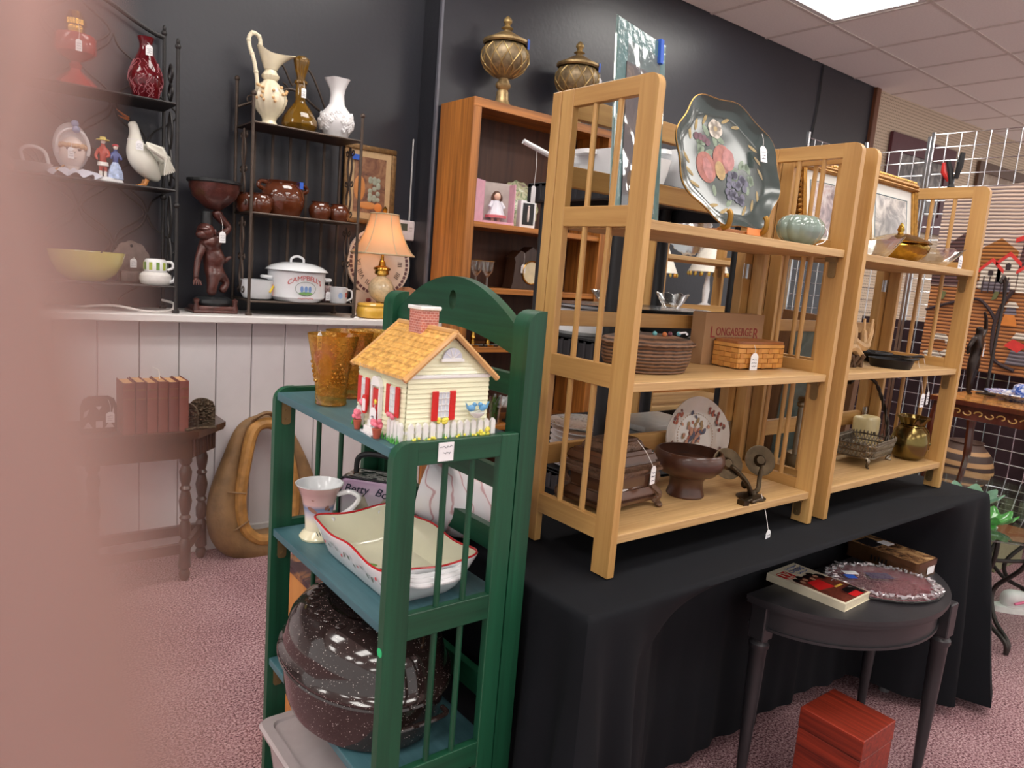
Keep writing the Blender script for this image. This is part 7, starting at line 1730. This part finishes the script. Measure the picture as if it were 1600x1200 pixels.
# second tier
stt=thing('silver_tray','large oval silver tray on the second tier of the black shelving','tray',(.66,.61,1.238)); obj('tray_body', G().lathe([(0,.004),(.75,.004),(.85,.0),(1,.01),(1.02,.014),(.98,.014),(.86,.005),(.75,.008),(0,.008)],64,sx=.3,sy=.17), STEEL, stt)
t=thing('white_crock','white enamel crock under the silver tray','crock',(.49,.64,1.161)); obj('crock_body', G().lathe([(0,0),(.085,0),(.095,.01),(.1,.07),(.097,.075),(.09,.07),(0,.06)],40), GLOSS_WHITE, t)
t=thing('grey_bowl','dark grey oval bowl with worn lettering under the silver tray','bowl',(.81,.60,1.161)); obj('bowl_body', G().lathe([(0,0),(.5,0),(.6,.006),(.85,.03),(1,.065),(1.02,.075),(.97,.072),(0,.06)],48,sx=.14,sy=.11), P('grey_enamel',C(110,110,112),.25,coat=.3), t)
g=G(); g.tube([(-.03+.06*i/14,-.112,.04+.008*math.sin(i*1.7)) for i in range(15)],.003,5); obj('worn_lettering', g, BLACK_PL, t)
crystal_bowl('cut crystal bowl on the silver tray',(.82,.6,1.2525),.05,.045)
t=crystal_bowl('large cut crystal bowl standing on the silver tray near black post',(.57,.62,1.2525),.065,.04)
# third tier: plates
for k in range(9):
    pass
g0=None
for k in range(7):
    t=thing('white_plate','plain white plate in the stack on the black shelving, number from the bottom',
            'plate',(.50,.60,.766+.0165*k),0,'stack of white plates')
    t['label']='plain white plate, %s in the stack on the black shelving'%('lowest','second from the bottom','third from the bottom','in the middle','third from the top','second from the top','topmost plain one')[k]
    if g0 is None: g0=obj('plate_body', G().lathe([(0,.002),(.06,0),(.07,.004),(.11,.012),(.112,.015),(.07,.008),(0,.006)],40), GLOSS_WHITE, t)
    else: inst(g0,t)
t=thing('floral_plate','black banded floral plate on top of the white plate stack','plate',(.50,.60,.766+.0165*7)); obj('plate_body', G().lathe([(0,.002),(.07,0),(.08,.004),(.12,.014),(.122,.017),(.08,.008),(0,.006)],48), picture('floral_plate_print',[C(60,60,60),C(206,204,200),C(224,222,218),C(150,150,90)],30,1,.15,coat=.3), t)
t=thing('silver_box','grey metal storage tin on the lower black shelving tier','tin',(.81,.62,.766)); obj('tin_body', G().box((-.13,-.09,0),(.13,.09,.1),.008,2), P('grey_tin',C(170,170,172),.3,.5), t); obj('tin_lid', G().box((-.133,-.093,.1),(.133,.093,.12),.005,2), P('white_tin_lid',C(220,220,216),.3), t)
# ------------------------------------------------------------------ furniture beyond: dresser with painting, small lamps
ds=thing('oak_dresser','brown wooden dresser right of the bookcase','dresser',(1.95,1.95,0))
obj('dresser_body', G().box((0,0,.05),(1.05,.33,1.16),.004), OAK['z'], ds); obj('dresser_top', G().box((-.02,-.02,1.16),(1.07,.34,1.19),.004), OAK['x'], ds)
for k in range(4):
    d=obj('drawer', G().box((.03,-.018,.1+.26*k),(1.02,0,.33+.26*k),.003), OAK['x'], ds)
    for x in (.25,.8): obj('drawer_knob', G().ell((x,-.03,.215+.26*k),(.018,.016,.018),12,8), BRASS, d)
vp=thing('vase_painting','yellow framed painting of red flowers in a jug on the dresser','picture',(1.98,2.18,1.191)); vp.rotation_euler=(math.radians(-7),0,0)
g=G(); g.box((0,0,0),(.42,.02,.03)); g.box((0,0,.52),(.42,.02,.55)); g.box((0,0,.03),(.03,.02,.52)); g.box((.39,0,.03),(.42,.02,.52)); obj('picture_frame', g, P('yellow_gilt',C(214,180,90),.4), vp)
obj('canvas', G().box((.03,.006,.03),(.39,.012,.52)), P('canvas_cream',C(214,206,180),.7,var=.06,vs=6), vp)
g=G(); g.prism([(.15,.1),(.27,.1),(.29,.18),(.25,.26),(.25,.3),(.17,.3),(.17,.26),(.13,.18)],.003,.006,XZ); obj('painted_jug', g, P('jug_tan',C(160,130,96),.6,var=.2), vp)
g=G(); g2=G(); rn=random.Random(2)
for k in range(26): (g if k%3 else g2).ell((.21+rn.gauss(0,.05),.004,.38+rn.gauss(0,.05)),(.022,.002,.02),8,6)
obj('painted_leaves', g, P('canvas_leaf',C(96,110,90),.6), vp); obj('painted_flowers', g2, P('canvas_red',C(190,60,60),.6), vp)
def shade_lamp(label,loc,s):
    t=thing('boudoir_lamp',label,'lamp',loc,0,'small lamps with beaded white shades')
    obj('lamp_stem', G().lathe([(0,0),(.05*s,0),(.052*s,.01*s),(.015*s,.03*s),(.02*s,.1*s),(.012*s,.16*s),(.008*s,.3*s),(0,.3*s)],20), GLOSS_WHITE, t)
    sh=obj('lamp_shade', G().lathe([(.11*s,.2*s),(.03*s,.38*s),(.028*s,.38*s),(.107*s,.2*s)],24), P('shade_white',C(232,228,216),.7) if 'shade_white' not in bpy.data.materials else bpy.data.materials['shade_white'], t)
    g=G()
    for k in range(18): a=2*PI*k/18; g.ell((.108*s*math.cos(a),.108*s*math.sin(a),.188*s),(.008*s,.008*s,.013*s),6,5)
    obj('bead_fringe', g, picture('bead_mix',[C(190,50,60),C(220,180,70),C(120,150,90)],60,0,.2) if 'bead_mix' not in bpy.data.materials else bpy.data.materials['bead_mix'], sh); return t
shade_lamp('small lamp with white beaded shade left on the dresser',(2.42,2.06,1.191),1.0)
shade_lamp('small lamp with white beaded shade right on the dresser',(2.84,2.02,1.191),1.15)
# ------------------------------------------------------------------ glass dish and frames behind the tray
cpl=thing('pressed_glass_plate','scalloped pressed glass plate standing behind the tray','plate',(1.22,.56,1.60)); cpl.rotation_euler=(math.radians(-10),0,0)
cpl.location=(1.30,1.12,1.4465)
g=G(); g.lathe([(0,.008),(.08,.006),(.1,0),(.17,-.02),(.172,-.016),(.1,.008),(0,.014)],72,rf=lambda a,r,z:1+.04*abs(math.sin(10*a))*(r>.12)+.02*math.sin(40*a)*(r>.09)); g.mat4(Matrix.Translation((0,0,.19))@Matrix.Rotation(-PI/2,4,'X')@Matrix.Scale(-1,4,Vector((0,0,1)))); obj('plate_body', g, CRY, cpl)
cpl.location=(1.55,1.13,1.446); 
lf=thing('leaning_frames','brown picture frame leaning behind the second tan shelf','picture',(1.80,.49,0)); lf.rotation_euler=(0,math.radians(-3),math.radians(78))
g=G(); g.box((0,0,0),(.42,.025,.06)); g.box((0,0,1.18),(.42,.025,1.24)); g.box((0,0,.06),(.06,.025,1.18)); g.box((.36,0,.06),(.42,.025,1.18)); obj('picture_frame', g, wood('frame_brown',C(120,84,54),C(84,56,36),'z'), lf)
obj('picture_print', G().box((.06,.008,.06),(.36,.014,1.18)), picture('dim_print',[C(60,70,70),C(100,110,104),C(80,80,76)],6,1,.2,coat=.4), lf)
# ------------------------------------------------------------------ chrome grid wall with the woven tapestry
CH=P('chrome',C(210,212,216),.18,1,.03)
def grid(label,loc,rz,W,H,z0=.03,sp=.0762,feet=True):
    t=thing('wire_grid_panel',label,'grid panel',loc,rz,'chrome wire grid panels')
    g=G(); nx=int(W/sp); nz=int((H-z0)/sp)
    for xx in (0,nx*sp): obj('panel_upright', G().box((xx-.008,-.008,z0),(xx+.008,.008,H)), CH, t)
    wv=None
    for i in range(nx+1):
        if wv is None: wv=obj('upright_wire', G().cyl((0,0,z0),(0,0,z0+nz*sp),.0028,n=6), CH, t)
        else: inst(wv,t,(i*sp,0,0))
    wh=None
    for k in range(nz+1):
        if wh is None: wh=obj('cross_wire', G().cyl((0,.004,z0),(nx*sp,.004,z0),.0028,n=6), CH, t)
        else: inst(wh,t,(0,0,k*sp))
    return t
grid('chrome wire grid panel behind the striped tapestry',(3.62,1.12,0),-PI/2,1.83,2.33)
grid('chrome wire grid panel left of the tapestry',(3.64,1.53,0),-PI/2,.39,2.31)
grid('chrome wire grid panel standing across behind the tan shelves',(3.02,1.56,0),0,.61,2.27)
# tapestry
tp=thing('woven_tapestry','striped woven wool tapestry with red roofed village houses and tree','tapestry',(3.575,.98,.98))
def stripes(name,c,c2,period=.02):
    m,nt,b=newmat(name); b.inputs['Roughness'].default_value=.9
    w=nt.nodes.new('ShaderNodeTexWave'); w.bands_direction='Z'; w.inputs['Scale'].default_value=1/period/3.1416*.5*3.1416/3.1416*1.0; w.inputs['Distortion'].default_value=1.2; w.inputs['Detail'].default_value=2; w.inputs['Detail Scale'].default_value=.6
    w.inputs['Scale'].default_value=.314/period
    nt.links.new(mapping(nt,1),w.inputs['Vector'])
    nt.links.new(ramp(nt,w.outputs['Fac'],[(.12,c2),(.38,c)]),b.inputs['Base Color']); bump(nt,b,w.outputs['Fac'],.6,.006); return m
SKY=stripes('tapestry_sky',C(214,190,172),C(110,96,104)); GND=stripes('tapestry_ground',C(186,122,72),C(96,58,44)); TWH=stripes('tapestry_white',C(224,212,196),C(140,126,116)); TBR=stripes('tapestry_brown',C(96,66,64),C(60,44,46)); TOC=stripes('tapestry_ochre',C(170,110,54),C(110,70,40)); TGY=stripes('tapestry_grey',C(120,110,116),C(80,74,84))
TRED=P('tapestry_red',C(214,60,56),.9); TBK=P('tapestry_black',C(58,44,46),.9); TGR=P('tapestry_green',C(110,112,72),.9); TOR=P('tapestry_orange',C(214,130,60),.9)
# local frame: y runs away to the left (-y to the right of the photo), the front faces -x
TWd,THt=1.25,1.03
def sag(y): return -.012*math.sin(abs(y)*9)
g=G(); g.sheet(lambda u,v:(.006*math.sin(u*22)*v,-TWd*u,THt*.45+(THt*.55+sag(TWd*u))*v),60,24); g.solid(.006); obj('sky_field', g, SKY, tp)
g=G(); g.sheet(lambda u,v:(.0,-TWd*u,THt*.45*v),60,24); g.solid(.006); obj('ground_field', g, GND, tp)
def app(name,poly,m,o=.007):
    g=G(); g.prism([(-a,b_) for a,b_ in poly],-o-.003,-o+.002,YZ); return obj(name,g,m,tp)
app('mountain',[(-.0,.60),(.06,.70),(.16,.78),(.24,.68),(.26,.58),(.24,.47),(0,.47)],TBR,.006); app('mountain',[(.22,.64),(.25,.69),(.33,.74),(.42,.67),(.42,.5),(.22,.5)],TOC,.0065); app('mountain',[(.42,.5),(.44,.72),(.6,.76),(.9,.70),(1.25,.62),(1.25,.48),(.42,.48)],TBR,.006)
def house(x,z,w_,h,ap):
    app('house_wall',[(x,z),(x+w_,z),(x+w_,z+h),(x+w_/2,z+h+ap),(x,z+h)],TWH,.009)
    r=.022; app('house_roof',[(x-.012,z+h-.012),(x+w_/2,z+h+ap),(x+w_+.012,z+h-.012),(x+w_+.012,z+h-.012+r),(x+w_/2,z+h+ap+r),(x-.012,z+h-.012+r)],TRED,.0115)
    app('house_window',[(x+w_*.4,z+h*.75),(x+w_*.62,z+h*.75),(x+w_*.64,z+h*.98),(x+w_*.51,z+h*1.06),(x+w_*.38,z+h*.98)],TBK,.013)
house(.335,.47,.10,.13,.045); house(.255,.46,.10,.10,.05); house(.44,.45,.14,.11,.05); house(.6,.45,.14,.12,.05)
app('house_roof',[(.40,.74),(.52,.79),(.52,.76),(.40,.715)],TRED,.012)
app('fence',[(.27,.45),(.41,.45),(.41,.5),(.27,.5)],TGY,.011)
for k in range(5): app('fence_post',[(.275+.03*k,.44),(.28+.03*k,.44),(.28+.03*k,.53),(.275+.03*k,.53)],TBK,.0135)
def smooth2(p): return [(v.x,v.y) for v in smooth([(a,b_,0) for a,b_ in p],5)]
def branch(pts,r):
    g=G(); g.tube([(-.012,-a,b_) for a,b_ in smooth2(pts)],r,6,flat=1); return obj('tree_branch',g,TBK,tp)
branch([(.50,.03),(.42,.06),(.385,.10),(.37,.2),(.37,.29),(.39,.38),(.43,.46)],.010); branch([(.37,.29),(.33,.35),(.27,.40),(.2,.39),(.1,.36),(.0,.32)],.009)
for (x,z) in ((.06,.38),(.16,.44),(.33,.40),(.2,.31)): app('leaf_motif',[(x,z),(x+.025,z+.01),(x+.035,z+.05),(x+.012,z+.055)],TGR,.009)
for (x,z) in ((.05,.13),(.11,.04),(.02,.03)):
    app('sheep_motif',[(x,z),(x+.015,z+.025),(x+.0,z+.04),(x+.03,z+.06),(x+.08,z+.057),(x+.1,z+.03),(x+.09,z+.0),(x+.08,z+.025),(x+.03,z+.025)],TWH,.009)
app('woman_skirt',[(.395,.27),(.475,.27),(.455,.33),(.41,.33)],TOR,.009); app('woman_shawl',[(.405,.33),(.465,.33),(.455,.37),(.415,.37)],TGY,.0095); app('woman_hat',[(.40,.37),(.47,.37),(.45,.40),(.42,.40)],TWH,.010)
app('woman_skirt',[(.45,.06),(.56,.06),(.54,.14),(.47,.14)],TGY,.009); app('woman_shawl',[(.43,.16),(.50,.13),(.54,.17),(.47,.20)],TRED,.0095); app('woman_hat',[(.46,.20),(.54,.20),(.52,.235),(.48,.235)],TWH,.010)
app('bird_motif',[(.22,.5),(.235,.505),(.24,.55),(.222,.55)],TOR,.009)
cp_=thing('spring_clamp','red and black spring clamp holding the tapestry to the grid','clamp',(3.59,.96,2.02))
g=G(); g.tube([(-.02,0,.0),(-.03,.01,.07),(-.035,.03,.13)],[.014,.016,.012],8); g.ell((-.02,0,-.02),(.016,.02,.03),10,8); obj('clamp_jaw', g, BLACK_PL, cp_)
g=G(); g.tube([(-.02,.015,.02),(-.035,.045,.07),(-.035,.05,.12)],[.013,.016,.011],8); obj('clamp_grip', g, RED, cp_)
g=G(); g.tube([(-.02,-.02,.03),(-.03,-.035,.1),(-.03,-.04,.17)],[.013,.018,.014],8); obj('clamp_handle', g, BLACK_PL, cp_)
bk_=thing('dark_curtain','dark maroon cloth hanging behind the wire grid panels','curtain',(3.86,1.5,0)); g=G(); g.sheet(lambda u,v:(.02*math.sin(u*60),-2.3*u,1.2*v+.02),90,2); g.solid(.006); obj('curtain_cloth', g, P('maroon_cloth',C(58,38,44),.9), bk_)
# pictures hung on the pegboard
def wall_pic(label,loc,W,H,fw,fm,art):
    t=thing('hung_picture',label,'picture',loc,math.radians(-4))
    g=G(); g.box((0,-.03,0),(W,0,fw)); g.box((0,-.03,H-fw),(W,0,H)); g.box((0,-.03,fw),(fw,0,H-fw)); g.box((W-fw,-.03,fw),(W,0,H-fw)); obj('picture_frame', g, fm, t)
    obj('picture_print', G().box((fw,-.012,fw),(W-fw,-.004,H-fw)), art, t)
wall_pic('maroon framed grey print on the pegboard wall',(5.42,2.28,1.98),1.1,.78,.15,P('maroon_frame',C(84,36,48),.4),picture('grey_rocks',[C(40,38,40),C(110,106,104),C(170,166,160)],9,1,.3))
wall_pic('brown framed print on the pegboard wall at the far right',(7.0,2.17,1.7),1.0,1.05,.1,P('brown_frame2',C(96,70,54),.5),picture('tan_print',[C(120,96,80),C(150,126,104),C(190,180,160)],4,1,.4))
# things under the inlaid table
pot=thing('pottery_jar','brown and black banded pottery jar on the floor by the grid','jar',(3.15,.52,.30))
pot.location=(3.38,.58,.31)
m,nt,b=newmat('banded_pottery'); b.inputs['Roughness'].default_value=.6
sp=nt.nodes.new('ShaderNodeSeparateXYZ'); nt.links.new(mapping(nt,1),sp.inputs[0]); mr=nt.nodes.new('ShaderNodeMapRange'); mr.inputs[2].default_value=.3; nt.links.new(sp.outputs[2],mr.inputs[0])
nt.links.new(ramp(nt,mr.outputs[0],[(0,C(120,76,56)),(.42,C(130,84,62)),(.45,C(190,150,100)),(.52,C(60,44,38)),(.6,C(180,140,96)),(.68,C(66,50,44)),(.8,C(176,136,94)),(.86,C(80,58,48))],'CONSTANT'),b.inputs['Base Color'])
obj('jar_body', G().lathe([(0,0),(.08,0),(.1,.01),(.145,.1),(.15,.16),(.13,.23),(.09,.275),(.08,.29),(.085,.3),(.078,.3),(.07,.275),(0,.2)],44), m, pot)
cb=thing('green_pedestal','sage green painted wooden box under the pottery jar','box',(3.38,.58,0)); obj('box_body', G().box((-.19,-.3,0),(.19,.3,.29),.006), P('sage_paint',C(150,150,118),.6,var=.08), cb); obj('box_top', G().box((-.2,-.31,.29),(.2,.31,.309),.004), P('sage_paint2',C(160,160,126),.6,var=.08), cb)
sh=thing('white_sneaker','white sneaker with pink stripe on the carpet beyond the glass table','shoe',(2.78,.03,0),math.radians(-35))
g=G(); 
SHO=P('sneaker_white',C(226,222,222),.5)
v=[(-.11,0,.05),(-.06,0,.055),(.0,0,.05),(.06,0,.04),(.12,0,.032),(.15,0,.026)]; o=skin('shoe_upper',v,[(i,i+1) for i in range(5)],[(.035,.045),(.04,.05),(.04,.045),(.042,.036),(.038,.028),(.02,.018)],SHO,sh)
g=G(); g.prism([(.165*math.cos(a)+.015,.047*math.sin(a)) for a in [2*PI*k/28 for k in range(28)]],0,.026); obj('shoe_sole', g, P('sole_white',C(236,234,232),.6), sh)
g=G(); g.tube(smooth([(-.08,-.046,.05),(.0,-.05,.07),(.05,-.046,.05)],5),.006,6,flat=1); obj('pink_stripe', g, P('stripe_pink',C(230,110,150),.4), sh)
tl=thing('teal_cloth','folded teal cloth hanging beside the glass table','cloth',(2.93,.02,.0)); 
g=G(); g.sheet(lambda u,v:(.02*math.sin(u*14),-.16*u-.05*v*(1-u)+.03*v,.95*v+.05),14,10); g.solid(.01); obj('cloth_sheet', g, P('teal_fabric',C(110,190,180),.8), tl)
# ------------------------------------------------------------------ the hand whose fingertip reaches over the left of the view
SKIN=P('skin',C(146,113,106),.55,var=.04,vs=200,sss=.25)
# hand of the person taking the picture, standing at its real place in the room: wrist, palm, index finger, three curled fingers, thumb
hv=[(0,0,0),(0.01426,0.00105,0.02982),(0.02601,0.00307,0.05448),(0.0448,-0.00296,0.07319),(0.05855,-0.00629,0.09973),(0.06094,-0.00361,0.12153),(0.05949,0.00023,0.13512),(0.05741,0.00412,0.14772),(0.05609,0.00625,0.1545),(0.02187,0.0146,0.08308),(0.01285,0.01547,0.10352),(0.00659,-0.00179,0.10873),(0.00525,-0.01307,0.09854),(0.00865,0.02135,0.07726),(-0.00118,0.02265,0.09664),(-0.00744,0.0054,0.10185),(-0.00735,-0.00555,0.09257),(-0.00314,0.02602,0.06667),(-0.01231,0.02604,0.08219),(-0.01766,0.01327,0.08761),(-0.0169,0.00344,0.08015),(0.01708,-0.02333,0.02886),(0.01561,-0.03926,0.04689),(0.0165,-0.04355,0.06791)]
he=[(0, 1), (1, 2), (2, 3), (3, 4), (4, 5), (5, 6), (6, 7), (7, 8), (2, 9), (9, 10), (10, 11), (11, 12), (2, 13), (13, 14), (14, 15), (15, 16), (2, 17), (17, 18), (18, 19), (19, 20), (0, 21), (21, 22), (22, 23)]
hr=[0.026, 0.03, 0.03, 0.0105, 0.0096, 0.009, 0.0088, 0.008, 0.006, 0.01, 0.009, 0.008, 0.006, 0.01, 0.009, 0.008, 0.006, 0.009, 0.008, 0.007, 0.005, 0.013, 0.011, 0.009]
ht=thing('hand','out of focus hand with one pink fingertip reaching in from the left','hand',(-1.09299,-0.92194,1.19183))
skin('hand_skin',hv,he,hr,SKIN,ht)
nl=G(); nl.ell((0,0,0),(.0055,.0008,.0075),12,8); no=obj('fingernail', nl, P('nail',C(232,190,180),.25), ht); no.location=(0.06303,0.00883,0.14571); no.rotation_euler=(0,0,math.radians(-38.4))
